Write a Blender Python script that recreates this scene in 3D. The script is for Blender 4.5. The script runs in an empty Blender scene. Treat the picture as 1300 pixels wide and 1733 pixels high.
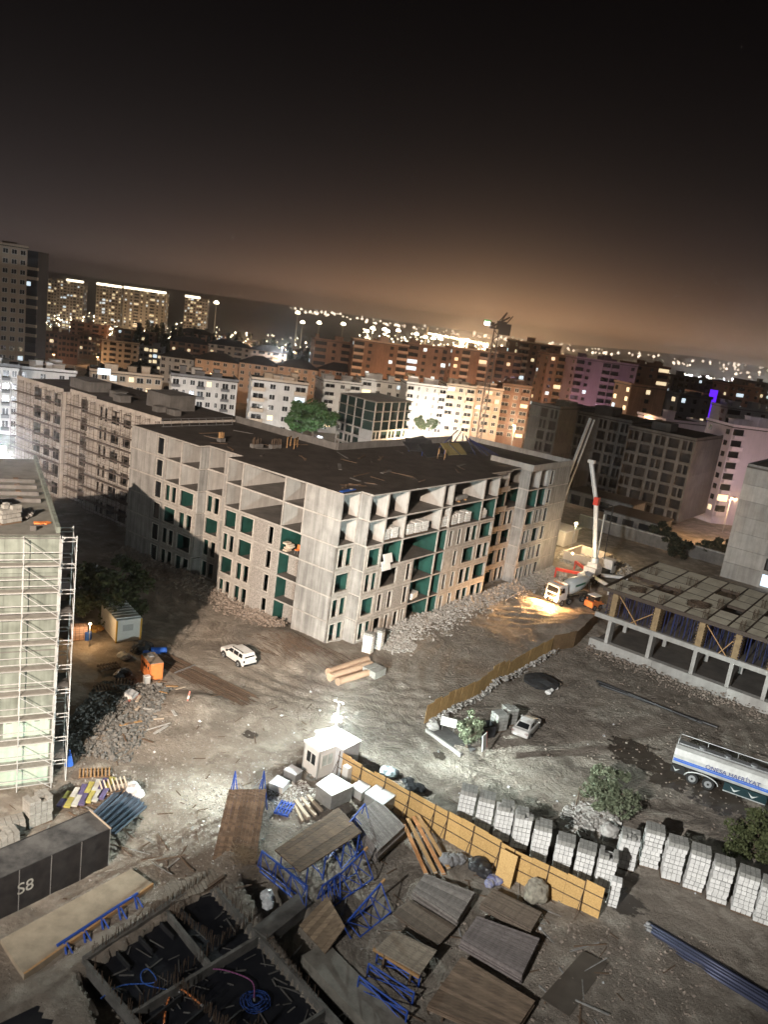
import bpy, bmesh, math, random
from mathutils import Vector, Matrix, noise as mnoise
R = math.radians
PI = math.pi
random.seed(7)
S = bpy.context.scene
COL = S.collection

# ------------------------------------------------------------------ camera
cam_d = bpy.data.cameras.new('camera')
cam = bpy.data.objects.new('camera', cam_d); COL.objects.link(cam)
CAM_H = 37.44
_P, _RO = R(13.7395), R(8.0986)
_f = Vector((0, math.cos(_P), -math.sin(_P))); _r = Vector((1, 0, 0)); _dn = _f.cross(_r)
_x = _r*math.cos(_RO) - _dn*math.sin(_RO); _y = -(_r*math.sin(_RO) + _dn*math.cos(_RO)); _z = -_f
cam.matrix_world = Matrix(((_x.x, _y.x, _z.x, 0), (_x.y, _y.y, _z.y, 0), (_x.z, _y.z, _z.z, CAM_H), (0, 0, 0, 1)))
cam_d.sensor_fit = 'VERTICAL'; cam_d.sensor_height = 36.0
cam_d.lens = 36.0*1356.12/1733.0
cam_d.clip_start = 0.5; cam_d.clip_end = 20000
cam_d.dof.use_dof = True; cam_d.dof.focus_distance = 88.0; cam_d.dof.aperture_fstop = 0.24
S.camera = cam

# ------------------------------------------------------------------ night sky with city glow
W = bpy.data.worlds.new('World'); S.world = W; W.use_nodes = True
nt = W.node_tree; nt.nodes.clear()
def N(t, **k):
    n = nt.nodes.new(t)
    for a, b in k.items(): setattr(n, a, b)
    return n
def math_node(op, a, b=None, c=None):
    n = N('ShaderNodeMath', operation=op)
    for i, v in enumerate((a, b, c)):
        if v is None: continue
        if isinstance(v, (int, float)): n.inputs[i].default_value = v
        else: nt.links.new(v, n.inputs[i])
    return n.outputs[0]
tc = N('ShaderNodeTexCoord'); sep = N('ShaderNodeSeparateXYZ')
nt.links.new(tc.outputs['Generated'], sep.inputs[0])
elev = math_node('MAXIMUM', sep.outputs[2], 0.0)
dot = N('ShaderNodeVectorMath', operation='DOT_PRODUCT'); nt.links.new(tc.outputs['Generated'], dot.inputs[0])
dot.inputs[1].default_value = (0.131, 0.991, 0.0)
side = math_node('POWER', math_node('MAXIMUM', dot.outputs['Value'], 0.0), 18.0)
g1 = math_node('EXPONENT', math_node('MULTIPLY', elev, -10.5))        # broad skyglow near the horizon
g2 = math_node('MULTIPLY', math_node('EXPONENT', math_node('MULTIPLY', elev, -29.0)), side)   # the city's brightest quarter
def scaled(col, fac):
    n = N('ShaderNodeVectorMath', operation='SCALE'); n.inputs[0].default_value = col
    nt.links.new(fac, n.inputs['Scale']); return n.outputs[0]
def vadd(a, b):
    n = N('ShaderNodeVectorMath', operation='ADD'); nt.links.new(a, n.inputs[0]); nt.links.new(b, n.inputs[1]); return n.outputs[0]
g3 = math_node('EXPONENT', math_node('MULTIPLY', elev, -45.0))        # thick lit air right on the horizon
sky = vadd(scaled((0.068, 0.054, 0.052), g1), scaled((0.46, 0.205, 0.064), g2))
sky = vadd(sky, scaled((0.085, 0.066, 0.06), g3)); sky = vadd(sky, scaled((0.30, 0.16, 0.06), math_node('MULTIPLY', g3, side)))
base = N('ShaderNodeVectorMath', operation='ADD'); base.inputs[1].default_value = (0.0012, 0.001, 0.0012); nt.links.new(sky, base.inputs[0])
bg = N('ShaderNodeBackground'); nt.links.new(base.outputs[0], bg.inputs[0]); bg.inputs[1].default_value = 1.0
out = N('ShaderNodeOutputWorld'); nt.links.new(bg.outputs[0], out.inputs[0])

# ------------------------------------------------------------------ weak fill sun added to lift the dark, exposure
fill_sun_d = bpy.data.lights.new('weak_fill_sun', 'SUN'); fill_sun_d.energy = 0.1; fill_sun_d.angle = R(12); fill_sun_d.color = (1, .9, .8)
fill_sun = bpy.data.objects.new('weak_fill_sun', fill_sun_d); COL.objects.link(fill_sun)
fill_sun.rotation_euler = Vector((0.35, 0.8, -0.75)).to_track_quat('-Z', 'Y').to_euler()
S.view_settings.view_transform = 'Standard'; S.view_settings.look = 'None'
S.view_settings.exposure = 0; S.view_settings.gamma = 1
S.render.engine = 'CYCLES'
S.cycles.use_denoising = True; S.cycles.max_bounces = 4; S.cycles.diffuse_bounces = 2; S.cycles.adaptive_threshold = .02; S.cycles.glossy_bounces = 2
S.cycles.transmission_bounces = 3; S.cycles.volume_bounces = 0; S.cycles.sample_clamp_indirect = 4
S.cycles.use_light_tree = True

def spot(name, loc, target, power, color, angle, blend=.5, radius=.2, parent=None):
    d = bpy.data.lights.new(name, 'SPOT'); d.energy = power; d.color = color; d.spot_size = R(angle); d.spot_blend = blend
    d.shadow_soft_size = radius
    o = bpy.data.objects.new(name, d); COL.objects.link(o); o.location = loc
    o.rotation_euler = (Vector(target)-Vector(loc)).to_track_quat('-Z', 'Y').to_euler()
    if parent: o.parent = parent
    return o
def point(name, loc, power, color, radius=.15, parent=None):
    d = bpy.data.lights.new(name, 'POINT'); d.energy = power; d.color = color; d.shadow_soft_size = radius
    o = bpy.data.objects.new(name, d); COL.objects.link(o); o.location = loc
    if parent: o.parent = parent
    return o
MAST = (-1.45, 60.3, 4.75)
# floodlight heads on the mast beside the guard cabin
WHITE = (.86, 1, .97)
LIGHTS_MAST = [('flood_head_light', (MAST[0], MAST[1]+.3, MAST[2]), (4, 104, 11.0), 34000, WHITE, 66),
               ('flood_head_light', (MAST[0]-.35, MAST[1]-.2, MAST[2]), (-24, 43, 1.0), 62000, WHITE, 64),
               ('flood_head_light', (MAST[0]+.35, MAST[1]+.1, MAST[2]), (32, 70, 1), 42000, WHITE, 52)]
FLOOD_SPILL = 15500
# the crane floodlight behind the camera's left shoulder
CRANE_FLOOD = (-38, -30, 48)
FAR_FLOOD = (-27, -62, 60)
spot('crane_floodlight_beam', FAR_FLOOD, (-30, 106, 11), 2100000, (1, .80, .64), 35, .7, .5)
spot('crane_floodlight_beam', (CRANE_FLOOD[0]+1.5, CRANE_FLOOD[1], CRANE_FLOOD[2]), (10, 52, 0), 150000, (1, .97, .92), 62, .7, .5)
spot('crane_floodlight_beam', (CRANE_FLOOD[0]+3, CRANE_FLOOD[1], CRANE_FLOOD[2]), (44, 98, 4), 620000, (1, .97, .93), 32, .8, .5)  # extra beam added to brighten the plywood deck and right yard

# ------------------------------------------------------------------ materials
_mats = {}
def mat(name, col, rough=.85, col2=None, scale=1.0, amt=.5, streak=0, bump=0, bscale=20, metal=0, var=.12, emit=0, spec=.3, detail=5, grain=None, sampling=True, splat=None):
    """procedural surface: two tones mixed by noise, optional vertical streaks, grain, bump and a shade per object"""
    if name in _mats: return _mats[name]
    m = bpy.data.materials.new(name); m.use_nodes = True; t = m.node_tree; t.nodes.clear()
    L = t.links.new
    def n(k, **kw):
        q = t.nodes.new(k)
        for a, b in kw.items(): setattr(q, a, b)
        return q
    o = n('ShaderNodeOutputMaterial'); p = n('ShaderNodeBsdfPrincipled'); L(p.outputs[0], o.inputs[0])
    p.inputs['Roughness'].default_value = rough; p.inputs['Metallic'].default_value = metal
    p.inputs['Specular IOR Level'].default_value = spec
    geo = n('ShaderNodeNewGeometry')
    if grain is None: vec = geo.outputs['Position']
    else:
        tcn = n('ShaderNodeTexCoord'); mp = n('ShaderNodeMapping'); L(tcn.outputs['Object'], mp.inputs[0])
        mp.inputs['Scale'].default_value = grain
        oi0 = n('ShaderNodeObjectInfo'); L(oi0.outputs['Random'], mp.inputs['Location']); vec = mp.outputs[0]
    nz = n('ShaderNodeTexNoise'); nz.inputs['Scale'].default_value = scale; nz.inputs['Detail'].default_value = detail; nz.inputs['Roughness'].default_value = .62
    L(vec, nz.inputs['Vector'])
    c2 = col2 or tuple(c*.55 for c in col)
    rp = n('ShaderNodeMapRange'); rp.inputs[1].default_value = .36; rp.inputs[2].default_value = .66; L(nz.outputs[0], rp.inputs[0])
    mx = n('ShaderNodeMix', data_type='RGBA'); mx.inputs['A'].default_value = (*col, 1); mx.inputs['B'].default_value = (*c2, 1)
    fm = n('ShaderNodeMath', operation='MULTIPLY'); L(rp.outputs[0], fm.inputs[0]); fm.inputs[1].default_value = amt; L(fm.outputs[0], mx.inputs[0])
    res = mx.outputs['Result']
    if streak:
        mp2 = n('ShaderNodeMapping'); L(geo.outputs['Position'], mp2.inputs[0]); mp2.inputs['Scale'].default_value = (1.6, 1.6, .12)
        ns = n('ShaderNodeTexNoise'); ns.inputs['Scale'].default_value = 1.6; ns.inputs['Detail'].default_value = 6; L(mp2.outputs[0], ns.inputs['Vector'])
        rs = n('ShaderNodeMapRange'); rs.inputs[1].default_value = .35; rs.inputs[2].default_value = .7; rs.inputs[3].default_value = 1; rs.inputs[4].default_value = 1-streak
        L(ns.outputs[0], rs.inputs[0])
        vm = n('ShaderNodeVectorMath', operation='SCALE'); L(res, vm.inputs[0]); L(rs.outputs[0], vm.inputs['Scale']); res = vm.outputs[0]
    if splat:
        # cement spatter and scuffs: (colour, noise scale, threshold)
        nsp = n('ShaderNodeTexNoise'); nsp.inputs['Scale'].default_value = splat[1]; nsp.inputs['Detail'].default_value = 7; nsp.inputs['Roughness'].default_value = .7; L(geo.outputs['Position'], nsp.inputs['Vector'])
        rsp = n('ShaderNodeMapRange'); rsp.inputs[1].default_value = splat[2]; rsp.inputs[2].default_value = splat[2]+.1; rsp.inputs[4].default_value = .8; L(nsp.outputs[0], rsp.inputs[0])
        msp = n('ShaderNodeMix', data_type='RGBA'); L(rsp.outputs[0], msp.inputs[0]); L(res, msp.inputs['A']); msp.inputs['B'].default_value = (*splat[0], 1); res = msp.outputs['Result']
    if var:
        oi = n('ShaderNodeObjectInfo'); rr = n('ShaderNodeMapRange'); L(oi.outputs['Random'], rr.inputs[0]); rr.inputs[3].default_value = 1-var; rr.inputs[4].default_value = 1+var
        vm = n('ShaderNodeVectorMath', operation='SCALE'); L(res, vm.inputs[0]); L(rr.outputs[0], vm.inputs['Scale']); res = vm.outputs[0]
    L(res, p.inputs['Base Color'])
    if bump:
        nb = n('ShaderNodeTexNoise'); nb.inputs['Scale'].default_value = bscale; nb.inputs['Detail'].default_value = 6; L(vec, nb.inputs['Vector'])
        bp = n('ShaderNodeBump'); bp.inputs['Strength'].default_value = min(1, bump); bp.inputs['Distance'].default_value = .05*bump
        L(nb.outputs[0], bp.inputs['Height']); L(bp.outputs[0], p.inputs['Normal'])
    if emit:
        p.inputs['Emission Color'].default_value = (*col, 1); p.inputs['Emission Strength'].default_value = emit
        m.cycles.emission_sampling = 'AUTO' if sampling else 'NONE'
    _mats[name] = m
    return m

M = {}
M['concrete'] = mat('concrete', (.38, .375, .36), .9, (.25, .245, .235), .5, .85, .4, .25, 9, splat=((.17, .155, .14), .9, .62))
M['concrete_lt'] = mat('concrete_pale', (.46, .45, .43), .9, (.33, .32, .3), .6, .7, .22, .2, 9)
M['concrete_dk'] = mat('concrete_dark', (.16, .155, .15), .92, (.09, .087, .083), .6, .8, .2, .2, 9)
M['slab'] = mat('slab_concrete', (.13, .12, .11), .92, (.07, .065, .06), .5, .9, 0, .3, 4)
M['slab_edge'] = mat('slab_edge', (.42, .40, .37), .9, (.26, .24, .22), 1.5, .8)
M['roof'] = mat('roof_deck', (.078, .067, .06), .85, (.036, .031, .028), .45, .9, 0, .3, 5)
M['frame'] = mat('precast_frame', (.43, .405, .37), .85, (.28, .26, .235), 2.0, .9, .25, splat=((.2, .18, .16), 1.6, .6))
M['reveal'] = mat('window_reveal', (.56, .535, .49), .8, (.37, .345, .31), 3, .8)
M['teal'] = mat('teal_board', (.015, .072, .058), .7, (.009, .04, .034), .9, .8)
M['block'] = mat('aerated_block', (.66, .66, .64), .9, (.5, .5, .49), 3, .6, 0, .2, 25, var=.1)
M['block_wall'] = mat('block_masonry', (.36, .335, .31), .95, (.17, .16, .148), 6, .9, 0, .7, 12)
M['osb'] = mat('osb_board', (.56, .37, .15), .8, (.38, .23, .085), 9, .8, 0, .2, 30, var=.1)
M['timber'] = mat('timber', (.45, .28, .13), .8, (.26, .15, .07), 2, .8, grain=(1, 14, 14))
M['timber_dk'] = mat('dark_timber', (.16, .11, .075), .85, (.07, .05, .036), 2, .9, grain=(1, 14, 14))
M['ply'] = mat('ply_panel', (.20, .14, .095), .85, (.085, .06, .043), .9, .9, grain=(.35, 5, 5), bump=.2, bscale=3, var=.25, splat=((.36, .33, .29), 2.2, .6))
M['steel_blue'] = mat('blue_steel', (.03, .09, .42), .5, (.02, .05, .25), 5, .5, metal=.1)
M['steel'] = mat('grey_steel', (.34, .35, .36), .45, (.2, .2, .2), 4, .5, metal=.5)
M['galv'] = mat('galvanised', (.55, .57, .57), .5, (.38, .4, .4), 4, .5, metal=.3)
M['rust'] = mat('rusty_steel', (.11, .075, .05), .85, (.05, .036, .028), 3, .8)
M['black'] = mat('black_film', (.018, .019, .022), .45, (.04, .04, .042), 1.5, .8, bump=.1, bscale=6)
M['white'] = mat('white_paint', (.72, .72, .70), .5, (.6, .6, .58), 1, .4, var=.05)
M['carwhite'] = mat('car_white', (.70, .70, .69), .3, (.5, .48, .44), 1.6, .6, var=0, spec=.5)
M['glass'] = mat('dark_glass', (.012, .014, .016), .12, (.02, .02, .022), 1, .3, spec=.6)
M['rubber'] = mat('rubber', (.02, .02, .02), .85, None, 5, .4)
M['orange'] = mat('orange_paint', (.75, .24, .07), .55, (.5, .15, .05), 2, .5)
M['red'] = mat('red_paint', (.6, .06, .04), .5, None, 2, .4)
M['blue'] = mat('blue_plastic', (.03, .12, .5), .45, None, 2, .4)
M['plaster'] = mat('white_plaster', (.62, .61, .59), .9, (.48, .47, .45), .3, .6, .12)
M['grey_wall'] = mat('grey_render', (.20, .20, .205), .9, None, .3, .5, .1)
M['brick_wall'] = mat('terracotta_render', (.30, .175, .115), .9, (.19, .11, .075), .25, .8, .3)
M['cream'] = mat('cream_render', (.56, .47, .37), .9, (.44, .36, .28), .3, .6, .1)
M['roof_dk'] = mat('dark_roof', (.05, .045, .042), .9, None, .5, .6)
M['pane'] = mat('dark_window', (.015, .016, .018), .15, (.03, .03, .03), .6, .5, spec=.6)
M['pane_lit'] = mat('lit_window', (1, .80, .5), .5, None, .5, .4, var=.5, emit=1.0, sampling=False)
M['pane_cool'] = mat('cool_lit_window', (.75, .9, 1), .5, None, .5, .4, var=.5, emit=1.0, sampling=False)
M['bark'] = mat('bark', (.12, .09, .065), .95, None, 6, .7)
M['plastic_sheet'] = mat('plastic_sheet', (.6, .62, .64), .4, (.42, .44, .46), 3, .6)

# ------------------------------------------------------------------ mesh helpers
def link(o, parent=None):
    COL.objects.link(o)
    if parent: o.parent = parent
    return o
def tag(o, label, cat, group=None):
    o['label'] = label; o['category'] = cat
    if group: o['group'] = group
    return o
def thing(name, label, cat, loc=(0, 0, 0), rz=0, group=None):
    o = bpy.data.objects.new(name, None); link(o); o.location = (loc[0], loc[1], loc[2] if len(loc) > 2 else 0)
    o.rotation_euler = (0, 0, rz); o.empty_display_size = .3
    return tag(o, label, cat, group)
_unit = {}
def cube(name, m, parent, c, d, rz=0, rx=0, ry=0):
    """one box-shaped piece: shares the mesh of every other piece of its material"""
    key = m.name
    if key not in _unit:
        b = MB(); b.box(-.5, .5, -.5, .5, -.5, .5); me = b.mesh('piece_'+key); me.materials.append(m); _unit[key] = me
    o = bpy.data.objects.new(name, _unit[key]); link(o, parent)
    o.location = c; o.scale = d; o.rotation_euler = (rx, ry, rz)
    return o
class MB:
    def __init__(s): s.v = []; s.f = []; s.mi = []; s.cur = 0
    def add(s, vs, fs):
        b = len(s.v); s.v += [tuple(q) for q in vs]
        s.f += [tuple(i+b for i in q) for q in fs]; s.mi += [s.cur]*len(fs)
    def box(s, x0, x1, y0, y1, z0, z1):
        s.add([(x0, y0, z0), (x1, y0, z0), (x1, y1, z0), (x0, y1, z0), (x0, y0, z1), (x1, y0, z1), (x1, y1, z1), (x0, y1, z1)],
              [(0, 3, 2, 1), (4, 5, 6, 7), (0, 1, 5, 4), (1, 2, 6, 5), (2, 3, 7, 6), (3, 0, 4, 7)]); return s
    def obox(s, c, d, rot=None):
        """box at c with dims d turned by euler rot"""
        mtx = Matrix.Identity(3) if rot is None else (Matrix.Rotation(rot[2], 3, 'Z') @ Matrix.Rotation(rot[1], 3, 'Y') @ Matrix.Rotation(rot[0], 3, 'X'))
        hx, hy, hz = d[0]/2, d[1]/2, d[2]/2; c = Vector(c)
        vs = [c + mtx @ Vector(q) for q in [(-hx, -hy, -hz), (hx, -hy, -hz), (hx, hy, -hz), (-hx, hy, -hz), (-hx, -hy, hz), (hx, -hy, hz), (hx, hy, hz), (-hx, hy, hz)]]
        s.add(vs, [(0, 3, 2, 1), (4, 5, 6, 7), (0, 1, 5, 4), (1, 2, 6, 5), (2, 3, 7, 6), (3, 0, 4, 7)]); return s
    def beam(s, p0, p1, w, h=None):
        """square bar from p0 to p1"""
        h = h or w; a = Vector(p0); b = Vector(p1); d = (b-a)
        if d.length < 1e-6: return s
        d.normalize(); up = Vector((0, 0, 1)) if abs(d.z) < .98 else Vector((0, 1, 0))
        sx = d.cross(up).normalized(); sy = sx.cross(d).normalized()
        vs = []
        for q in (a, b):
            for i, j in ((-1, -1), (1, -1), (1, 1), (-1, 1)): vs.append(q + sx*w/2*i + sy*h/2*j)
        s.add(vs, [(3, 2, 1, 0), (4, 5, 6, 7), (0, 1, 5, 4), (1, 2, 6, 5), (2, 3, 7, 6), (3, 0, 4, 7)]); return s
    def tube(s, p0, p1, r, n=8, r2=None, caps=True):
        r2 = r if r2 is None else r2
        a = Vector(p0); b = Vector(p1); d = (b-a).normalized(); up = Vector((0, 0, 1)) if abs(d.z) < .98 else Vector((0, 1, 0))
        sx = d.cross(up).normalized(); sy = sx.cross(d).normalized(); vs = []
        for q, rr in ((a, r), (b, r2)):
            for i in range(n):
                t = 2*PI*i/n; vs.append(q + sx*math.cos(t)*rr + sy*math.sin(t)*rr)
        fs = [(i, (i+1) % n, n+(i+1) % n, n+i) for i in range(n)]
        if caps: fs += [tuple(range(n-1, -1, -1)), tuple(range(n, 2*n))]
        s.add(vs, fs); return s
    def path(s, pts, r, n=6):
        for a, b in zip(pts, pts[1:]): s.tube(a, b, r, n)
        return s
    def prism(s, pts, z0, z1):
        n = len(pts); vs = [(x, y, z0) for x, y in pts] + [(x, y, z1) for x, y in pts]
        s.add(vs, [tuple(range(n-1, -1, -1)), tuple(range(n, 2*n))] + [(i, (i+1) % n, n+(i+1) % n, n+i) for i in range(n)]); return s
    def profile(s, pts, y0, y1):
        """outline in x,z swept along y"""
        n = len(pts); vs = [(x, y0, z) for x, z in pts] + [(x, y1, z) for x, z in pts]
        s.add(vs, [tuple(range(n)), tuple(range(2*n-1, n-1, -1))] + [(i, n+i, n+(i+1) % n, (i+1) % n) for i in range(n)]); return s
    def chunk(s, c, r, rnd):
        """an angular lump of rubble"""
        vs = []
        for x, y, z in ((-1, -1, -1), (1, -1, -1), (1, 1, -1), (-1, 1, -1), (-1, -1, 1), (1, -1, 1), (1, 1, 1), (-1, 1, 1)):
            vs.append(Vector((x, y, z))*rnd.uniform(.45, 1))
        q = Matrix.Rotation(rnd.uniform(0, 6.3), 3, 'Z') @ Matrix.Rotation(rnd.uniform(-.9, .9), 3, 'X')
        k = Vector((rnd.uniform(.6, 1.4), rnd.uniform(.6, 1.4), rnd.uniform(.4, .9)))
        s.add([Vector(c) + q @ Vector((a.x*k.x, a.y*k.y, a.z*k.z))*r for a in vs],
              [(0, 3, 2, 1), (4, 5, 6, 7), (0, 1, 5, 4), (1, 2, 6, 5), (2, 3, 7, 6), (3, 0, 4, 7)]); return s
    def mesh(s, name):
        me = bpy.data.meshes.new(name); me.from_pydata(s.v, [], s.f); me.update(); return me
    def build(s, name, m, parent=None, loc=(0, 0, 0), rz=0, smooth=False, mats=None):
        me = s.mesh(name)
        for q in (mats or [m]): me.materials.append(q)
        if mats: me.polygons.foreach_set('material_index', s.mi)
        if smooth: me.polygons.foreach_set('use_smooth', [True]*len(me.polygons))
        o = bpy.data.objects.new(name, me); link(o, parent); o.location = loc; o.rotation_euler = (0, 0, rz)
        return o
def mesh_obj(name, me, parent=None, loc=(0, 0, 0), rot=(0, 0, 0), sc=(1, 1, 1)):
    o = bpy.data.objects.new(name, me); link(o, parent); o.location = loc; o.rotation_euler = rot; o.scale = sc; return o
def copy_tree(o, parent=None):
    c = o.copy(); link(c, parent)
    if parent: c.matrix_parent_inverse = o.matrix_parent_inverse
    for ch in list(o.children): copy_tree(ch, c)
    return c
def text_mesh(txt, size, m, parent, loc, rot, name='lettering', extrude=.004):
    cu = bpy.data.curves.new(name, 'FONT'); cu.body = txt; cu.size = size; cu.extrude = extrude; cu.align_x = 'CENTER'; cu.align_y = 'CENTER'
    o = bpy.data.objects.new(name, cu); link(o)
    dg = bpy.context.evaluated_depsgraph_get(); me = bpy.data.meshes.new_from_object(o.evaluated_get(dg))
    bpy.data.objects.remove(o); me.materials.clear(); me.materials.append(m)
    p = bpy.data.objects.new(name, me); link(p, parent); p.location = loc; p.rotation_euler = rot; return p
def stuff(o): o['kind'] = 'stuff'; return o
def structure(o): o['kind'] = 'structure'; return o
# the site's own grid: x runs along the right facade of the main block, y along its left facade
SITE = (-4.60, 85.12); SITE_RZ = math.atan2(.8107, .5854)
def site(b, a): return (SITE[0] + .5854*b - .8107*a, SITE[1] + .8107*b + .5854*a)

# ------------------------------------------------------------------ ground
MOUNDS = [  # x, y, radius, height
    (-9.5, 83.5, 4.0, 1.5), (-6.0, 80.5, 3.2, .9), (-14, 87, 4, .5), (-16.5, 66.5, 3.6, .9), (-14.0, 67.5, 2.2, .6), (-20.5, 61, 3, .5),
    (-24, 97, 6, .6), (6, 95, 4, .4), (13, 104, 5, .5), (22, 112, 5, .6), (28, 103, 4, .9), (25.5, 100.3, 2.6, .8), (30, 106, 3, 1.0),
    (14.8, 81.5, 1.9, .55), (21.5, 61, 2.6, .45), (30, 58, 3, .5), (10.3, 66.5, 1.8, .25), (-31, 93, 7, .5), (33, 96, 4, -.5),
    (46, 83.5, 6, -.6), (38, 89.5, 5, -.6), (20, 44, 6, .35), (15, 39, 4, .3), (-7.5, 47.5, 2.4, .5)]
PIT = [(-4.6, 46.0), (-1.2, 41.3), (2.3, 36.6), (6.5, 30.0)]            # trench beside the foundation
FQ = [(-13.11, 36.69, 0.00), (-7.97, 44.77, 0.00), (-0.22, 37.06, 0.00), (6.16, 30.71, 0.00), (-4.40, 25.28, 0.00)]     # outline of the foundation pits
FQ2 = [(-14.67, 34.59, 0.00), (-10.69, 31.72, 0.00), (-13.72, 25.92, 0.00), (-21.29, 27.98, 0.00)]
def inside(poly, x, y):
    r = False; n_ = len(poly); j = n_-1
    for i in range(n_):
        if (poly[i][1] > y) != (poly[j][1] > y) and x < (poly[j][0]-poly[i][0])*(y-poly[i][1])/(poly[j][1]-poly[i][1])+poly[i][0]: r = not r
        j = i
    return r
def ground_z(x, y):
    if y < 46 and -40 < x < 12 and (inside(FQ, x, y) or inside(FQ2, x, y)): return -1.3
    z = 0.0
    for mx, my, r, h in MOUNDS:
        d2 = (x-mx)**2 + (y-my)**2
        if d2 < 9*r*r: z += h*math.exp(-d2/(r*r)*1.4)
    if y < 175 and -75 < x < 100:
        v = Vector((x*.16, y*.16, 1.3)); z += .26*mnoise.noise(v) + .1*mnoise.noise(v*3.1) + .05*mnoise.noise(v*8.0) + .035*mnoise.noise(v*17.0)
        # wheel ruts follow the haul road that bends round the corner of the block
        for qx, qy, r0, r1 in ((24, 82, 11, 28), (2, 104, 24, 38), (30, 40, 16, 34)):
            rr = math.hypot(x-qx, y-qy)
            if r0 < rr < r1:
                k = math.sin(rr*3.3 + 3.2*mnoise.noise(Vector((x*.11, y*.11, qx)))); mk = min(1, (rr-r0)/4, (r1-rr)/4)
                z += .075*k*mk*max(0, min(1, mnoise.noise(Vector((x*.09, y*.09, qy)))*2+.6))
    for (ax, ay), (bx, by) in zip(PIT, PIT[1:]):
        dx, dy = bx-ax, by-ay; t = max(0, min(1, ((x-ax)*dx+(y-ay)*dy)/(dx*dx+dy*dy)))
        d = math.hypot(x-ax-t*dx, y-ay-t*dy)
        if d < 1.35: z -= 2.6*min(1, (1.35-d)/.5)
    if y > 150: z -= 6*min(1, (y-150)/80)
    if y > 230: z -= 14*min(1, (y-230)/570)
    return z
def graded(lo, hi, fine, far, k=1.16):
    a = []; q = lo
    while q < hi: a.append(q); q += fine
    st = fine; q = a[-1]
    while q < far[1]: st *= k; q += st; a.append(q)
    st = fine; q = lo; pre = []
    while q > far[0]: st *= k; q -= st; pre.append(q)
    return pre[::-1] + a
xs = graded(-34, 52, .34, (-7000, 7000)); ys = graded(30, 130, .34, (-200, 9000))
gv = [(x, y, ground_z(x, y)) for y in ys for x in xs]; nx = len(xs)
gf = [(j*nx+i, j*nx+i+1, (j+1)*nx+i+1, (j+1)*nx+i) for j in range(len(ys)-1) for i in range(nx-1)]
gm = bpy.data.meshes.new('ground'); gm.from_pydata(gv, [], gf); gm.update()
gm.polygons.foreach_set('use_smooth', [True]*len(gm.polygons))
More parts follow.
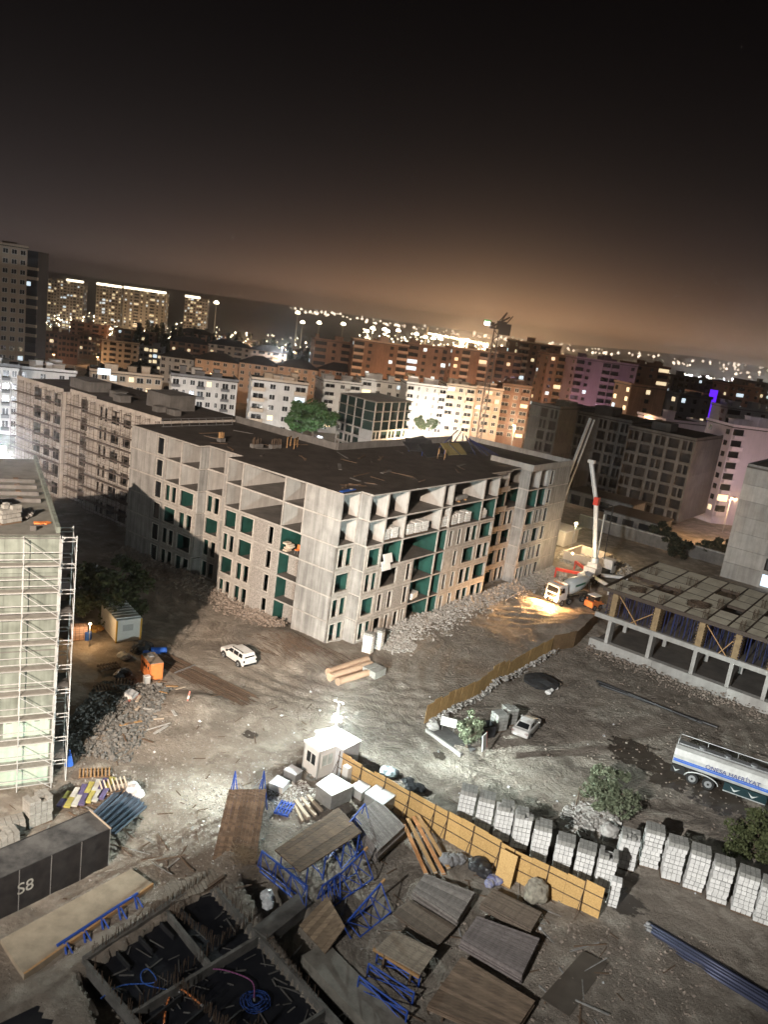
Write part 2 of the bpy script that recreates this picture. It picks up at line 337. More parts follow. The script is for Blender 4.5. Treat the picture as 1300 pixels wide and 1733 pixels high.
def ground_material():
    m = bpy.data.materials.new('site_ground'); m.use_nodes = True; t = m.node_tree; L = t.links.new
    p = t.nodes['Principled BSDF']; p.inputs['Specular IOR Level'].default_value = .25
    def n(k, **kw):
        q = t.nodes.new(k)
        for a, b in kw.items(): setattr(q, a, b)
        return q
    geo = n('ShaderNodeNewGeometry'); pos = geo.outputs['Position']
    def nz(scale, det=6, mapsc=None, rough=.6):
        q = n('ShaderNodeTexNoise'); q.inputs['Scale'].default_value = scale; q.inputs['Detail'].default_value = det; q.inputs['Roughness'].default_value = rough
        if mapsc:
            mp = n('ShaderNodeMapping'); mp.inputs['Scale'].default_value = mapsc[:3]; mp.inputs['Rotation'].default_value = (0, 0, mapsc[3]); L(pos, mp.inputs[0]); L(mp.outputs[0], q.inputs['Vector'])
        else: L(pos, q.inputs['Vector'])
        return q.outputs[0]
    def ramp(v, a, b, lo=0, hi=1):
        q = n('ShaderNodeMapRange'); q.inputs[1].default_value = a; q.inputs[2].default_value = b; q.inputs[3].default_value = lo; q.inputs[4].default_value = hi; L(v, q.inputs[0]); return q.outputs[0]
    def mix(f, a, b):
        q = n('ShaderNodeMix', data_type='RGBA'); L(f, q.inputs[0])
        for s, v in (('A', a), ('B', b)):
            if isinstance(v, tuple): q.inputs[s].default_value = (*v, 1)
            else: L(v, q.inputs[s])
        return q.outputs['Result']
    def arcs(cx_, cy_, r0, r1, k):
        # tyre tracks: streaks that follow circles round (cx_, cy_) where the trucks turn
        sp = n('ShaderNodeSeparateXYZ'); L(pos, sp.inputs[0])
        def mt(op, a, b=None):
            q = n('ShaderNodeMath', operation=op)
            for i_, v in enumerate((a, b)):
                if v is None: continue
                if isinstance(v, (int, float)): q.inputs[i_].default_value = v
                else: L(v, q.inputs[i_])
            return q.outputs[0]
        dx, dy = mt('SUBTRACT', sp.outputs[0], cx_), mt('SUBTRACT', sp.outputs[1], cy_)
        r = mt('SQRT', mt('ADD', mt('MULTIPLY', dx, dx), mt('MULTIPLY', dy, dy))); a = mt('ARCTAN2', dy, dx)
        r2 = mt('ADD', r, ramp(nz(.13, 2), .3, .7, -3.0, 3.0))
        cb = n('ShaderNodeCombineXYZ'); L(mt('MULTIPLY', r2, 2.1), cb.inputs[0]); L(mt('MULTIPLY', a, k), cb.inputs[1])
        q = n('ShaderNodeTexNoise'); q.inputs['Scale'].default_value = 1.0; q.inputs['Detail'].default_value = 5; q.inputs['Roughness'].default_value = .65; L(cb.outputs[0], q.inputs['Vector'])
        mask = mt('MULTIPLY', mt('MULTIPLY', ramp(r, r0, r0+5), ramp(r, r1-6, r1, 1, 0)), ramp(nz(.16+.01*k+.002*r0, 3), .42, .6))
        return q.outputs[0], mask, mt
    c = mix(ramp(nz(.12), .38, .62), (.30, .262, .22), (.185, .16, .134))          # dry and trodden soil
    c = mix(ramp(nz(.55, 8), .48, .68, 0, .9), c, (.41, .37, .315))                  # pale dust
    c = mix(ramp(nz(.28, 7, None, .7), .56, .66, 0, .75), c, (.13, .11, .09))        # damp, darker patches
    t1, k1, mt = arcs(24, 82, 8, 30, 4.0); t2, k2, _ = arcs(2, 104, 20, 42, 4.0); t3, k3, _ = arcs(30, 40, 14, 44, 4.0)
    tracks = None
    for tt, kk in ((t1, k1), (t2, k2), (t3, k3)):
        f1 = mt('MULTIPLY', ramp(tt, .52, .66), kk); f2 = mt('MULTIPLY', ramp(tt, .47, .36), kk)
        c = mix(mt('MULTIPLY', f1, .85), c, (.15, .128, .105)); c = mix(mt('MULTIPLY', f2, .4), c, (.43, .39, .33))
        h_ = mt('MULTIPLY', ramp(tt, .3, .7), kk); tracks = h_ if tracks is None else mt('ADD', tracks, h_)
    vor = n('ShaderNodeTexVoronoi'); vor.inputs['Scale'].default_value = 3.2; L(pos, vor.inputs['Vector'])
    peb = ramp(vor.outputs['Distance'], .08, .16, 1, 0)
    pm = n('ShaderNodeMath', operation='MULTIPLY'); L(peb, pm.inputs[0]); L(ramp(nz(.2, 3), .45, .6), pm.inputs[1])
    c = mix(pm.outputs[0], c, (.44, .42, .385))                                      # loose stones
    # wet ground: puddles where the tanker leaks and by the pallets
    wet = None
    for x, y, r in ((27.2, 70.6, 3.0), (29.5, 67.0, 2.6), (33.5, 65.0, 3.2), (-9.1, 63.9, .8), (15.5, 54.6, 3.0), (18.8, 54.0, 2.6), (8.0, 64.8, .7), (20.5, 48.6, 1.7)):
        cmb = n('ShaderNodeVectorMath', operation='DISTANCE'); L(pos, cmb.inputs[0]); cmb.inputs[1].default_value = (x, y, 0)
        w_ = ramp(cmb.outputs['Value'], r*.55, r*1.25, 1, 0)
        if wet is None: wet = w_
        else:
            q = n('ShaderNodeMath', operation='MAXIMUM'); L(wet, q.inputs[0]); L(w_, q.inputs[1]); wet = q.outputs[0]
    wn = n('ShaderNodeMath', operation='ADD'); L(wet, wn.inputs[0]); L(ramp(nz(.8, 5), .3, .7, -.5, .5), wn.inputs[1])
    wf = ramp(wn.outputs[0], .45, .62)
    c = mix(wf, c, (.06, .05, .041))
    L(c, p.inputs['Base Color'])
    L(ramp(wf, 0, 1, .95, .22), p.inputs['Roughness'])
    hb = n('ShaderNodeMath', operation='MULTIPLY_ADD'); L(nz(2.6, 8, None, .75), hb.inputs[0]); hb.inputs[1].default_value = 1.9; L(tracks, hb.inputs[2])
    hm = n('ShaderNodeMath', operation='MULTIPLY_ADD'); L(pm.outputs[0], hm.inputs[0]); hm.inputs[1].default_value = .5; L(hb.outputs[0], hm.inputs[2])
    bp = n('ShaderNodeBump'); bp.inputs['Distance'].default_value = .2; L(ramp(wf, 0, 1, .9, .12), bp.inputs['Strength']); L(hm.outputs[0], bp.inputs['Height']); L(bp.outputs[0], p.inputs['Normal'])
    return m
gm.materials.append(ground_material())
ground = structure(link(bpy.data.objects.new('ground', gm)))

# ------------------------------------------------------------------ facade helpers
def wall_panel(parent, o, d, n, w, z0, h, kind, name='facade_panel', m=None, fm=None, frames=True):
    """one storey-high bay; o = foot of its left end seen from outside, d = direction along it, n = outward normal"""
    o = Vector((o[0], o[1], 0)); d = Vector((d[0], d[1], 0)); n = Vector((n[0], n[1], 0))
    b = MB(); T = .18
    def bar(s0, s1, za, zb, t0=0, t1=T, q=None):
        q = q or b
        p = [o + d*s - n*t for s, t in ((s0, t0), (s1, t0), (s1, t1), (s0, t1))]
        q.add([(v.x, v.y, z0+za) for v in p] + [(v.x, v.y, z0+zb) for v in p], [(0, 3, 2, 1), (4, 5, 6, 7), (0, 1, 5, 4), (1, 2, 6, 5), (2, 3, 7, 6), (3, 0, 4, 7)])
    m = m or M['frame']; ops = []
    k = kind[0]
    if k == 'X': bar(0, w, .015, h-.015); return b.build('wall_panel', m, parent)
    sill, head = .38, h-.32
    if k == 'S': ops = [(.42, w-.42)]
    if k == 'D': ops = [(.45, w/2-.2), (w/2+.2, w-.45)]
    if k == 'K': ops = [(.3, w-.5)]; sill = .3
    if k == 'N': ops = [(w*.55, w*.55+.8)]
    if k == 'M': ops = [(w*.12, w*.12+.75), (w*.62, w*.62+.75)]
    if k == 'P': ops = [(.25, w*.38), (w*.62, w*.8)]; sill = .1
    prev = 0
    bar(0, w, 0, sill); bar(0, w, head, h)
    for a, c in ops: bar(prev, a, sill, head); prev = c
    bar(prev, w, sill, head)
    pn = b.build(name, m, parent)
    if k == 'K':
        q = MB(); a, c = ops[0]; bar(a, c, sill, head, .1, .13, q); q.build('pane', M['glass'], pn)  # dark sheet stands in for the shade inside these openings
    if frames:
        for a, c in ops:
            q = MB(); e = .1
            bar(a-e, c+e, sill-e, sill, -.05, .1, q); bar(a-e, c+e, head, head+e, -.05, .1, q); bar(a-e, a, sill, head, -.05, .1, q); bar(c, c+e, sill, head, -.05, .1, q)
            q.build('window_frame', fm or M['reveal'], pn)
    return pn
def slab(parent, pts, z, name='floor_slab', top=None, t=.2):
    b = MB(); b.prism(pts, z-t, z); b.mi = [0, 0] + [1]*len(pts)
    return b.build(name, None, parent, mats=[top or M['slab'], M['slab_edge']])

# ------------------------------------------------------------------ the unfinished block on the corner
main = thing('unfinished_building', 'six storey raw concrete building shell with open top floors at the site corner', 'building', SITE, SITE_RZ)
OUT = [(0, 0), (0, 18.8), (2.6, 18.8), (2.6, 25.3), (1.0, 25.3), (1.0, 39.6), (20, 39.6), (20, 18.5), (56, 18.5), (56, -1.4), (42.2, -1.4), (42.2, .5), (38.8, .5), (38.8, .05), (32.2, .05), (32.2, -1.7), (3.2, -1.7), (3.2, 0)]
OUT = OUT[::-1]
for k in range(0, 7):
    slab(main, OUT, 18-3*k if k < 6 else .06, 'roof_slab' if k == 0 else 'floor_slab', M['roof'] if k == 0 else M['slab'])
H3 = 2.8
def zf(i): return 15-3*i if i < 5 else .062          # floor level of storey i, counted from the top
def hf(i): return H3 - (0 if i < 5 else .062)
# left facade: outward normal -x, seen left to right along -y
LB = [(39.6, 34.04, 1.0, 'XXXXXX'), (34.04, 31.95, 1.0, 'KKKKKK'), (31.95, 28.8, 1.0, 'OODSDD'), (28.8, 25.3, 1.0, 'OOSDSD'),
      (25.3, 22.05, 2.6, 'OODSDD'), (22.05, 18.8, 2.6, 'XXXXXX'), (18.8, 15.97, 0, 'OOSDSD'), (15.97, 12.9, 0, 'OOSSDD'), (12.9, 8.83, 0, 'OONNNN'), (8.83, 5.43, 0, 'OOOOOO'), (5.43, 0, 0, 'XXXXXX')]
for ya, yb, x, codes in LB:
    for i, c in enumerate(codes):
        if c == 'O': continue
        m_ = M['concrete'] if c in 'XK' else (M['block_wall'] if c == 'N' else M['frame'])
        wall_panel(main, (x, ya), (0, -1), (-1, 0), ya-yb, zf(i), hf(i), c, m=m_)
# right facade: outward normal -y, seen left to right along +x
RB = [(0, 3.2, 0, 'OODSDD'), (3.25, 6.24, -1.7, 'OOSDSD'), (6.24, 10.19, -1.7, 'OOOSMP'), (10.19, 13.2, -1.7, 'OOONNP'), (13.2, 17.98, -1.7, 'OOOOOO'), (17.98, 20.2, -1.7, 'OOOOOO'),
      (20.2, 24.4, -1.7, 'OOMNMM'), (24.4, 28.11, -1.7, 'OODSDD'), (28.11, 32.2, -1.7, 'OOSDSD'), (32.2, 38.8, .05, 'OOOOOO'), (38.8, 42.2, .5, 'OODSDD'),
      (42.2, 45.36, -1.4, 'OOSDSD'), (45.36, 48.41, -1.4, 'OODSDD'), (48.41, 50.2, -1.4, 'KKKKKK'), (50.2, 56, -1.4, 'XXXXXX')]
for xa, xb, y, codes in RB:
    for i, c in enumerate(codes):
        if c == 'O': continue
        m_ = M['concrete'] if c in 'XK' else (M['block_wall'] if c in 'NMP' and xa < 14 else M['frame'])
        wall_panel(main, (xa, y), (1, 0), (0, -1), xb-xa, zf(i), hf(i), c, m=m_)
# cross walls with bare concrete noses at the facade
def cross(x0, y0, x1, y1, i, teal=True, t=.09, nose=.16):
    d = Vector((x1-x0, y1-y0)); L_ = d.length; d /= L_
    z0, h = zf(i), hf(i)
    a = MB(); a.beam((x0, y0, z0+h/2), (x0+d.x*nose, y0+d.y*nose, z0+h/2), 2*t+.04, h); a.build('wall_nose', M['slab_edge'], main)
    b = MB(); b.beam((x0+d.x*nose, y0+d.y*nose, z0+h/2), (x1, y1, z0+h/2), 2*t, h)
    b.build('cross_wall', M['teal'] if teal else M['concrete_lt'], main)
for i in range(6):
    te = i >= 2
    for y, x in ((5.43+.1, 0.02), (8.83, .02), (15.97, .02), (18.7, .02), (22.05, 2.62), (25.2, 2.62), (28.8, 1.02), (31.95, 1.02), (34.1, 1.2)):
        cross(x + (.19 if not (y in (5.53, 8.83) or i < 2) else 0), y, 7.4 if y < 20 else 9, y, i, te)
    for x, y in ((3.1, .02), (6.24, -1.68), (17.98, -1.68), (20.2, -1.68), (28.11, -1.68), (32.1, -1.6), (38.8, .52), (45.36, -1.38), (48.41, -1.2), (50.2, -1.2)):
        ee = 5.3 if x < 8 else 7.0
        cross(x, y + (.19 if i >= 2 and x not in (17.98, 20.2, 10.19) else 0), x, ee, i, te or (i == 1 and x > 25))
    z0, h = zf(i), hf(i)
    if i < 3: cross(10.19, -1.68, 10.19, 5.0, i, te)
    # spine walls closing the rooms
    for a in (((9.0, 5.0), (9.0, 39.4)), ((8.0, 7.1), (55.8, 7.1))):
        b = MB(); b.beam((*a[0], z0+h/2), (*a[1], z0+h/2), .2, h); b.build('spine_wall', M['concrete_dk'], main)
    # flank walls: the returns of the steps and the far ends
    for (ax, ay), (bx, by), mm in (((1.18, 25.21), (2.6, 25.21), 'concrete'), ((.18, 18.71), (2.6, 18.71), 'concrete'), ((3.2, -1.52), (3.2, 0), 'concrete'), ((32.11, -1.5), (32.11, .05), 'concrete'), ((42.29, -1.2), (42.29, .5), 'concrete'),
                                   ((55.9, -1.2), (55.9, 18.4), 'concrete'), ((1.2, 39.5), (19.9, 39.5), 'concrete'), ((10.2, 18.4), (55.7, 18.4), 'concrete'), ((19.9, 18.7), (19.9, 39.3), 'concrete')):
        if (ax, ay) == (3.2, -1.52): ay -= 0
        b = MB(); b.beam((ax, ay, z0+h/2), (bx, by, z0+h/2), .18, h-.03); b.build('wall_panel', M[mm], main)
    # balcony beams in the recessed bay
    b = MB(); b.box(32.3, 38.7, .07, .25, z0, z0+.55); b.box(34.4, 36.6, .0, .07, z0+h-.25, z0+h-.05); b.build('balcony_beam', M['frame'], main)
# parapet over the far bay, upstands on the roof
b = MB(); b.box(42.1, 56.1, -1.5, -1.32, 18.004, 18.8); b.box(55.9, 56.1, -1.32, 18.5, 18.004, 18.8); b.box(42.1, 42.3, -1.32, 6, 18.004, 18.8); b.build('parapet', M['concrete_lt'], main)
b = MB(); b.box(20, 50, 18.3, 18.5, 18.004, 19.0); b.build('parapet', M['concrete_dk'], main)
b = MB(); b.box(19.8, 20, 18.5, 39.6, 18.004, 19.0); b.build('parapet', M['concrete_dk'], main)
# block piers seen in the open bays
for i in range(3, 6):
    z0, h = zf(i), hf(i)
    cube('block_pier', M['block_wall'], main, (1.6, 7.6, z0+h/2), (.25, 1.5, h-.02))
    cube('block_pier', M['block_wall'], main, (.5, 19.2-.0, z0+h/2), (.2, .6, h-.02)) if False else None
    cube('block_pier', M['block_wall'], main, (19.1, .4, z0+h/2), (1.0, .3, h-.02))
    cube('block_pier', M['block_wall'], main, (15.0, .7, z0+h/2), (.5, .3, h-.02))

# ------------------------------------------------------------------ generic builders
def lerp3(a, b, t): return tuple(a[i]+(b[i]-a[i])*t for i in range(3))
def bil(q, u, v):
    return lerp3(lerp3(q[0], q[1], u), lerp3(q[3], q[2], u), v)
def hexa(b, q, th):
    """slab of thickness th hanging below the four corners q"""
    a = [Vector(p) for p in q]; n = (a[1]-a[0]).cross(a[3]-a[0]).normalized()
    if n.z < 0: n = -n
    lo = [p-n*th for p in a]
    fl = (a[1]-a[0]).cross(a[3]-a[0]).z < 0
    fs = [(3, 2, 1, 0), (4, 5, 6, 7), (0, 1, 5, 4), (1, 2, 6, 5), (2, 3, 7, 6), (3, 0, 4, 7)]
    if fl: fs = [f[::-1] for f in fs]
    b.add(lo+a, fs)
def planks(parent, q, n, th, m, name='plank', gap=.04, jag=.0, across=False, seed=1):
    rnd = random.Random(seed)
    for i in range(n):
        b = MB(); a0, a1 = (i+gap)/n, (i+1-gap)/n; j0, j1 = rnd.uniform(-jag, jag), rnd.uniform(-jag, jag); dz = rnd.uniform(0, .012)
        if across: c = [bil(q, j0, a0), bil(q, 1+j1, a0), bil(q, 1+j1, a1), bil(q, j0, a1)]
        else: c = [bil(q, a0, j0), bil(q, a1, j0), bil(q, a1, 1+j1), bil(q, a0, 1+j1)]
        c = [(p[0], p[1], p[2]+dz) for p in c]
        # keep each plank's own frame so its grain runs along it
        o = Vector(c[0]); b.cur = 0; hexa(b, [Vector(p)-o for p in c], th); b.build(name, m, parent, o)
_frame_mesh = {}
def scaffold_frame_mesh(depth, lift, m, r=.03):
    key = (depth, lift, m.name)
    if key not in _frame_mesh:
        b = MB()
        for y in (0, depth): b.tube((0, y, 0), (0, y, lift), r, 6)
        b.tube((0, 0, lift-.12), (0, depth, lift-.12), r, 6); b.tube((0, 0, lift-.42), (0, depth, lift-.42), r*.8, 6)
        b.tube((0, 0, lift-.35), (0, .2, lift-.12), r*.8, 5); b.tube((0, depth, lift-.35), (0, depth-.2, lift-.12), r*.8, 5)
        me = b.mesh('scaffold_frame'); me.materials.append(m); _frame_mesh[key] = me
    return _frame_mesh[key]
def scaffold(root, length, bay, lifts, lift, depth, m, boards, brace=True, board_from=1, skip=None, r=.03):
    """frames, boards and braces in root's own axes: x along the wall, y away from it"""
    n = int(round(length/bay)); fm = scaffold_frame_mesh(depth, lift, m, r)
    for k in range(lifts):
        for i in range(n+1):
            mesh_obj('scaffold_frame', fm, root, (i*bay, 0, k*lift))
        if k >= board_from:
            for i in range(n):
                if skip and skip(i, k): continue
                cube('scaffold_board', boards, root, ((i+.5)*bay, depth*.5, k*lift+.03), (bay*.98, depth*.8, .06))
        cube('guard_rail', m, root, (length/2, depth, k*lift+1.0), (length, r*1.5, r*1.5))
        cube('guard_rail', m, root, (length/2, depth, k*lift+.5), (length, r*1.5, r*1.5))
        cube('ledger', m, root, (length/2, depth+.02, k*lift+.0), (length, .05, .05))
        if brace:
            b = MB(); b.tube((0, depth, .1), (bay, depth, lift-.1), r*.75, 5); dbm = b.mesh('diagonal_brace'); dbm.materials.append(m)
            for i in range(0, n, 2): mesh_obj('diagonal_brace', dbm, root, (i*bay, 0, k*lift))

# ------------------------------------------------------------------ scaffolded wing behind
wing = thing('scaffolded_building', 'long six storey concrete wing wrapped in scaffolding at left of the corner block', 'building', SITE, SITE_RZ)
WO = [(7.2, 81.5), (7.2, 67.2), (8.6, 67.2), (8.6, 60), (7.2, 60), (7.2, 41.5), (24, 41.5), (24, 81.5)]
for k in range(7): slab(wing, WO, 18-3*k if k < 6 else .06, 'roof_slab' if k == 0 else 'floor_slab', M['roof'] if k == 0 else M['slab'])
M['wingwall'] = mat('warm_concrete', (.52, .48, .44), .9, (.38, .345, .31), .6, .8, .25, .2, 9)
for i in range(6):
    for ya, yb, x, c in ((81.5, 76.4, 7.2, 'X'), (76.4, 73.2, 7.2, 'S'), (73.2, 70.2, 7.2, 'S'), (70.2, 67.2, 7.2, 'S'), (67.2, 64.6, 8.6, 'X'), (64.6, 60, 8.6, 'S'), (60, 57.2, 7.2, 'X'), (57.2, 54.2, 7.2, 'D'), (54.2, 51.0, 7.2, 'S'), (51.0, 48.0, 7.2, 'S'), (48.0, 45.2, 7.2, 'X'), (45.2, 41.5, 7.2, 'X')):
        wall_panel(wing, (x, ya), (0, -1), (-1, 0), ya-yb, zf(i), hf(i), c, m=M['wingwall'], frames=(c != 'X'))
    z0, h = zf(i), hf(i)
    for (ax, ay), (bx, by) in (((7.4, 67.3), (8.6, 67.3)), ((7.4, 59.9), (8.6, 59.9)), ((13, 41.7), (13, 81.3)), ((7.4, 81.4), (23.9, 81.4)), ((7.4, 41.6), (23.9, 41.6)), ((23.9, 41.8), (23.9, 81.2))):
        b = MB(); b.beam((ax, ay, z0+h/2), (bx, by, z0+h/2), .18, h-.03); b.build('wall_panel', M['wingwall'], wing)
b = MB(); b.box(7.1, 7.3, 41.5, 60, 18.004, 18.5); b.box(7.1, 7.3, 67.2, 81.5, 18.004, 18.5); b.box(8.5, 8.7, 60, 67.2, 18.004, 18.5); b.build('parapet', M['wingwall'], wing)
for x, y, w, d, h in ((14, 70, 4, 6, 1.6), (14, 62, 2, 2, 1), (12, 58, 2, 2, 1), (17, 52, 5, 6, 2.4), (12.5, 49, 1.5, 1.5, .8), (13, 46, 1.2, 2, .8)):
    b = MB(); b.box(x-w/2, x+w/2, y-d/2, y+d/2, 18.004, 18+h); b.box(x-w/2-.15, x+w/2+.15, y-d/2-.15, y+d/2+.15, 18+h, 18.12+h); b.build('roof_upstand', M['concrete_dk'], wing)
M['scaf_dk'] = mat('weathered_scaffold', (.17, .145, .13), .8, (.11, .09, .08), 3, .6)
for nm, x, y, ln in (('outer', 7.05, 81.6, 14.4), ('recess', 8.45, 66.9, 6.6), ('near', 7.05, 60.2, 18.6)):
    p = site(x, y)
    sc = thing('scaffolding', {'outer': 'dark scaffolding on the far end of the long wing, at the picture\'s left', 'recess': 'short dark scaffolding in the recess halfway along the long wing', 'near': 'dark scaffolding on the near part of the long wing beside the blank wall'}[nm], 'scaffolding', (p[0], p[1], 0), SITE_RZ-PI/2, 'scaffolding of the long wing')
    # local x runs along the wall towards the camera, local y points away from the wall
    sc.scale = (1, -1, 1)
    scaffold(sc, ln, ln/round(ln/2.4), 9, 2.0, .8, M['scaf_dk'], M['scaf_dk'])

# ------------------------------------------------------------------ concrete tower at the left edge
TC = (-22.1, 53.05); TRZ = R(28.4)
M['board_concrete'] = mat('board_marked_concrete', (.235, .27, .24), .9, (.13, .15, .13), .7, .9, .4, .2, 8)
tower = thing('concrete_tower', 'raw concrete building with board marked wall at the left edge, scaffolding in front', 'building', TC, TRZ)
TH = 19.6
for k in range(7):
    z0 = .0 + k*2.8
    for j in range(4):
        b = MB(); b.box(-14+j*3.5, -10.51+j*3.5, 0, .25, z0+.01, z0+2.78); b.build('wall_panel', M['board_concrete'], tower)
    b = MB(); b.box(-14.1, -.05, -.04, .0, z0+2.5, z0+2.56); b.build('form_joint', M['concrete_dk'], tower)
    b = MB(); b.box(-.2, -.001, .26, 24, z0, z0+2.79); b.build('wall_panel', M['board_concrete'], tower)
b = MB(); b.box(-14, -.25, .3, 24, 0, TH-.2); b.build('core', M['concrete_dk'], tower)
b = MB(); b.box(-14, 0, 0, 24, TH-.195, TH); b.build('roof_slab', mat('tower_roof', (.15, .15, .135), .95, (.09, .09, .08), .8, .8), tower)
b = MB(); b.box(-.25, .02, .3, 24, TH+.003, TH+.45); b.build('parapet', M['board_concrete'], tower)
b = MB(); b.box(-1.9, -1.5, .9, 1.2, TH+.003, TH+.35); b.build('roof_upstand', M['concrete_dk'], tower)
sc = thing('scaffolding', 'pale steel scaffolding on the front of the concrete tower at the left edge', 'scaffolding', TC, TRZ)
sc.scale = (-1, -1, 1)
root2 = sc
scaffold(sc, 14, 2.33, 10, 1.95, .75, M['galv'], mat('grey_boards', (.24, .235, .215), .9, None, 3, .6), True, r=.036)
ss = thing('scaffold_tower', 'narrow stack of white arched scaffold frames at the tower\'s right corner', 'scaffolding', (TC[0]+.0, TC[1]+.0, 0), TRZ)
fm = scaffold_frame_mesh(.95, 1.95, M['galv'], .036)
for k in range(10):
    for y in (0, 2.4):
        mesh_obj('scaffold_frame', fm, ss, (.15, y, k*1.95), (0, 0, -PI/2))
    cube('diagonal_brace', M['galv'], ss, (1.08, 1.2, k*1.95+.95), (.035, 3.05, .035), rx=R(38))
    if k in (1, 4, 7): cube('scaffold_board', M['concrete_dk'], ss, (.62, 1.2, k*1.95+.05), (.75, 2.3, .05))
# netting on the lowest lifts
M['net'] = mat('green_net', (.30, .44, .37), .8, (.42, .5, .44), 1.2, .9, .2)
for k, (xa, xb) in enumerate(((-7, -.2), (-7, -.2), (-3.3, -.2))):
    b = MB(); n = 10
    for i in range(n):
        for j in range(3):
            f = lambda u, v: (xa+(xb-xa)*u/n, -.045-.03*math.sin(u*2.1+v), .3+k*1.95+1.75*v/3)
            b.add([f(i, j), f(i+1, j), f(i+1, j+1), f(i, j+1)], [(0, 1, 2, 3)])
    o = b.build('safety_net', M['net'], tower)

# ------------------------------------------------------------------ storey under formwork at the right
low = thing('formwork_structure', 'open concrete frame with columns below and propped plywood deck on top', 'building frame', (SITE[0], SITE[1], 0), SITE_RZ)
DULL = mat('dull_timber', (.30, .215, .12), .85, (.17, .12, .07), 2, .8)
COLS_A = [-21.8, -27.2, -32.6, -36.8, -40.8, -45.4, -50]
COLS_B = [30.0, 36.2, 42.4, 48.8]
M['ls_conc'] = mat('fresh_concrete', (.42, .41, .39), .9, (.3, .29, .27), .8, .7, .15)
for j in range(3):
    b = MB(); b.box(29.35, 30.3, -37+.02 if j == 1 else (-28 if j == 0 else -52), (-28.02 if j == 1 else (-19.7 if j == 0 else -37)), -.4, 1.0); b.build('ground_beam', M['ls_conc'], low)
b = MB(); b.box(30.3, 50, -52, -20.2, -.3, .75); b.build('ground_slab', M['slab'], low)
slab(low, [(29.9, -52), (50, -52), (50, -20.4), (29.9, -20.4)], 4.45, 'floor_slab', t=.25)
b = MB(); b.box(29.4, 29.9, -52, -19.7, 4.0, 4.6); b.build('edge_beam', M['ls_conc'], low)
for a in COLS_A:
    for j, bb in enumerate(COLS_B):
        cube('column', M['ls_conc'], low, (bb+.25 if j == 0 else bb, a, 2.36 if j == 0 else 2.45), (1.5 if j == 0 else .5, .45, 3.25))
M['deck'] = mat('deck_plywood', (.66, .61, .49), .75, (.5, .45, .34), .7, .8, bump=.1, bscale=2)
M['brownfilm'] = mat('brown_film', (.075, .055, .042), .6, None, 2, .5)
AA = [-20.2, -24.6, -27.4, -30.2, -32.8, -35.2, -37.2, -39.4, -41.2, -44, -46.6, -52]
BBs = [29.4, 32.6, 35.8, 39.0, 42.4, 46.0, 50]
rnd = random.Random(3)
for i in range(len(AA)-1):
    for j in range(len(BBs)-1):
        if (i, j) in ((0, 2), (1, 2), (3, 4), (4, 2), (6, 3)): continue
        a0, a1 = AA[i+1]+.12, AA[i]-.12; b0, b1 = BBs[j]+.12, BBs[j+1]-.12
        # each field of the deck is sheeted in boards
        nb = 2
        for q in range(nb):
            cube('deck_panel', M['deck'], low, ((b0+b1)/2, a0+(a1-a0)*(q+.5)/nb, 7.93+rnd.uniform(0, .012)), (b1-b0, (a1-a0)/nb-.015, .05))
for a in AA[1:-1]: cube('deck_beam', M['brownfilm'], low, (39.7, a, 7.82), (20.6, .2, .34))
for bb in BBs[1:-1]: cube('deck_beam', M['brownfilm'], low, (bb, -36.1, 7.80), (.2, 31.8, .34))
cube('edge_form', M['brownfilm'], low, (29.35, -36.1, 7.92), (.08, 32, .5)); cube('edge_form', M['brownfilm'], low, (39.7, -20.1, 7.92), (20.6, .08, .5))
M['prop_blue'] = mat('dark_blue_prop', (.025, .035, .12), .6, None, 3, .4)
pm = MB(); pm.tube((0, 0, 0), (0, 0, 1.9), .04, 6); pm.tube((0, 0, 1.9), (0, 0, 3.15), .03, 6); pm.box(-.1, .1, -.1, .1, 3.13, 3.16); pmesh = pm.mesh('prop'); pmesh.materials.append(M['prop_blue'])
for i in range(33):
    for j in range(6):
        if (i+j) % 2 and j > 1: continue
        mesh_obj('prop', pmesh, low, (29.95+j*1.35+rnd.uniform(-.15, .15), -20.8-i*.82+rnd.uniform(-.2, .2), 4.45))
for n_, a in enumerate(COLS_A[:6]):
    f = MB(); w = .62
    f.box(29.55, 30.9, a-.34, a+.34, 4.45, 7.55)
    f.build('column_form', DULL, low)
    for k in range(8):
        for s in (-1, 1): cube('form_waler', DULL, low, (30.2, a+s*.42, 4.75+k*.36), (1.7, .1, .09))
    if n_ % 2 == 0:
        for (p0, p1) in (((29.75, a-.5, 7.4), (29.6, a-3.4, 4.5)), ((29.7, COLS_A[n_+1]+.5, 6.6), (29.62, a-2.4, 4.5))):
            b = MB(); b.beam(p0, p1, .1, .1); b.build('diagonal_brace', M['timber'], low)
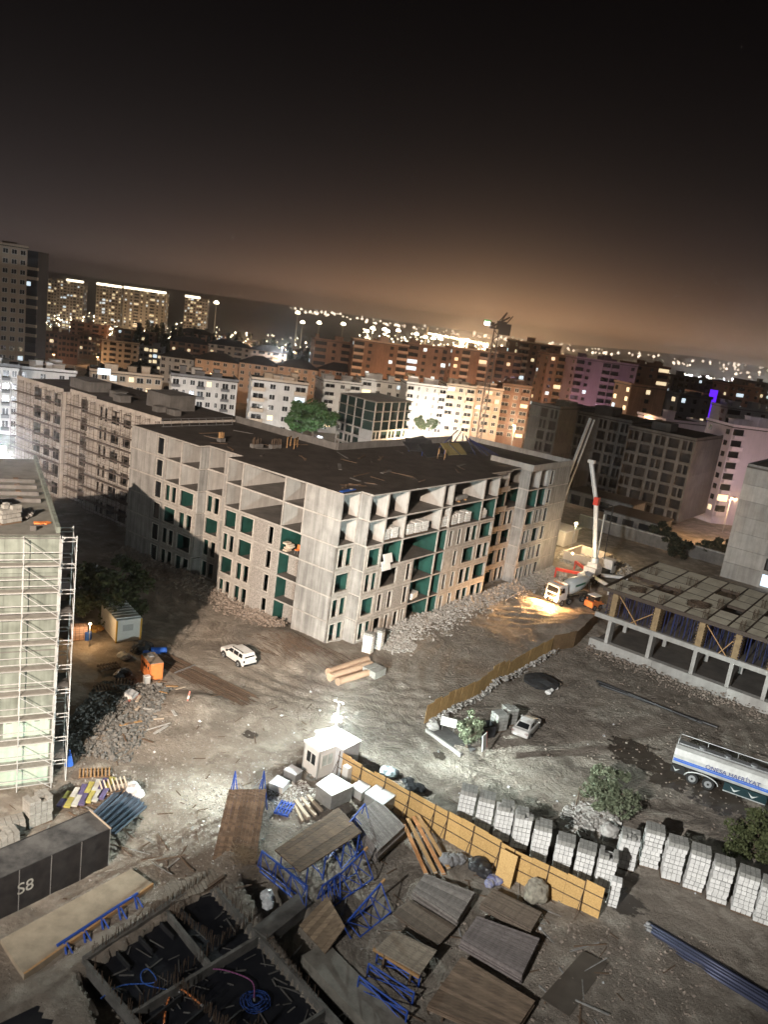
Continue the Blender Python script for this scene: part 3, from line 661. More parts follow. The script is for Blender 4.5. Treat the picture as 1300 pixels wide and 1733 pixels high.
# reinforcement standing and lying on the deck
def rebar_clump(n, w, h, seed, r=.012):
    rn = random.Random(seed); b = MB()
    for i in range(n):
        x, y = rn.uniform(-w, w), rn.uniform(-w*.4, w*.4); b.tube((x, y, 0), (x+rn.uniform(-.05, .05), y+rn.uniform(-.05, .05), h*rn.uniform(.85, 1.05)), r, 4, caps=False)
    return b
me = rebar_clump(14, .7, 1.2, 3, .016).mesh('starter_bars'); me.materials.append(M['rust'])
for a in COLS_A[:6]:
    for bb in COLS_B[:3]: mesh_obj('starter_bars', me, low, (bb+.2, a, 7.96), (0, 0, PI/2 if bb > 40 else 0))
def rebar_coil(name, label, loc, rad, group=None):
    t = thing(name, label, 'rebar', loc, 0, group); rn = random.Random(int(loc[0]*10)); b = MB()
    for q in range(26):
        rr = rad*rn.uniform(.55, 1.05); zz = rn.uniform(.03, .55); ph = rn.uniform(0, 6)
        pts = [(rr*1.3*math.cos(ph+k*.5), rr*.8*math.sin(ph+k*.5), zz+.06*math.sin(k)) for k in range(13)]
        b.path(pts, .022, 4)
    b.build('coil', M['rust'], t); b2 = MB(); b2.tube((-rad, 0, .3), (rad, 0, .32), .03, 5); b2.build('tie_bar', M['rust'], t)
    return t
p = site(32.3, -23.4); rebar_coil('rebar_coil', 'dark heap of bent rebar on the plywood deck, nearest the concrete pump', (p[0], p[1], 7.98), .95)
p = site(34.0, -30.6); rebar_coil('rebar_coil', 'larger dark heap of bent rebar further right on the plywood deck', (p[0], p[1], 7.98), 1.15)

# ------------------------------------------------------------------ finished shell at the right edge
rb = thing('concrete_building', 'bare concrete building with dark window openings cut by the right edge', 'building', site(84.2, -21.5), SITE_RZ)
for k in range(7):
    z0, h = .0 + k*2.9, 2.88
    wall_panel(rb, (0, 0), (0, -1), (-1, 0), 6.4, z0, h, 'X', m=M['concrete_lt'])
    wall_panel(rb, (0, -6.4), (0, -1), (-1, 0), 3.0, z0, h, 'S', m=M['concrete_lt'], frames=False)
    wall_panel(rb, (0, -9.4), (0, -1), (-1, 0), 6, z0, h, 'D', m=M['concrete_lt'], frames=False)
    b = MB(); b.box(.2, 24, -.2, -.001, z0, z0+h-.02); b.build('wall_panel', M['concrete'], rb)
    b = MB(); b.box(2.5, 2.7, -15.3, -.21, z0, z0+h); b.build('spine_wall', M['concrete_dk'], rb)
    b = MB(); b.box(.19, 2.5, -15.3, -.21, z0, z0+.02); b.build('floor_slab', M['slab'], rb)
b = MB(); b.box(0, 24, -15.4, 0, 20.3, 20.6); b.build('roof_slab', M['slab'], rb)
b = MB(); b.box(.05, .25, -15.3, -.05, 20.603, 21.0); b.box(.25, 24, -.25, -.05, 20.603, 21.0); b.build('parapet', M['concrete'], rb)
b = MB(); b.box(.10, .14, -8.95, -6.82, .4, 2.5); b.build('lit_window', mat('white_lit_window', (.7, .85, 1), .5, None, 1.2, .5, emit=1.1, sampling=False), rb)

# ------------------------------------------------------------------ dim block of flats under construction, further right
db = thing('dim_concrete_building', 'dim grey concrete block with small window openings behind the concrete pump', 'building', SITE, SITE_RZ)
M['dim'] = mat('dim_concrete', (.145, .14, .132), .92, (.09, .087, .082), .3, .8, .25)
OPENING_SHADE = mat('opening_shade', (.02, .05, .045), .9, None, .5, .5)
def dim_block(y0, y1, x, zt, nfl, kinds, x1):
    fh = 2.95; n = len(kinds); w = (y0-y1)/n
    for k in range(nfl):
        z0 = zt - fh*(k+1)
        for i, c in enumerate(kinds):
            cc = c if c != 'A' else ('S' if (k+i) % 2 else 'D')
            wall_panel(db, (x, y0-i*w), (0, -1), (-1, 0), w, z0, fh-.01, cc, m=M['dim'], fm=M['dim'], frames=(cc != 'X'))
        b = MB(); b.box(x+2.6, x+2.8, y1+.2, y0-.2, z0, z0+fh-.02); b.build('spine_wall', M['roof_dk'], db)  # wall coloured dark to stand in for shade behind the openings
        b = MB(); b.box(x+.2, x1, y0-.2, y0, z0, z0+fh-.02); b.box(x+.2, x1, y1, y1+.2, z0, z0+fh-.02); b.build('wall_panel', M['dim'], db)
    b = MB(); b.box(x, x1, y1, y0, zt, zt+.25); b.build('roof_slab', M['roof_dk'], db)
    b = MB(); b.box(x+.02, x+.22, y1, y0, zt+.253, zt+.8); b.box(x+.22, x1, y1+.02, y1+.22, zt+.253, zt+.8); b.build('parapet', M['dim'], db)
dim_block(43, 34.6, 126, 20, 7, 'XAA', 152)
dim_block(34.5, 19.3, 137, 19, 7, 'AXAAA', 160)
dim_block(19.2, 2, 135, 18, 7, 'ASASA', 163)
cube('roof_upstand', M['dim'], db, (147, 30, 20.4), (7, 5, 2.2)); cube('roof_upstand', M['dim'], db, (147, 14, 19.2), (6, 5, 2))
cube('roof_upstand', M['dim'], db, (137, 38, 21.0), (5, 4, 1.4))

# ------------------------------------------------------------------ small pale shell in the middle distance
wc = (-6.95, 242.60, 11.50); wl_ = (-18.96, 255.39, 11.50); wr = (4.43, 260.15, 11.50)
OPENING_SHADE = mat('opening_shade', (.02, .05, .045), .9, None, .5, .5)  # shade in the shell's openings painted into its inner walls, floors and core
ws = thing('pale_concrete_shell', 'small pale concrete shell with dark grid of openings behind the main roof', 'building', (0, 0, 0))
def shell_face(P0, P1, codes, nfl, zt, fh):
    d = Vector((P1[0]-P0[0], P1[1]-P0[1])); L_ = d.length; d /= L_; n_ = (d.y, -d.x); s = 0
    tot = sum(w for w, _ in codes)
    for w, cs in codes:
        ww = w/tot*L_
        for k in range(nfl):
            c = cs[min(k, len(cs)-1)]; z0 = zt-fh*(k+1)
            if c == 'O':
                o = (P0[0]+d.x*s, P0[1]+d.y*s)
                b = MB(); b.beam((o[0], o[1], z0+fh/2), (o[0]-n_[0]*4, o[1]-n_[1]*4, z0+fh/2), .25, fh-.3); b.build('cross_wall', OPENING_SHADE, ws); cube('wall_nose', M['plaster'], ws, (o[0], o[1], z0+fh/2), (.3, .3, fh-.25), math.atan2(d.y, d.x))
            else: wall_panel(ws, (P0[0]+d.x*s, P0[1]+d.y*s), (d.x, d.y), n_, ww, z0, fh-.02, c, m=M['plaster'], frames=False)
        s += ww
shell_face(wl_, wc, [(1.1, 'OOODSD'), (1.1, 'OOOSDD'), (1, 'OOOSSS'), (1.6, 'XXXXXX')], 6, 11.5, 2.95)
shell_face(wc, wr, [(1, 'OOODDD'), (1, 'OOOSOO'), (1, 'OOODXX'), (.9, 'OOOSSS'), (1, 'OOODDD')], 6, 11.5, 2.95)
wb_ = (wl_[0]+wr[0]-wc[0], wl_[1]+wr[1]-wc[1])
for k in range(7):
    slab(ws, [(wl_[0], wl_[1]), (wc[0], wc[1]), (wr[0], wr[1]), wb_], 11.5-2.95*k+.1, 'roof_slab' if k == 0 else 'floor_slab', M['concrete_lt'] if k == 0 else OPENING_SHADE, .25)
inn = lambda p, f=.28: (p[0]+(wb_[0]-p[0])*f, p[1]+(wb_[1]-p[1])*f)
iw = [inn(wc), ((wl_[0]*.9+wb_[0]*.1)+.0, (wl_[1]*.9+wb_[1]*.1)), wb_, (wr[0]*.9+wb_[0]*.1, wr[1]*.9+wb_[1]*.1)]
b = MB(); b.prism([(p[0], p[1]) for p in iw][::-1], -8, 11.2); b.build('core', OPENING_SHADE, ws)

# ------------------------------------------------------------------ the town behind the site
def pane_choice(rn, lit):
    t = rn.random()
    return M['pane_lit'] if t < lit*.6 else (M['pane_cool'] if t < lit else M['pane'])
_wmesh = {}
def window_mesh(w, h):
    k = (round(w, 2), round(h, 2))
    if k not in _wmesh:
        b = MB(); e = .09
        b.box(-w/2-e, w/2+e, -.07, .03, -e-.03, 0); b.box(-w/2-e, w/2+e, -.05, .03, h, h+e); b.box(-w/2-e, -w/2, -.05, .03, 0, h); b.box(w/2, w/2+e, -.05, .03, 0, h); b.box(-.04, .04, -.04, .03, 0, h)
        me = b.mesh('window'); me.materials.append(M['white']); _wmesh[k] = me
    return _wmesh[k]
def apartment(label, P0, P1, depth, nfl, wall, bays, lit=.08, fh=2.9, near=False, roof='flat', cat='apartment block', side='W-W', name='apartment_building', group=None, balc=None, seed=0, roofmat=None, base=None, clutter=5, sill=.95):
    rn = random.Random(seed or int(P0[0]*7+P0[1])); d = Vector((P1[0]-P0[0], P1[1]-P0[1])); L_ = d.length; rz = math.atan2(d.y, d.x)
    zt = (P0[2]+P1[2])/2; zb = (ground_z(P0[0], P0[1]) if base is None else base) - .6
    t = thing(name, label, cat, (P0[0], P0[1], zb), rz, group); H = zt-zb
    b = MB(); b.box(0, L_, 0, depth, 0, H); b.build('wall', wall, t)
    balc = balc or wall; joined = {}
    def face(off, ax, n_bays, length):
        """windows and balconies on one face; ax = 0 front, 1 right end, -1 left end"""
        bw = length/len(n_bays)
        for k in range(nfl):
            z = H - fh*(k+1)
            if z < -1: break
            for i, c in enumerate(n_bays):
                s = (i+.5)*bw
                if c == '-': continue
                w, h, zz = (min(1.5, bw*.55), 1.35, z+sill)
                if c == 'w': w = .7
                if c in 'BL': w, h, zz = bw*(.72 if near else .86), 2.05 if near else 2.4, z+.25  # far balcony bays: oversized dark panes imitate the shaded recess
                P = {0: (s, 0, 0), 1: (length and L_, s, PI/2), -1: (0, length-s, -PI/2)}[ax]
                pm_ = pane_choice(rn, lit)
                if near:
                    fr = mesh_obj('window', window_mesh(w, h), t, (P[0], P[1], zz), (0, 0, P[2]))
                    cube('pane', pm_, fr, (0, -.005, h/2), (w, .05, h))
                else:
                    q = joined.setdefault(pm_.name, (pm_, MB()))[1]
                    ca, sa = math.cos(P[2]), math.sin(P[2])
                    q.obox((P[0]+sa*.0, P[1], zz+h/2), (w, .12, h), (0, 0, P[2]))
                if c == 'B':
                    o = MB(); pr_ = 1.15
                    o.box(-bw*.46, bw*.46, -pr_, 0, 0, .16); o.box(-bw*.46, bw*.46, -pr_, -pr_+.1, .16, 1.0); o.box(-bw*.46, -bw*.46+.1, -pr_+.1, 0, .16, 1.0); o.box(bw*.46-.1, bw*.46, -pr_+.1, 0, .16, 1.0)
                    o.build('balcony', balc, t, (P[0], P[1], z+.1), P[2])
                if c == 'L':
                    o = MB(); o.box(-bw*.5, bw*.5, -1.1, 0, -.02, .7); o.build('balcony', balc, t, (P[0], P[1], z+.1), P[2])
    face(0, 0, bays, L_)
    if side: face(0, 1, side, depth); face(0, -1, side, depth)
    for pmn, (pm_, q) in joined.items(): stuff(q.build('lit_windows' if 'lit' in pmn else 'windows', pm_, t))
    rm = roofmat or M['roof_dk']
    if roof == 'flat':
        b = MB(); b.box(-.3, L_+.3, -.3, depth+.3, H, H+.25); b.build('roof', rm, t)
        b = MB(); b.box(-.3, L_+.3, -.3, -.12, H+.253, H+.9); b.box(-.3, -.12, -.12, depth+.3, H+.253, H+.9); b.box(L_+.12, L_+.3, -.12, depth+.3, H+.253, H+.9); b.build('parapet', balc, t)
        for q in range(clutter):
            w_, h_ = rn.uniform(1.5, 4), rn.uniform(1.2, 2.6); x_ = rn.uniform(2, max(2.1, L_-3)); y_ = rn.uniform(2, max(2.1, depth-3))
            b = MB(); b.box(x_-w_/2, x_+w_/2, y_-1.2, y_+1.2, H+.25, H+.25+h_); b.box(x_-w_/2-.2, x_+w_/2+.2, y_-1.4, y_+1.4, H+.25+h_, H+.4+h_); b.build('stair_head', wall if q == 0 else balc, t)
    else:
        e = .9; rh = 3.3; b = MB(); m_ = min(depth, L_)/2
        b.add([(-e, -e, H), (L_+e, -e, H), (L_+e, depth+e, H), (-e, depth+e, H), (m_, depth/2, H+rh), (L_-m_, depth/2, H+rh)],
              [(0, 1, 5, 4), (1, 2, 5), (2, 3, 4, 5), (3, 0, 4), (0, 3, 2, 1)])
        b.build('roof', rm, t)
        for q in range(2): x_ = rn.uniform(L_*.2, L_*.8); cube('chimney', wall, t, (x_, depth*.4, H+1.7), (.6, .6, 1.6))
    return t
M['peach'] = mat('peach_render', (.55, .40, .30), .9, (.42, .3, .22), .3, .5, .1)
M['brown_r'] = mat('brown_render', (.27, .15, .10), .9, (.18, .1, .07), .25, .6, .15)
M['mauve'] = mat('mauve_render', (.27, .19, .24), .9, (.2, .13, .19), .25, .6, .15)
M['pinkw'] = mat('pink_white_render', (.62, .52, .58), .9, (.5, .42, .47), .3, .5, .1)
M['darkgrey'] = mat('dark_grey_render', (.08, .08, .085), .9, None, .3, .5, .1)
# left edge
apartment('tall pale tower block at the left edge, highest of all', (-131.74, 256.00, 42.20), (-123.47, 262.00, 41.33), 16, 17, M['cream'], 'WWWW', .06, 3.0, True, name='tower_block', cat='tower block', side='WDW', clutter=1, seed=4)
p_ = (-123.64, 264.00, 41.10)
tb = thing('balcony_stack', 'dark stack of balconies on the right of the tall left tower', 'balconies', (p_[0], p_[1], -8), R(6))
b = MB(); b.box(-1.2, 2.6, 0, 10, 0, 49.5); b.build('wall', M['darkgrey'], tb)
for k in range(15):
    cube('balcony', M['cream'] if k % 3 else M['darkgrey'], tb, (1.0, -.7, 47-3*k), (3.9, 1.4, .9))
    if k in (3, 13): cube('lit_window', M['pane_cool'], tb, (-.2, -.03, 48.2-3*k), (1.4, .1, 1.3))
apartment('pale flats at the far left in the glare of the floodlight', (-98.75, 186.00, 13.30), (-90.81, 190.00, 12.94), 11, 6, M['plaster'], 'WLWLW', .05, 3.0, True, balc=M['grey_wall'], seed=5)
apartment('white and grey flats with one bright cyan window behind the scaffolded wing', (-97.36, 204.00, 11.60), (-85.19, 210.00, 10.79), 11, 6, M['plaster'], 'W-W-WW', .0, 3.0, True, seed=6)
b_ = (-85.88, 208.00, 9.91); cube('lit_window', M['pane_cool'], bpy.data.objects[-1] if False else [o for o in bpy.data.objects if o.get('label', '').startswith('white and grey flats')][0], (20.5, -.04, 17.2), (3.2, .1, 1.6))
apartment('low cream flats with lit roof terrace left of the white balcony block', (-91.45, 236.00, 9.83), (-72.58, 244.00, 8.93), 12, 5, M['cream'], 'WWLWWLWW', .18, 2.9, True, balc=M['cream'], seed=8)
apartment('white flats with long grey balcony bands behind the dark roof', (-65.08, 228.00, 12.69), (-47.50, 234.00, 12.00), 13, 6, M['plaster'], 'LwWLWwLW', .03, 2.95, True, balc=M['grey_wall'], seed=9, side='wWw')
apartment('white flats with paired windows and balconies left of the leafy tree', (-41.88, 226.00, 14.93), (-26.58, 230.00, 14.43), 12, 6, M['plaster'], 'BWWB', .2, 2.95, True, balc=M['cream'], seed=10)
# the white group in the middle
apartment('white flats with stacked dark balconies behind the leafy tree', (-28.10, 292.00, 11.59), (-14.66, 297.00, 10.50), 13, 6, M['plaster'], 'BWB', .12, 2.9, True, seed=11)
apartment('white flats with terraces behind the pale concrete shell', (-15.39, 306.00, 11.88), (2.06, 310.00, 12.90), 13, 6, M['plaster'], 'BWWB', .15, 2.9, True, seed=12, clutter=5)
apartment('bright white flats with vertical ribs right of the pale concrete shell', (1.91, 296.00, 14.43), (16.78, 299.00, 13.67), 13, 6, M['plaster'], 'BwwwB', .12, 2.9, True, seed=13, clutter=4)
apartment('cream flats with curved balcony stack left of the lattice crane', (16.61, 302.00, 15.59), (27.79, 304.00, 14.79), 13, 6, M['cream'], 'BWB', .15, 2.9, True, seed=14)
apartment('peach flats right behind the lattice crane mast', (27.80, 306.00, 15.73), (38.50, 308.00, 15.05), 13, 6, M['peach'], 'WBW', .12, 2.9, True, seed=15)
apartment('dark fronted flats between the lattice crane and the dim block', (38.46, 312.00, 17.87), (49.91, 314.00, 17.04), 13, 7, M['brown_r'], 'BWB', .08, 2.9, True, seed=16)
# the hip roofed row
rows = [('pale', 271, 597, 330, 607, 352, 'plaster'), ('orange lit', 330, 601, 405, 613, 350, 'peach'), ('cream', 405, 606, 470, 617, 352, 'peach'), ('pinkish', 470, 612, 540, 622, 354, 'peach'), ('rightmost', 540, 617, 608, 627, 356, 'brick_wall')]
for i, (w_, xa, ya, xb, yb, Y, mm) in enumerate(rows):
    P0 = {0: (-106.23, 352.00, 6.64), 1: (-90.45, 350.00, 7.92), 2: (-71.59, 352.00, 8.93), 3: (-55.10, 354.00, 9.60), 4: (-37.16, 356.00, 10.45)}[i]; P1 = {0: (-91.94, 354.00, 6.75), 1: (-72.21, 353.00, 7.77), 2: (-55.51, 354.00, 8.51), 3: (-37.55, 356.00, 9.36), 4: (-19.45, 358.00, 10.47)}[i]
    apartment(('leftmost', 'second', 'middle', 'fourth', 'rightmost')[i] + ' house of the dark hip roofed row behind the white flats', P0, P1, 12, 4, M[mm], 'WwBWw', .02, 2.9, True, 'hip', 'row house', name='row_house', group='hip roofed row', seed=20+i, side='W-')
far_rows = [((-189.68, 470.00, 1.88), (-178.71, 474.00, 1.28)), ((-165.19, 440.00, 3.02), (-146.71, 446.00, 2.22)), ((-141.11, 430.00, 3.22), (-129.64, 432.00, 2.88)), ((-186.51, 520.00, 5.07), (-162.52, 524.00, 4.59)), ((-136.62, 470.00, 5.54), (-115.53, 474.00, 5.98)), ((-116.13, 476.00, 7.20), (-91.31, 480.00, 6.39)), ((-89.47, 470.00, 7.71), (-69.28, 474.00, 6.96)), ((-196.31, 430.00, 3.60), (-185.74, 432.00, 3.17)), ((-180.58, 420.00, 4.12), (-171.65, 424.00, 3.45)), ((-158.40, 560.00, 6.86), (-134.91, 565.00, 6.00)), ((-232.94, 560.00, 2.54), (-209.30, 565.00, 2.56))]
fl = ['brown house with orange lit front right of the tall left tower', 'cream house below the orange street lamp', 'dark house with three white lit windows left of the hip roofed row', 'dim flat roofed house below the tree belt', 'low terracotta house behind the row, at its left', 'low terracotta house behind the middle of the row', 'low terracotta house behind the row, at its right', 'dark house just right of the tall left tower', 'dark house left of the orange lit front', 'far terracotta house against the tree belt', 'far dark house against the tree belt under the crowned towers']
for i, (P0, P1) in enumerate(far_rows):
    apartment(fl[i], P0, P1, 13, 4, [M['brick_wall'], M['cream'], M['grey_wall'], M['brick_wall'], M['brick_wall'], M['cream'], M['peach'], M['brown_r'], M['brown_r'], M['brick_wall'], M['brown_r']][i], 'WBWBW', .06 if i != 2 else .5, 2.9, False, 'hip' if i in (4, 5, 6, 9) else 'flat', 'house', name='house', seed=40+i, clutter=1)
# a second, farther layer of roofs running out to the horizon
rn = random.Random(66)
for i in range(64):
    Y = rn.uniform(430, 950); X = (rn.uniform(-.05, .5) if i % 3 else rn.uniform(-.42, -.05))*Y; L_ = rn.uniform(14, 34); a_ = rn.uniform(-.35, .2); hgt = rn.uniform(8, 17) if X > -.05*Y else rn.uniform(7, 11)
    z_ = ground_z(X, Y)+hgt
    apartment('distant flat roofed building with a few lit windows', (X, Y, z_), (X+L_*math.cos(a_), Y+L_*math.sin(a_), z_), rn.uniform(9, 16), int(hgt/2.9), (M['brick_wall'], M['cream'], M['brown_r'], M['peach'], M['grey_wall'])[i % 5], 'WWBWBWW', .22, 2.9, False, 'hip' if i % 4 == 0 else 'flat', 'building', 'W-W', 'distant_building', 'distant buildings toward the horizon', seed=300+i, clutter=1)
# brown slab blocks
bl = [('brown block at the left end of the tall brown row', (-41.19, 362.00, 23.07), (-23.58, 366.00, 21.76), 'BWB'), ('brown block with yellow lit top corner in the tall brown row', (-22.77, 348.00, 25.22), (0.60, 352.00, 25.10), 'BW-WB'), ('brown block in the middle of the tall brown row', (0.39, 356.00, 26.46), (20.38, 360.00, 26.04), 'BWWB'),
      ('brown block with many white lit windows left of the lattice crane', (19.58, 350.00, 27.82), (38.99, 354.00, 27.10), 'WB-BW'), ('brown block right of the lattice crane', (39.66, 362.00, 28.13), (51.50, 365.00, 27.57), 'BWB'), ('brown block with double lit floors above the dim block', (51.03, 380.00, 33.85), (71.54, 386.00, 33.25), 'BWBW'),
      ('orange brown block left of the mauve one', (60.38, 350.00, 30.52), (72.81, 352.00, 30.16), 'WBW')]
for i, (lb, P0, P1, by) in enumerate(bl):
    apartment(lb, P0, P1, 15, 10, M['brick_wall'] if i not in (5,) else M['brown_r'], by, .2, 2.95, False, name='tall_apartment_building', seed=60+i, clutter=2, balc=M['peach'] if i % 2 else M['brick_wall'])
mv = apartment('mauve lit apartment block right of centre', (70.24, 340.00, 30.88), (97.45, 346.00, 30.44), 15, 10, M['mauve'], 'BW-BB-W', .03, 2.95, False, name='tall_apartment_building', seed=70, balc=M['mauve'])
apartment('dark block with bright white windows behind the mauve block', (105.35, 380.00, 31.15), (123.28, 384.00, 30.69), 14, 9, M['brown_r'], 'WWB', .25, 2.95, False, name='tall_apartment_building', seed=71)
apartment('small orange building with a column of white windows', (73.11, 262.00, 26.38), (85.58, 266.00, 25.88), 10, 6, M['brick_wall'], '-W-', .55, 2.95, False, seed=72, clutter=1)
apartment('dark grey building with four white lit windows', (88.63, 262.00, 25.53), (101.54, 268.00, 24.85), 12, 5, M['darkgrey'], 'WWW', .4, 2.95, False, seed=73, clutter=1)
rbk = apartment('round topped brown building with a violet light strip', (106.31, 290.00, 25.42), (116.46, 293.00, 25.08), 10, 6, M['brick_wall'], 'W---W', .1, 2.95, False, seed=74, clutter=0)
q_ = (107.75, 284.00, 27.83)
vs = thing('violet_light_strip', 'glowing violet vertical strip on the brown building at right', 'light strip', (q_[0], q_[1], q_[2]-11)); cube('tube', mat('violet_light', (.14, .02, 1), .5, None, 1, .2, emit=1.1, sampling=False), vs, (0, 0, 5.5), (2.6, .3, 11)); cube('bracket', M['darkgrey'], vs, (0, .3, 5.5), (1.2, .4, 11))
apartment('low pale warehouse behind the dim block', (79.11, 240.00, 18.50), (96.37, 246.00, 17.84), 14, 3, M['pinkw'], '---W', .0, 2.95, False, seed=75, clutter=1)
apartment('dark flats at the right edge behind the pink gable', (110.00, 275.00, 22.93), (132.12, 280.00, 22.66), 14, 6, M['grey_wall'], 'BWWB', .12, 2.95, False, seed=76)
pk = apartment('white flats with broad blank pink gable at the right edge', (87.63, 212.00, 21.67), (104.80, 216.00, 21.04), 12, 8, M['pinkw'], 'B---B', .1, 2.95, False, seed=77)
for i, (P0, P1) in enumerate((((136.98, 420.00, 27.34), (150.64, 424.00, 27.16)), ((158.56, 400.00, 27.17), (176.05, 404.00, 26.98)), ((159.74, 450.00, 27.15), (181.88, 456.00, 26.55)), ((195.33, 470.00, 29.02), (219.44, 474.00, 28.70)))):
    apartment(('dark block under the thickest cluster of city lights', 'brown lit block at the right edge of the town', 'dark block above the violet strip', 'far dark block at the right edge')[i], P0, P1, 14, 7, M['darkgrey'] if i != 1 else M['brown_r'], 'WBWW', .22, 2.95, False, seed=80+i, clutter=1)
# towers with lit crowns, far left
M['crown'] = mat('crown_light', (1, .86, .62), .5, None, 1, .1, var=0, emit=4, sampling=False)
tw = [('leftmost far tower, its crown unlit', (-379.10, 820.00, 24.51), (-357.60, 824.00, 24.19), 22, 0), ('far tower with short lit crown, second from the left', (-353.76, 815.00, 26.03), (-329.12, 820.00, 25.62), 22, 1), ('far tower with lit crown left of the bright gap', (-308.35, 800.00, 26.54), (-284.80, 804.00, 26.55), 20, 1), ('wide far tower with the longest lit crown', (-281.62, 800.00, 26.29), (-241.69, 806.00, 27.46), 20, 1), ('rightmost far tower with lit crown', (-229.55, 830.00, 26.33), (-207.07, 834.00, 26.59), 18, 1)]
for i, (lb, P0, P1, nf, cr) in enumerate(tw):
    t = apartment(lb, P0, P1, 22, nf, M['cream'], 'WWBWWBWW', .3, 3.0, False, name='crowned_tower', cat='tower', seed=90+i, clutter=1, base=-22, side='WWW')
    if cr:
        d = Vector((P1[0]-P0[0], P1[1]-P0[1])); L_ = d.length; k0 = {1: 9, 4: 0}.get(i, 0); k1 = L_ if i != 4 else L_*.65
        b = MB(); b.box(k0, k1, -.6, -.35, (P0[2]+P1[2])/2+22.6+.2, (P0[2]+P1[2])/2+22.6+2.2); b.build('crown_light', M['crown'], t)
# light masts of the stadium and port; the last two added for the horizon glow
M['lampglow'] = mat('lamp_glow', (1, .84, .58), .5, None, 1, .1, var=0, emit=22, sampling=False)
M['lampwhite'] = mat('lamp_glow_white', (.95, .97, 1), .5, None, 1, .1, var=0, emit=22, sampling=False)
masts = [(-124.14, 900.00, 25.50), (-99.74, 900.00, 18.08), (-73.21, 900.00, 20.48), (-124.41, 950.00, 15.03), (-49.62, 960.00, 15.13), (-40.51, 900.00, 20.55), (-26.89, 880.00, 21.44), (-24.03, 900.00, 19.65), (-12.29, 880.00, 22.22), (7.85, 900.00, 20.88), (18.53, 930.00, 18.47), (27.09, 900.00, 19.08), (34.88, 900.00, 19.52), (58.42, 900.00, 19.60), (64.61, 900.00, 21.74), (-209.39, 880.00, 24.16), (84.62, 900.00, 19.41), (133.32, 980.00, 18.66), (180.85, 1050.00, 18.13)]
mm = MB(); mm.tube((0, 0, 0), (0, 0, 34), .45, 6, .3); mmesh = mm.mesh('pole'); mmesh.materials.append(mat('lit_pole', (.5, .42, .3), .8, None, 1, .1, var=0, emit=.25, sampling=False))  # faint glow in the pole colour imitates lamplight falling on it
hm_ = MB(); hm_.box(-2.4, 2.4, -.6, .6, 0, 1.4); hm_.box(-1.4, 1.4, -.5, .5, 1.4, 2.6); hmesh = hm_.mesh('lamp_head'); hmesh.materials.append(M['lampglow'])
for i, p in enumerate(masts):
    t = thing('light_mast', 'tall far floodlight mast with a bright head on the horizon', 'light mast', (p[0], p[1], p[2]-34), 0, 'floodlight masts on the horizon'); mesh_obj('pole', mmesh, t); mesh_obj('lamp_head', hmesh, t, (0, 0, 33.5))
    if i in (13, 16, 17, 18): point('mast_light', (0, -1.5, 32.5), 130000, (1, .62, .32), 2.0, t)
# lit crane on the horizon
p = (18.39, 950.00, 30.77)
t = thing('lit_crane', 'far crane outlined by a string of lamps on the horizon', 'crane', (p[0], p[1], p[2]-45))
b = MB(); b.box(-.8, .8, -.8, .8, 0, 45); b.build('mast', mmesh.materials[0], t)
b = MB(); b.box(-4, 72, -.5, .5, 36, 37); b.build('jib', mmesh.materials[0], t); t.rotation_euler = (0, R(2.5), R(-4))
for k in range(22): cube('lamp', M['lampglow'], t, (3+k*3.2+random.uniform(-.6, .6), -.8, 37.8+random.uniform(-.4, .4)), (1.5, .8, 1.3))
# nearer lattice crane, its head lit green
p = (27.36, 262.00, 3.26); ptop = (25.78, 262.00, 37.73)
t = thing('tower_crane', 'dark lattice crane mast with green lit head rising over the town', 'tower crane', (p[0], p[1], -9)); Hc = ptop[2]+9
b = MB(); w = .75
for sx in (-w, w):
    for sy in (-w, w): b.beam((sx, sy, 0), (sx, sy, Hc), .2)
b.build('mast_chord', M['scaf_dk'], t); stuff(t.children[-1])
b = MB(); k = 0
while k*1.6 < Hc-1.6:
    z0, z1 = k*1.6, (k+1)*1.6; s = 1 if k % 2 else -1
    b.beam((-w*s, -w, z0), (w*s, -w, z1), .11); b.beam((-w*s, w, z0), (w*s, w, z1), .11); b.beam((-w, -w*s, z0), (-w, w*s, z1), .11); b.beam((w, -w*s, z0), (w, w*s, z1), .11); k += 1
stuff(b.build('lattice', M['scaf_dk'], t))
b = MB(); b.box(-2.4, 2.4, -1.8, 1.8, Hc, Hc+.5); b.box(.6, 4.2, -1.5, 1.5, Hc-1.5, Hc+2.0); b.beam((-2, 0, Hc+.4), (3.5, 0, Hc+4.2), .5); b.beam((-1, 1, Hc+.4), (2.5, 1, Hc+5.6), .3); b.box(-.2, 2.6, -1.2, 1.2, Hc+.4, Hc+2.6); b.box(-3.4, -1.0, -.5, .5, Hc+1.0, Hc+2.0); b.beam((1, 0, Hc+2.6), (2.4, 0, Hc+5.4), .35); b.beam((2.6, 0, Hc+2), (4.4, 0, Hc+4.6), .3); b.build('slewing_head', M['scaf_dk'], t)
b = MB(); b.box(-4.4, -2.2, -.9, .9, Hc+2.0, Hc+2.5); b.build('green_glow_box', mat('green_lit_net', (.12, .45, .05), .8, None, 1, .3, emit=.35, sampling=False), t)  # glowing box imitates green light on the crane head
b = MB(); b.box(-4.1, -2.6, -.6, .6, Hc+.9, Hc+1.9); b.build('lamp', M['lampwhite'], t)
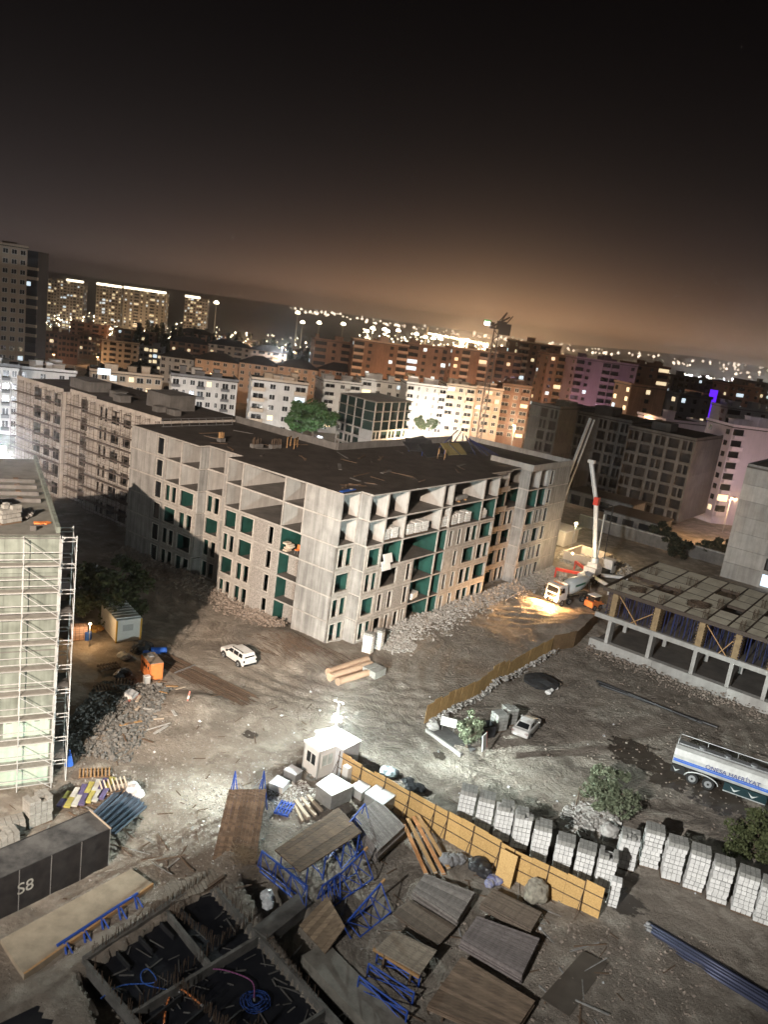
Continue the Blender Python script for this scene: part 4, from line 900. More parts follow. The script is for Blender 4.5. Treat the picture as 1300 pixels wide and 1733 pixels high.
# city lights: too many to count
def light_field(name, label, m, n, xr, yr, zf_, rr, seed):
    rn = random.Random(seed); b = MB()
    for i in range(n):
        x = rn.uniform(*xr); y = rn.uniform(*yr); x *= y/1000; z = zf_(x, y, rn); r = rr*rn.uniform(.4, 1.1)*y/1400
        vs = [(x+r, y, z), (x-r, y, z), (x, y+r, z), (x, y-r, z), (x, y, z+r), (x, y, z-r)]
        b.add(vs, [(0, 2, 4), (2, 1, 4), (1, 3, 4), (3, 0, 4), (2, 0, 5), (1, 2, 5), (3, 1, 5), (0, 3, 5)])
    o = stuff(b.build(name, m)); o['label'] = label; o['category'] = 'city lights'; return o
light_field('city_lights', 'dense white city lights on the plain at right', M['lampwhite'], 520, (330, 580), (900, 2400), lambda x, y, r: -18+r.uniform(0, 14), 1.7, 1)
light_field('city_lights', 'warm city lights under the glow right of centre', M['lampglow'], 800, (-60, 620), (700, 2200), lambda x, y, r: -18+r.uniform(0, 18), 1.25, 2)
light_field('city_lights', 'scattered warm street lights at the foot of the far towers', M['lampglow'], 420, (-600, -60), (560, 1000), lambda x, y, r: -14+r.uniform(0, 10), .95, 3)
M['dimlamp'] = mat('dim_far_lamp', (1, .8, .6), .5, None, 1, .1, var=0, emit=5, sampling=False)
# hills beyond the town
b = MB(); nxh, nyh = 70, 8
def hill_z(x, y): return min(95, -25 + .55* (y-4000)/3500*(8+(55+40*mnoise.noise(Vector((x*.00035, 3.1, .2))))*min(1, max(0, (x-300)/1800))+ 55*math.exp(-((x-2900)/1300)**2)) + 22*mnoise.noise(Vector((x*.0012, y*.001, 1))))
hv = [(-4500+i*9000/(nxh-1), 4000+j*3500/(nyh-1)) for j in range(nyh) for i in range(nxh)]
b.add([(x, y, hill_z(x, y)) for x, y in hv], [(j*nxh+i, j*nxh+i+1, (j+1)*nxh+i+1, (j+1)*nxh+i) for j in range(nyh-1) for i in range(nxh-1)])
structure(b.build('hills', mat('dark_hillside', (.05, .045, .04), .95, None, .01, .5, var=0), smooth=True))
light_field('city_lights', 'faint lights on the far hillside', M['dimlamp'], 220, (-150, 640), (4200, 6500), lambda x, y, r: hill_z(x, y)+8, 2.6, 4)
# ------------------------------------------------------------------ trees
def leaf_mesh(name, m, n, rx, ry, rz, leaf, seed, clumps=26, base=0.0, conic=False):
    rn = random.Random(seed); b = MB(); cs = []
    for i in range(clumps):
        while True:
            v = Vector((rn.uniform(-1, 1), rn.uniform(-1, 1), rn.uniform(-1, 1)))
            if .25 < v.length < 1: break
        if conic: hh = rn.random(); v = Vector((v.x*(1-hh)*1.0, v.y*(1-hh)*1.0, hh*2-1))
        cs.append((v, rn.uniform(.16, .34)*(1 if not conic else (1.15-hh)*1.1)))
    for i in range(n):
        c, r = cs[rn.randrange(clumps)]
        d = Vector((rn.gauss(0, 1), rn.gauss(0, 1), rn.gauss(0, 1))).normalized()*r*rn.uniform(.55, 1.05)
        q = c+d; p = Vector((q.x*rx, q.y*ry, base+rz+q.z*rz)); s = leaf*rn.uniform(.6, 1.3)
        u = Vector((rn.gauss(0, 1), rn.gauss(0, 1), rn.gauss(0, .6))).normalized(); w_ = u.cross(Vector((rn.gauss(0, 1), rn.gauss(0, 1), rn.gauss(0, 1)))).normalized()
        b.add([p-u*s, p+w_*s*.55, p+u*s, p-w_*s*.55], [(0, 1, 2, 3)])
    me = b.mesh(name); me.materials.append(m); return me
def trunk_mb(h, r, spread, seed, limbs=6):
    rn = random.Random(seed); b = MB(); pts = [(0, 0, 0)]
    for k in range(4): pts.append((pts[-1][0]+rn.uniform(-.12, .12)*spread, pts[-1][1]+rn.uniform(-.12, .12)*spread, h*(k+1)/4))
    for k, (a, c) in enumerate(zip(pts, pts[1:])): b.tube(a, c, r*(1-k*.2), 8, r*(.8-k*.2))
    for i in range(limbs):
        a = Vector(pts[1+i % 3]); t = rn.uniform(0, 6.3); c = a+Vector((math.cos(t)*spread*.5, math.sin(t)*spread*.5, h*rn.uniform(.25, .5))); b.tube(a, c, r*.45, 6, r*.2)
        e = c+Vector((math.cos(t+.6)*spread*.3, math.sin(t+.6)*spread*.3, h*.2)); b.tube(c, e, r*.2, 5, r*.08)
    return b
M['leaf'] = mat('green_leaves', (.055, .12, .035), .7, (.03, .07, .02), 2, .8, var=0)
M['leaf_dk'] = mat('olive_leaves', (.075, .085, .035), .75, (.04, .05, .02), 2, .8, var=0)
M['leaf_pale'] = mat('grey_green_leaves', (.15, .17, .11), .75, (.08, .1, .06), 2, .8, var=0)
M['needle'] = mat('dark_needles', (.022, .028, .018), .85, None, .5, .6, var=.25)
def tree(label, loc, h, rx, rz, n, leaf, m, seed, trunk_h=None, name='tree', clumps=26, base=None, ry=None):
    t = thing(name, label, 'tree', loc, seed*.7); base = h-2*rz if base is None else base
    me = leaf_mesh('crown', m, n, rx, ry or rx, rz, leaf, seed, clumps, base); mesh_obj('crown', me, t)
    trunk_mb(trunk_h or h*.6, .05*h**.5+.06, rx, seed, 8).build('trunk', M['bark'], t); return t
tree('broad dark olive tree beside the white container', (-28.94, 83.82, 0.00), 7.0, 4.6, 3.2, 9000, .24, M['leaf_dk'], 1, 4.2, clumps=46, base=.5)
tree('small grey green tree by the low kerb and the leaning sign', (10.60, 66.70, 0.00), 3.9, 1.25, 1.6, 2600, .13, M['leaf_pale'], 2, 2.4, clumps=22)
tree('bushy grey green tree between haul road and block pallets', (22.05, 59.94, 0.00), 3.8, 2.2, 1.75, 4200, .15, M['leaf_pale'], 3, 2.0, clumps=34)
tree('bushy dark tree at the right edge behind the block pallets', (32.47, 56.13, 0.00), 3.6, 2.6, 1.7, 4200, .15, M['leaf_dk'], 4, 2.0, clumps=34)
tree('leafy green tree lit from below behind the dark roof', (-23.20, 226.00, 1.26), 10, 6.6, 3.9, 8000, .42, M['leaf'], 5, 5.5, clumps=52)
tree('smaller leafy green tree left of the lit one behind the roof', (-27.88, 222.00, 1.17), 6.5, 3.2, 2.6, 3000, .4, M['leaf'], 6, 3.6, clumps=26)
tree('green street tree on the lit road right of the pale shell', (8.11, 262.00, 2.48), 4.6, 2.2, 1.9, 1800, .34, M['leaf'], 7, 3.5)
tree('green street tree beside the bright white flats', (11.86, 268.00, 1.98), 4.4, 2.0, 1.8, 1800, .34, M['leaf'], 8, 3.5)
con = []
for s in range(4):
    me = leaf_mesh('crown', M['needle'], 900, 3.4, 3.4, 9.0, 1.1, 100+s, 34, 2.5, True); tb_ = MB(); tb_.tube((0, 0, 0), (0, 0, 14), .35, 6, .1); tm_ = tb_.mesh('trunk'); tm_.materials.append(M['bark']); con.append((me, tm_))
rn = random.Random(12)
for i in range(150):
    x = rn.uniform(60, 590); y0 = 512 + (x-60)*.125; Y = rn.uniform(480, 640)
    # spread through the park between the houses and the far towers
    X = -.335*Y + (x-60)/530*.30*Y + rn.uniform(-4, 4); s_ = rn.uniform(.6, 1.25)
    t = thing('conifer', 'dark conifer in the park belt before the far towers', 'tree', (X, Y, ground_z(X, Y)-1), rn.uniform(0, 6), 'park belt conifers'); t.scale = (s_*1.1, s_*1.1, s_)
    me, tm_ = con[i % 4]; mesh_obj('crown', me, t); mesh_obj('trunk', tm_, t)
rn = random.Random(14); rd = [leaf_mesh('crown', M['needle'], 800, 5.0, 5.0, 4.2, 1.2, 200+s, 30, 2.0) for s in range(3)]
for i in range(46):
    Y = rn.uniform(300, 520); X = rn.uniform(-.42, -.02)*Y
    t = thing('town_tree', 'dark rounded tree among the houses', 'tree', (X, Y, ground_z(X, Y)-1), rn.uniform(0, 6), 'trees among the houses'); s_ = rn.uniform(.55, 1.0); t.scale = (s_, s_, s_)
    mesh_obj('crown', rd[i % 3], t); mesh_obj('trunk', con[0][1], t, sc=(1, 1, .5))
# ------------------------------------------------------------------ lit street lamps of the town
lp = MB(); lp.tube((0, 0, 0), (0, 0, 8), .1, 6, .06); lp.tube((0, 0, 8), (0, -1.3, 8.3), .05, 6); lpm = lp.mesh('pole'); lpm.materials.append(M['steel'])
lh = MB(); lh.box(-.35, .35, -2.0, -1.1, 8.22, 8.4); lhm = lh.mesh('lamp_head'); lhm.materials.append(M['steel'])
lg = MB(); lg.box(-.5, .5, -1.95, -1.15, 7.95, 8.2)
AMB = (1, .58, .28); WARM = (1, .72, .42); COOL = (.85, .93, 1)
far_lamps = [(-180, 560), (-120, 620), (40, 520), (110, 600), (190, 520), (150, 760), (280, 640), (230, 480), (60, 760), (330, 800)]
for i, (x_, y_) in enumerate(far_lamps):
    t = thing('street_lamp', 'far amber street lamp among the distant roofs', 'street lamp', (x_, y_, ground_z(x_, y_)), 0, 'far street lamps'); mesh_obj('pole', lpm, t, sc=(1.5, 1.5, 1.9)); mesh_obj('lamp_head', lhm, t, (0, 0, 7.2)); point('street_lamp_light', (0, -1.5, 15), 45000, AMB, .6, t)
lamps = [('warm lamp at the foot of the second far tower', (-319.28, 770.00, -7.66), WARM, 42000), ('warm lamp at the foot of the wide far tower', (-254.59, 770.00, -3.11), WARM, 42000), ('warm lamp at the foot of the rightmost far tower', (-203.42, 790.00, -2.92), WARM, 30000), ('added pale fill lamp before the tall left tower', (-101.25, 215.00, 7.54), WARM, 90000), ('amber street lamp before the house right of the tall left tower', (-163.17, 430.00, -5.48), AMB, 26000), ('amber street lamp low between the dark houses at left', (-177.99, 410.00, -5.42), AMB, 12000), ('amber street lamp before the orange lit row house', (-79.40, 338.00, 3.64), AMB, 20000), ('amber street lamp before the fourth row house', (-44.92, 340.00, 6.37), AMB, 12000),  # the pale lamp is added to brighten the tall tower
    ('amber street lamp before the yellow cornered brown block', (-9.03, 330.00, 4.41), AMB, 60000), ('amber street lamp before the middle brown block', (12.16, 332.00, 10.14), AMB, 60000), ('amber street lamp behind the lattice crane', (29.52, 330.00, 7.92), AMB, 60000), ('amber street lamp on the road right of the lattice crane', (41.76, 285.00, 5.82), WARM, 80000),
    ('white flood lamp at the foot of the bright white flats', (16.46, 282.00, 4.29), (1, .93, .82), 130000), ('white lamp lighting the leafy tree', (-20.22, 214.00, 3.43), COOL, 12000), ('white lamp before the white balcony block', (-48.60, 205.00, 4.25), COOL, 16000), ('white lamp before the paired window flats', (-30.05, 205.00, 3.80), (1, .95, .85), 14000),
    ('amber lamp at the end wall of the dim block', (75.85, 176.00, 8.86), AMB, 75000), ('amber lamp left of the dim block', (49.93, 300.00, 11.67), AMB, 40000), ('violet pink lamp before the mauve block', (82.49, 322.00, 13.88), (.85, .5, .8), 22000), ('pink white lamp before the pink gable', (91.14, 196.00, 9.59), (1, .78, .86), 12000),
    ('amber lamp before the small orange building', (75.62, 248.00, 18.28), AMB, 9000), ('amber lamp before the orange brown block', (65.61, 330.00, 10.61), AMB, 40000), ('white lamp in the park behind the hip roofed row', (-71.51, 470.00, 10.89), COOL, 60000), ('warm lamp on the lit road right of the pale shell', (6.13, 255.00, -0.10), WARM, 60000), ('warm lamp before the low cream flats', (-72.86, 215.00, 3.55), WARM, 9000)]
for i, (lb, p, c, pw) in enumerate(lamps):
    t = thing('street_lamp', lb, 'street lamp', (p[0], p[1], p[2]-8), rn.uniform(-.4, .4))
    mesh_obj('pole', lpm, t); mesh_obj('lamp_head', lhm, t)
    gm_ = lg.mesh('lamp_glass'); gm_.materials.append(mat('lamp_%d' % AMB.__eq__(c) if c == AMB else 'lamp_c%d' % i, c, .5, None, 1, .1, var=0, emit=12, sampling=False)); mesh_obj('lamp_glass', gm_, t)
    point('street_lamp_light', (0, -1.55, 7.6), pw*(.16 if c == AMB else .35), c, .4, t)

# ------------------------------------------------------------------ vehicles (x forward, wheels on z = 0)
def loft(b, st):
    """st: (x, [(y, z), ...]) half sections from sill to roof, mirrored"""
    rings = []
    for x, hp in st: rings.append([(x, -y, z) for y, z in hp] + [(x, y, z) for y, z in hp[::-1]])
    n = len(rings[0]); vs = [p for r in rings for p in r]; fs = []
    for k in range(len(rings)-1):
        for i in range(n): fs.append((k*n+i, k*n+(i+1) % n, (k+1)*n+(i+1) % n, (k+1)*n+i))
    fs += [tuple(range(n-1, -1, -1)), tuple(range((len(rings)-1)*n, len(rings)*n))]
    fs = [f[::-1] for f in fs]
    b.add(vs, fs); return b
def wheel(parent, x, y, r, w, name='wheel', rim=None):
    s = 1 if y > 0 else -1
    b = MB(); b.tube((0, -w/2*s, 0), (0, w/2*s, 0), r, 18); o = b.build(name, M['rubber'], parent, (x, y, r))
    b = MB(); b.tube((0, w/2*s, 0), (0, (w/2+.012)*s, 0), r*.62, 12); b.build('rim', rim or M['steel'], o)
    b = MB(); b.tube((0, (w/2+.012)*s, 0), (0, (w/2+.05)*s, 0), r*.2, 8); b.build('hub', M['rubber'], o)
    return o
def quadp(parent, name, m, pts, off, th=.02):
    """thin plate laid on a panel, lifted by off along its outward direction"""
    b = MB(); a = [Vector(p)+Vector(off) for p in pts]; c = [p-Vector(off)*(th/Vector(off).length) for p in a]
    b.add(a+c, [(0, 1, 2, 3), (7, 6, 5, 4), (0, 4, 5, 1), (1, 5, 6, 2), (2, 6, 7, 3), (3, 7, 4, 0)]); return b.build(name, m, parent)
def suv():
    t = thing('suv', 'white five door suv with dark roof rails parked on the dirt road', 'car', (-13.16, 78.27, 0.00), 0)
    W_ = .9; b = MB()
    loft(b, [(-2.1, [(.80, .42), (.86, .75), (.84, 1.0), (.78, 1.08)]), (-2.02, [(.84, .34), (.9, .75), (.87, 1.05), (.78, 1.2)]), (-1.2, [(.86, .3), (.91, .75), (.89, 1.06), (.8, 1.12)]), (.9, [(.86, .3), (.91, .75), (.88, 1.04), (.8, 1.08)]), (1.75, [(.85, .32), (.9, .7), (.85, .98), (.7, 1.03)]), (2.1, [(.78, .42), (.82, .66), (.76, .88), (.6, .93)]), (2.17, [(.7, .45), (.74, .6), (.68, .76), (.5, .8)])])
    b.build('body', M['carwhite'], t, smooth=False)
    b = MB(); loft(b, [(-2.0, [(.8, 1.05), (.76, 1.12), (.7, 1.18)]), (-1.78, [(.8, 1.05), (.7, 1.55), (.62, 1.62)]), (-.4, [(.81, 1.05), (.7, 1.62), (.6, 1.68)]), (.35, [(.81, 1.05), (.68, 1.58), (.58, 1.63)]), (1.02, [(.8, 1.04), (.76, 1.1), (.7, 1.13)])]); cab = b.build('cabin', M['carwhite'], t)
    for s in (-1, 1):
        f = lambda x, z: (x, s*(.81-(z-1.05)*.19), z)
        for nm, q in (('side_window', [(-1.72, 1.13), (-1.1, 1.13), (-1.12, 1.5), (-1.66, 1.5)]), ('side_window', [(-1.0, 1.12), (-.2, 1.12), (-.2, 1.53), (-1.0, 1.53)]), ('side_window', [(-.1, 1.12), (.82, 1.12), (.34, 1.51), (-.1, 1.53)])):
            quadp(cab, nm, M['glass'], [f(*p) for p in q], (0, .012*s, .004))
        b = MB(); b.beam((-1.6, s*.66, 1.72), (.2, s*.66, 1.7), .06); b.beam((-1.55, s*.66, 1.6), (-1.55, s*.66, 1.72), .05); b.beam((.15, s*.66, 1.58), (.15, s*.66, 1.7), .05); b.build('roof_rail', M['rubber'], t)
        b = MB(); b.box(-2.12, -1.98, s*.78-.08, s*.78+.08, .78, 1.0); b.build('tail_light', M['glass'], t)
        b = MB(); b.box(.66, .82, s*.98-.1, s*.98+.1, 1.06, 1.2); b.build('mirror', M['rubber'], t)
        for x in (-1.3, 1.33):
            wheel(t, x, s*.82, .34, .24)
            b = MB(); b.tube((x, s*.86, .36), (x, s*.915, .36), .44, 16); b.build('wheel_arch', M['rubber'], t)
        b = MB(); b.box(-1.9, 1.9, s*.9-.02, s*.9+.02, .3, .4); b.build('sill', M['rubber'], t)
        b = MB(); b.box(2.02, 2.12, s*.62-.16, s*.62+.16, .74, .88); b.build('headlight', M['galv'], t)
    quadp(cab, 'rear_window', M['glass'], [(-1.99, -.62, 1.17), (-1.99, .62, 1.17), (-1.81, .56, 1.52), (-1.81, -.56, 1.52)], (-.014, 0, .006))
    quadp(cab, 'windscreen', M['glass'], [(1.0, .66, 1.13), (1.0, -.66, 1.13), (.4, -.54, 1.57), (.4, .54, 1.57)], (.014, 0, .016))
    b = MB(); b.box(-2.17, -2.08, -.75, .75, .36, .52); b.build('bumper', M['rubber'], t)
    b = MB(); b.box(-2.135, -2.1, -.3, .3, .84, .95); b.build('number_plate', M['white'], t)
    # nose points away from the camera to the upper left
    t.rotation_euler = (0, 0, R(137)); return t
suv()
def sedan():
    t = thing('sedan', 'white saloon car seen from behind by the two block pallets', 'car', (16.87, 71.83, 0.00), R(62))
    b = MB(); loft(b, [(-2.2, [(.7, .4), (.78, .7), (.76, .9), (.66, .95)]), (-2.1, [(.8, .3), (.86, .7), (.83, .95), (.7, 1.02)]), (-1.35, [(.83, .26), (.88, .7), (.85, .95), (.72, 1.0)]), (.8, [(.83, .26), (.88, .7), (.84, .92), (.72, .95)]), (1.8, [(.8, .3), (.84, .62), (.78, .8), (.62, .84)]), (2.2, [(.66, .38), (.7, .55), (.64, .66), (.5, .7)])]); b.build('body', M['carwhite'], t)
    b = MB(); loft(b, [(-1.75, [(.76, .94), (.72, .98), (.66, 1.01)]), (-1.05, [(.78, .94), (.64, 1.34), (.55, 1.4)]), (-.1, [(.78, .94), (.64, 1.4), (.54, 1.45)]), (.4, [(.78, .93), (.63, 1.34), (.53, 1.39)]), (1.15, [(.77, .92), (.72, .96), (.66, .98)])]); cab = b.build('cabin', M['carwhite'], t)
    for s in (-1, 1):
        f = lambda x, z: (x, s*(.78-(z-.94)*.33), z)
        quadp(cab, 'side_window', M['glass'], [f(-1.15, 1.0), f(-.2, 1.0), f(-.2, 1.33), f(-.9, 1.3)], (0, .014*s, .006)); quadp(cab, 'side_window', M['glass'], [f(-.1, 1.0), f(.85, 1.0), f(.35, 1.3), f(-.1, 1.33)], (0, .014*s, .006))
        for x in (-1.32, 1.32): wheel(t, x, s*.78, .31, .22)
        b = MB(); b.box(-2.2, -2.08, s*.66-.14, s*.66+.14, .68, .88); b.build('tail_light', mat('tail_red', (.25, .02, .02), .3, None, 2, .2), t)
        b = MB(); b.box(2.08, 2.18, s*.56-.16, s*.56+.16, .56, .68); b.build('headlight', M['galv'], t)
        b = MB(); b.box(.7, .84, s*.92-.09, s*.92+.09, .94, 1.06); b.build('mirror', M['carwhite'], t)
    quadp(cab, 'rear_window', M['glass'], [(-1.68, -.6, 1.03), (-1.68, .6, 1.03), (-1.12, .53, 1.34), (-1.12, -.53, 1.34)], (-.012, 0, .018)); quadp(cab, 'windscreen', M['glass'], [(1.08, .62, 1.0), (1.08, -.62, 1.0), (.47, -.52, 1.34), (.47, .52, 1.34)], (.012, 0, .018))
    b = MB(); b.box(-2.235, -2.19, -.27, .27, .58, .7); b.build('number_plate', M['white'], t)
sedan()
def truck_cab(t, x0, m, L_=1.9, W_=1.2, z0=.9, H_=2.1):
    """boxy cab-over cab, its face at x0+L_"""
    b = MB(); loft(b, [(x0, [(W_-.04, z0), (W_, z0+1), (W_-.08, z0+H_-.15), (W_-.25, z0+H_)]), (x0+L_*.7, [(W_-.02, z0-.25), (W_, z0+1), (W_-.08, z0+H_-.15), (W_-.25, z0+H_)]), (x0+L_, [(W_-.06, z0-.3), (W_-.03, z0+.9), (W_-.2, z0+H_-.25), (W_-.35, z0+H_-.12)])]); c = b.build('cab', m, t)
    quadp(c, 'windscreen', M['glass'], [(x0+L_, W_-.2, z0+1.0), (x0+L_, -W_+.2, z0+1.0), (x0+L_, -W_+.32, z0+H_-.4), (x0+L_, W_-.32, z0+H_-.4)], (.02, 0, 0))
    for s in (-1, 1):
        quadp(c, 'side_window', M['glass'], [(x0+L_*.35, s*(W_-.02), z0+1.05), (x0+L_*.92, s*(W_-.04), z0+1.05), (x0+L_*.88, s*(W_-.1), z0+H_-.4), (x0+L_*.4, s*(W_-.08), z0+H_-.4)], (0, .03*s, 0))
        b = MB(); b.box(x0+L_-.1, x0+L_+.12, s*(W_+.2)-.1, s*(W_+.2)+.1, z0+1.0, z0+1.6); b.beam((x0+L_-.05, s*(W_-.05), z0+1.6), (x0+L_, s*(W_+.2), z0+1.6), .05); b.build('mirror', M['rubber'], c)
    b = MB(); b.box(x0+L_-.02, x0+L_+.1, -W_+.05, W_-.05, z0-.32, z0+.05); b.build('bumper', M['rubber'], t)
    b = MB(); b.box(x0+L_-.0, x0+L_+.03, -W_+.35, W_-.35, z0+.25, z0+.75); b.build('grille', M['rubber'], c)
    return c
M['headlamp'] = mat('headlamp_glow', (1, .82, .5), .5, None, 1, .1, var=0, emit=60)
def mixer():
    A = (25.27, 108.09, 0.00); B = (32.75, 119.32, 0.00); ang = math.atan2(-.66, -.75)
    c = ((A[0]*.5+B[0]*.5), (A[1]*.5+B[1]*.5), .1)
    t = thing('mixer_truck', 'white concrete mixer truck with headlights on beside the main building', 'truck', c, ang)
    b = MB(); b.box(-4.2, 3.9, -.45, .45, .75, 1.05); b.build('chassis', M['rubber'], t)
    truck_cab(t, 2.2, M['carwhite'], 2.0, 1.22, 1.0, 2.2)
    b = MB(); b.beam((3.1, -.9, 3.22), (3.1, .9, 3.22), .2, .1); b.build('roof_beacon', M['orange'], t)
    n = 20; secs = [(1.6, .35, 2.2), (1.5, .75, 2.2), (.6, 1.15, 2.3), (-.8, 1.22, 2.5), (-2.2, 1.0, 2.75), (-3.6, .62, 3.05), (-3.9, .4, 3.1)]
    vs = []; fs = []
    for x, r, z in secs:
        for i in range(n): th = 2*PI*i/n; vs.append((x, r*math.cos(th), z+r*math.sin(th)))
    for k in range(len(secs)-1):
        for i in range(n): fs.append((k*n+i, k*n+(i+1) % n, (k+1)*n+(i+1) % n, (k+1)*n+i))
    fs += [tuple(range(n)), tuple(range((len(secs)-1)*n, len(secs)*n))[::-1]]
    b = MB(); b.add(vs, fs); dr = b.build('drum', mat('drum_paint', (.55, .58, .58), .45, (.42, .45, .45), 1, .5), t, smooth=True)
    for s, z in ((-1, 2.9), (-1, 2.2), (1, 2.9)):
        b = MB(); b.beam((-1.9, s*1.12, z+.15), (.5, s*1.2, z-.1), .05, .3); b.build('stripe', mat('green_stripe', (.04, .13, .09), .5, None, 2, .3), dr)
    b = MB(); b.add([(-3.7, -.6, 4.0), (-4.5, -.6, 4.1), (-4.5, .6, 4.1), (-3.7, .6, 4.0), (-3.9, -.3, 3.2), (-4.3, -.3, 3.2), (-4.3, .3, 3.2), (-3.9, .3, 3.2)], [(0, 4, 5, 1), (1, 5, 6, 2), (2, 6, 7, 3), (3, 7, 4, 0)]); b.build('hopper', M['steel'], t)
    b = MB(); b.beam((-4.2, 0, 3.0), (-4.9, .2, 1.3), .4, .12); b.build('chute', M['steel'], t)
    b = MB(); b.beam((-4.0, -.7, 1.05), (-3.8, -.5, 2.9), .12); b.beam((-4.0, .7, 1.05), (-3.8, .5, 2.9), .12); b.build('drum_support', M['rubber'], t)
    stuff(t.children[-1])
    for s in (-1, 1):
        for x in (3.1, 1.3, -1.9, -3.2): wheel(t, x, s*1.05, .5, .34)
        b = MB(); b.box(-3.95, -1.2, s*1.08-.18, s*1.08+.18, 1.1, 1.18); b.build('mudguard', M['rubber'], t)
        b = MB(); b.box(4.2, 4.34, s*.92-.17, s*.92+.17, .82, 1.08); b.build('headlight', M['headlamp'], t)
        spot('headlight_beam', (4.45, s*.92, .95), (13, s*2.4, -1.0), 13000, (1, .55, .22), 84, .9, .08, t)
        b = MB(); b.box(4.05, 4.2, s*1.14-.08, s*1.14+.08, 1.15, 1.3); b.build('indicator', mat('amber_glow', (1, .45, .08), .5, None, 1, .1, var=0, emit=10, sampling=False), t)
    point('headlight_spill', (4.9, .9, 1.0), 3600, (1, .5, .2), .1, t)
mixer()
def tanker():
    A = (31.10, 67.60, 0.00); B = (35.92, 65.26, 0.00); ang = math.atan2(B[1]-A[1], B[0]-A[0])
    t = thing('tanker_truck', 'white and blue water tanker truck with lettering parked at the right edge', 'truck', (A[0], A[1], 0), ang)
    # x forward to the right, camera side is -y; rear axles near x = 1.2 and 2.5
    Lt = 8.3; prof = [(-1.0, 1.35), (-1.2, 1.75), (-1.22, 2.35), (-1.0, 2.85), (-.62, 3.05), (.62, 3.05), (1.0, 2.85), (1.22, 2.35), (1.2, 1.75), (1.0, 1.35)]
    n = len(prof); b = MB(); vs = [(-1.2, y, z) for y, z in prof] + [(Lt-1.2, y, z) for y, z in prof]
    b.add(vs, [tuple(range(n-1, -1, -1)), tuple(range(n, 2*n))] + [(i, (i+1) % n, n+(i+1) % n, n+i) for i in range(n)])
    tank = b.build('tank', mat('tank_paint', (.5, .5, .485), .4, (.36, .355, .34), .8, .8, .2, var=0), t)
    for z0, z1, y in ((1.72, 1.86, -1.235), (1.9, 2.0, -1.24)):
        b = MB(); b.box(-1.15, Lt-1.25, y, -1.16, z0, z1); b.build('stripe', M['blue'], tank)
    text_mesh('ÖNESA HAFRİYAT', .56, mat('navy_ink', (.02, .035, .16), .6, None, 2, .1), tank, (3.9, -1.248, 2.16), (PI/2, 0, 0))
    b = MB(); b.box(-1.0, 7.0, -.45, .45, .95, 1.33); b.build('chassis', M['rubber'], t)
    b = MB(); b.box(-1.0, 6.9, -.3, .3, 3.06, 3.16); b.build('walkway', M['steel'], tank)
    for x in (1.0, 3.2, 5.4): b = MB(); b.tube((x, 0, 3.16), (x, 0, 3.34), .3, 12); b.build('hatch', M['steel'], tank)
    b = MB()
    for y in (.85,):
        b.path([(-1.1, y, 3.5), (6.6, y, 3.5)], .035, 6)
        for x in (-1.1, 1.4, 4.0, 6.6): b.tube((x, y, 2.9), (x, y, 3.5), .03, 6)
    b.path([(-1.1, .85, 3.5), (-1.1, -.4, 3.5), (-1.1, -.4, 3.02)], .035, 6); b.build('handrail', M['galv'], tank)
    b = MB(); b.box(3.4, 7.0, -1.15, -1.02, .55, 1.3); sk = b.build('side_skirt', mat('dark_teal_panel', (.012, .03, .035), .4, None, 1, .3), t)
    b = MB(); b.box(3.4, 7.0, -1.2, -1.1, .48, .55); b.build('skirt_rail', M['galv'], t)
    for x in (4.3, 5.8): b = MB(); b.add([(x-.4, -1.16, 1.15), (x-.02, -1.16, .68), (x+.06, -1.16, .68), (x+.5, -1.16, 1.05), (x+.1, -1.16, .86), (x-.02, -1.16, .86)], [(0, 1, 2, 3, 4, 5)]); b.build('emblem', M['galv'], sk)
    b = MB(); b.add([(-1.1, -1.1, 1.15), (-.8, -1.1, .7), (-.72, -1.1, .7), (-.4, -1.1, 1.0), (-.72, -1.1, .86), (-.8, -1.1, .86)], [(0, 1, 2, 3, 4, 5)]); b.build('emblem', M['galv'], sk)
    b = MB(); b.box(-1.2, 0, -1.08, -.95, .55, 1.3); b.build('rear_panel', M['rubber'], t)
    for s in (-1, 1):
        for x in (.75, 2.15): wheel(t, x, s*.98, .53, .4)
        b = MB(); b.path([(1.5+1.45*math.cos(q), s*1.12, .62+.62*math.sin(q)) for q in [PI*k/10 for k in range(11)]], .05, 6); b.build('mudguard', M['galv'], t)
        wheel(t, 8.6, s*1.0, .53, .36)
    truck_cab(t, 7.6, mat('tank_paint', (1, 1, 1)), 2.1, 1.22, 1.0, 2.3)
    b = MB(); b.box(7.2, 7.5, -1.15, 1.15, 1.0, 3.1); b.build('headboard', M['galv'], t)
tanker()
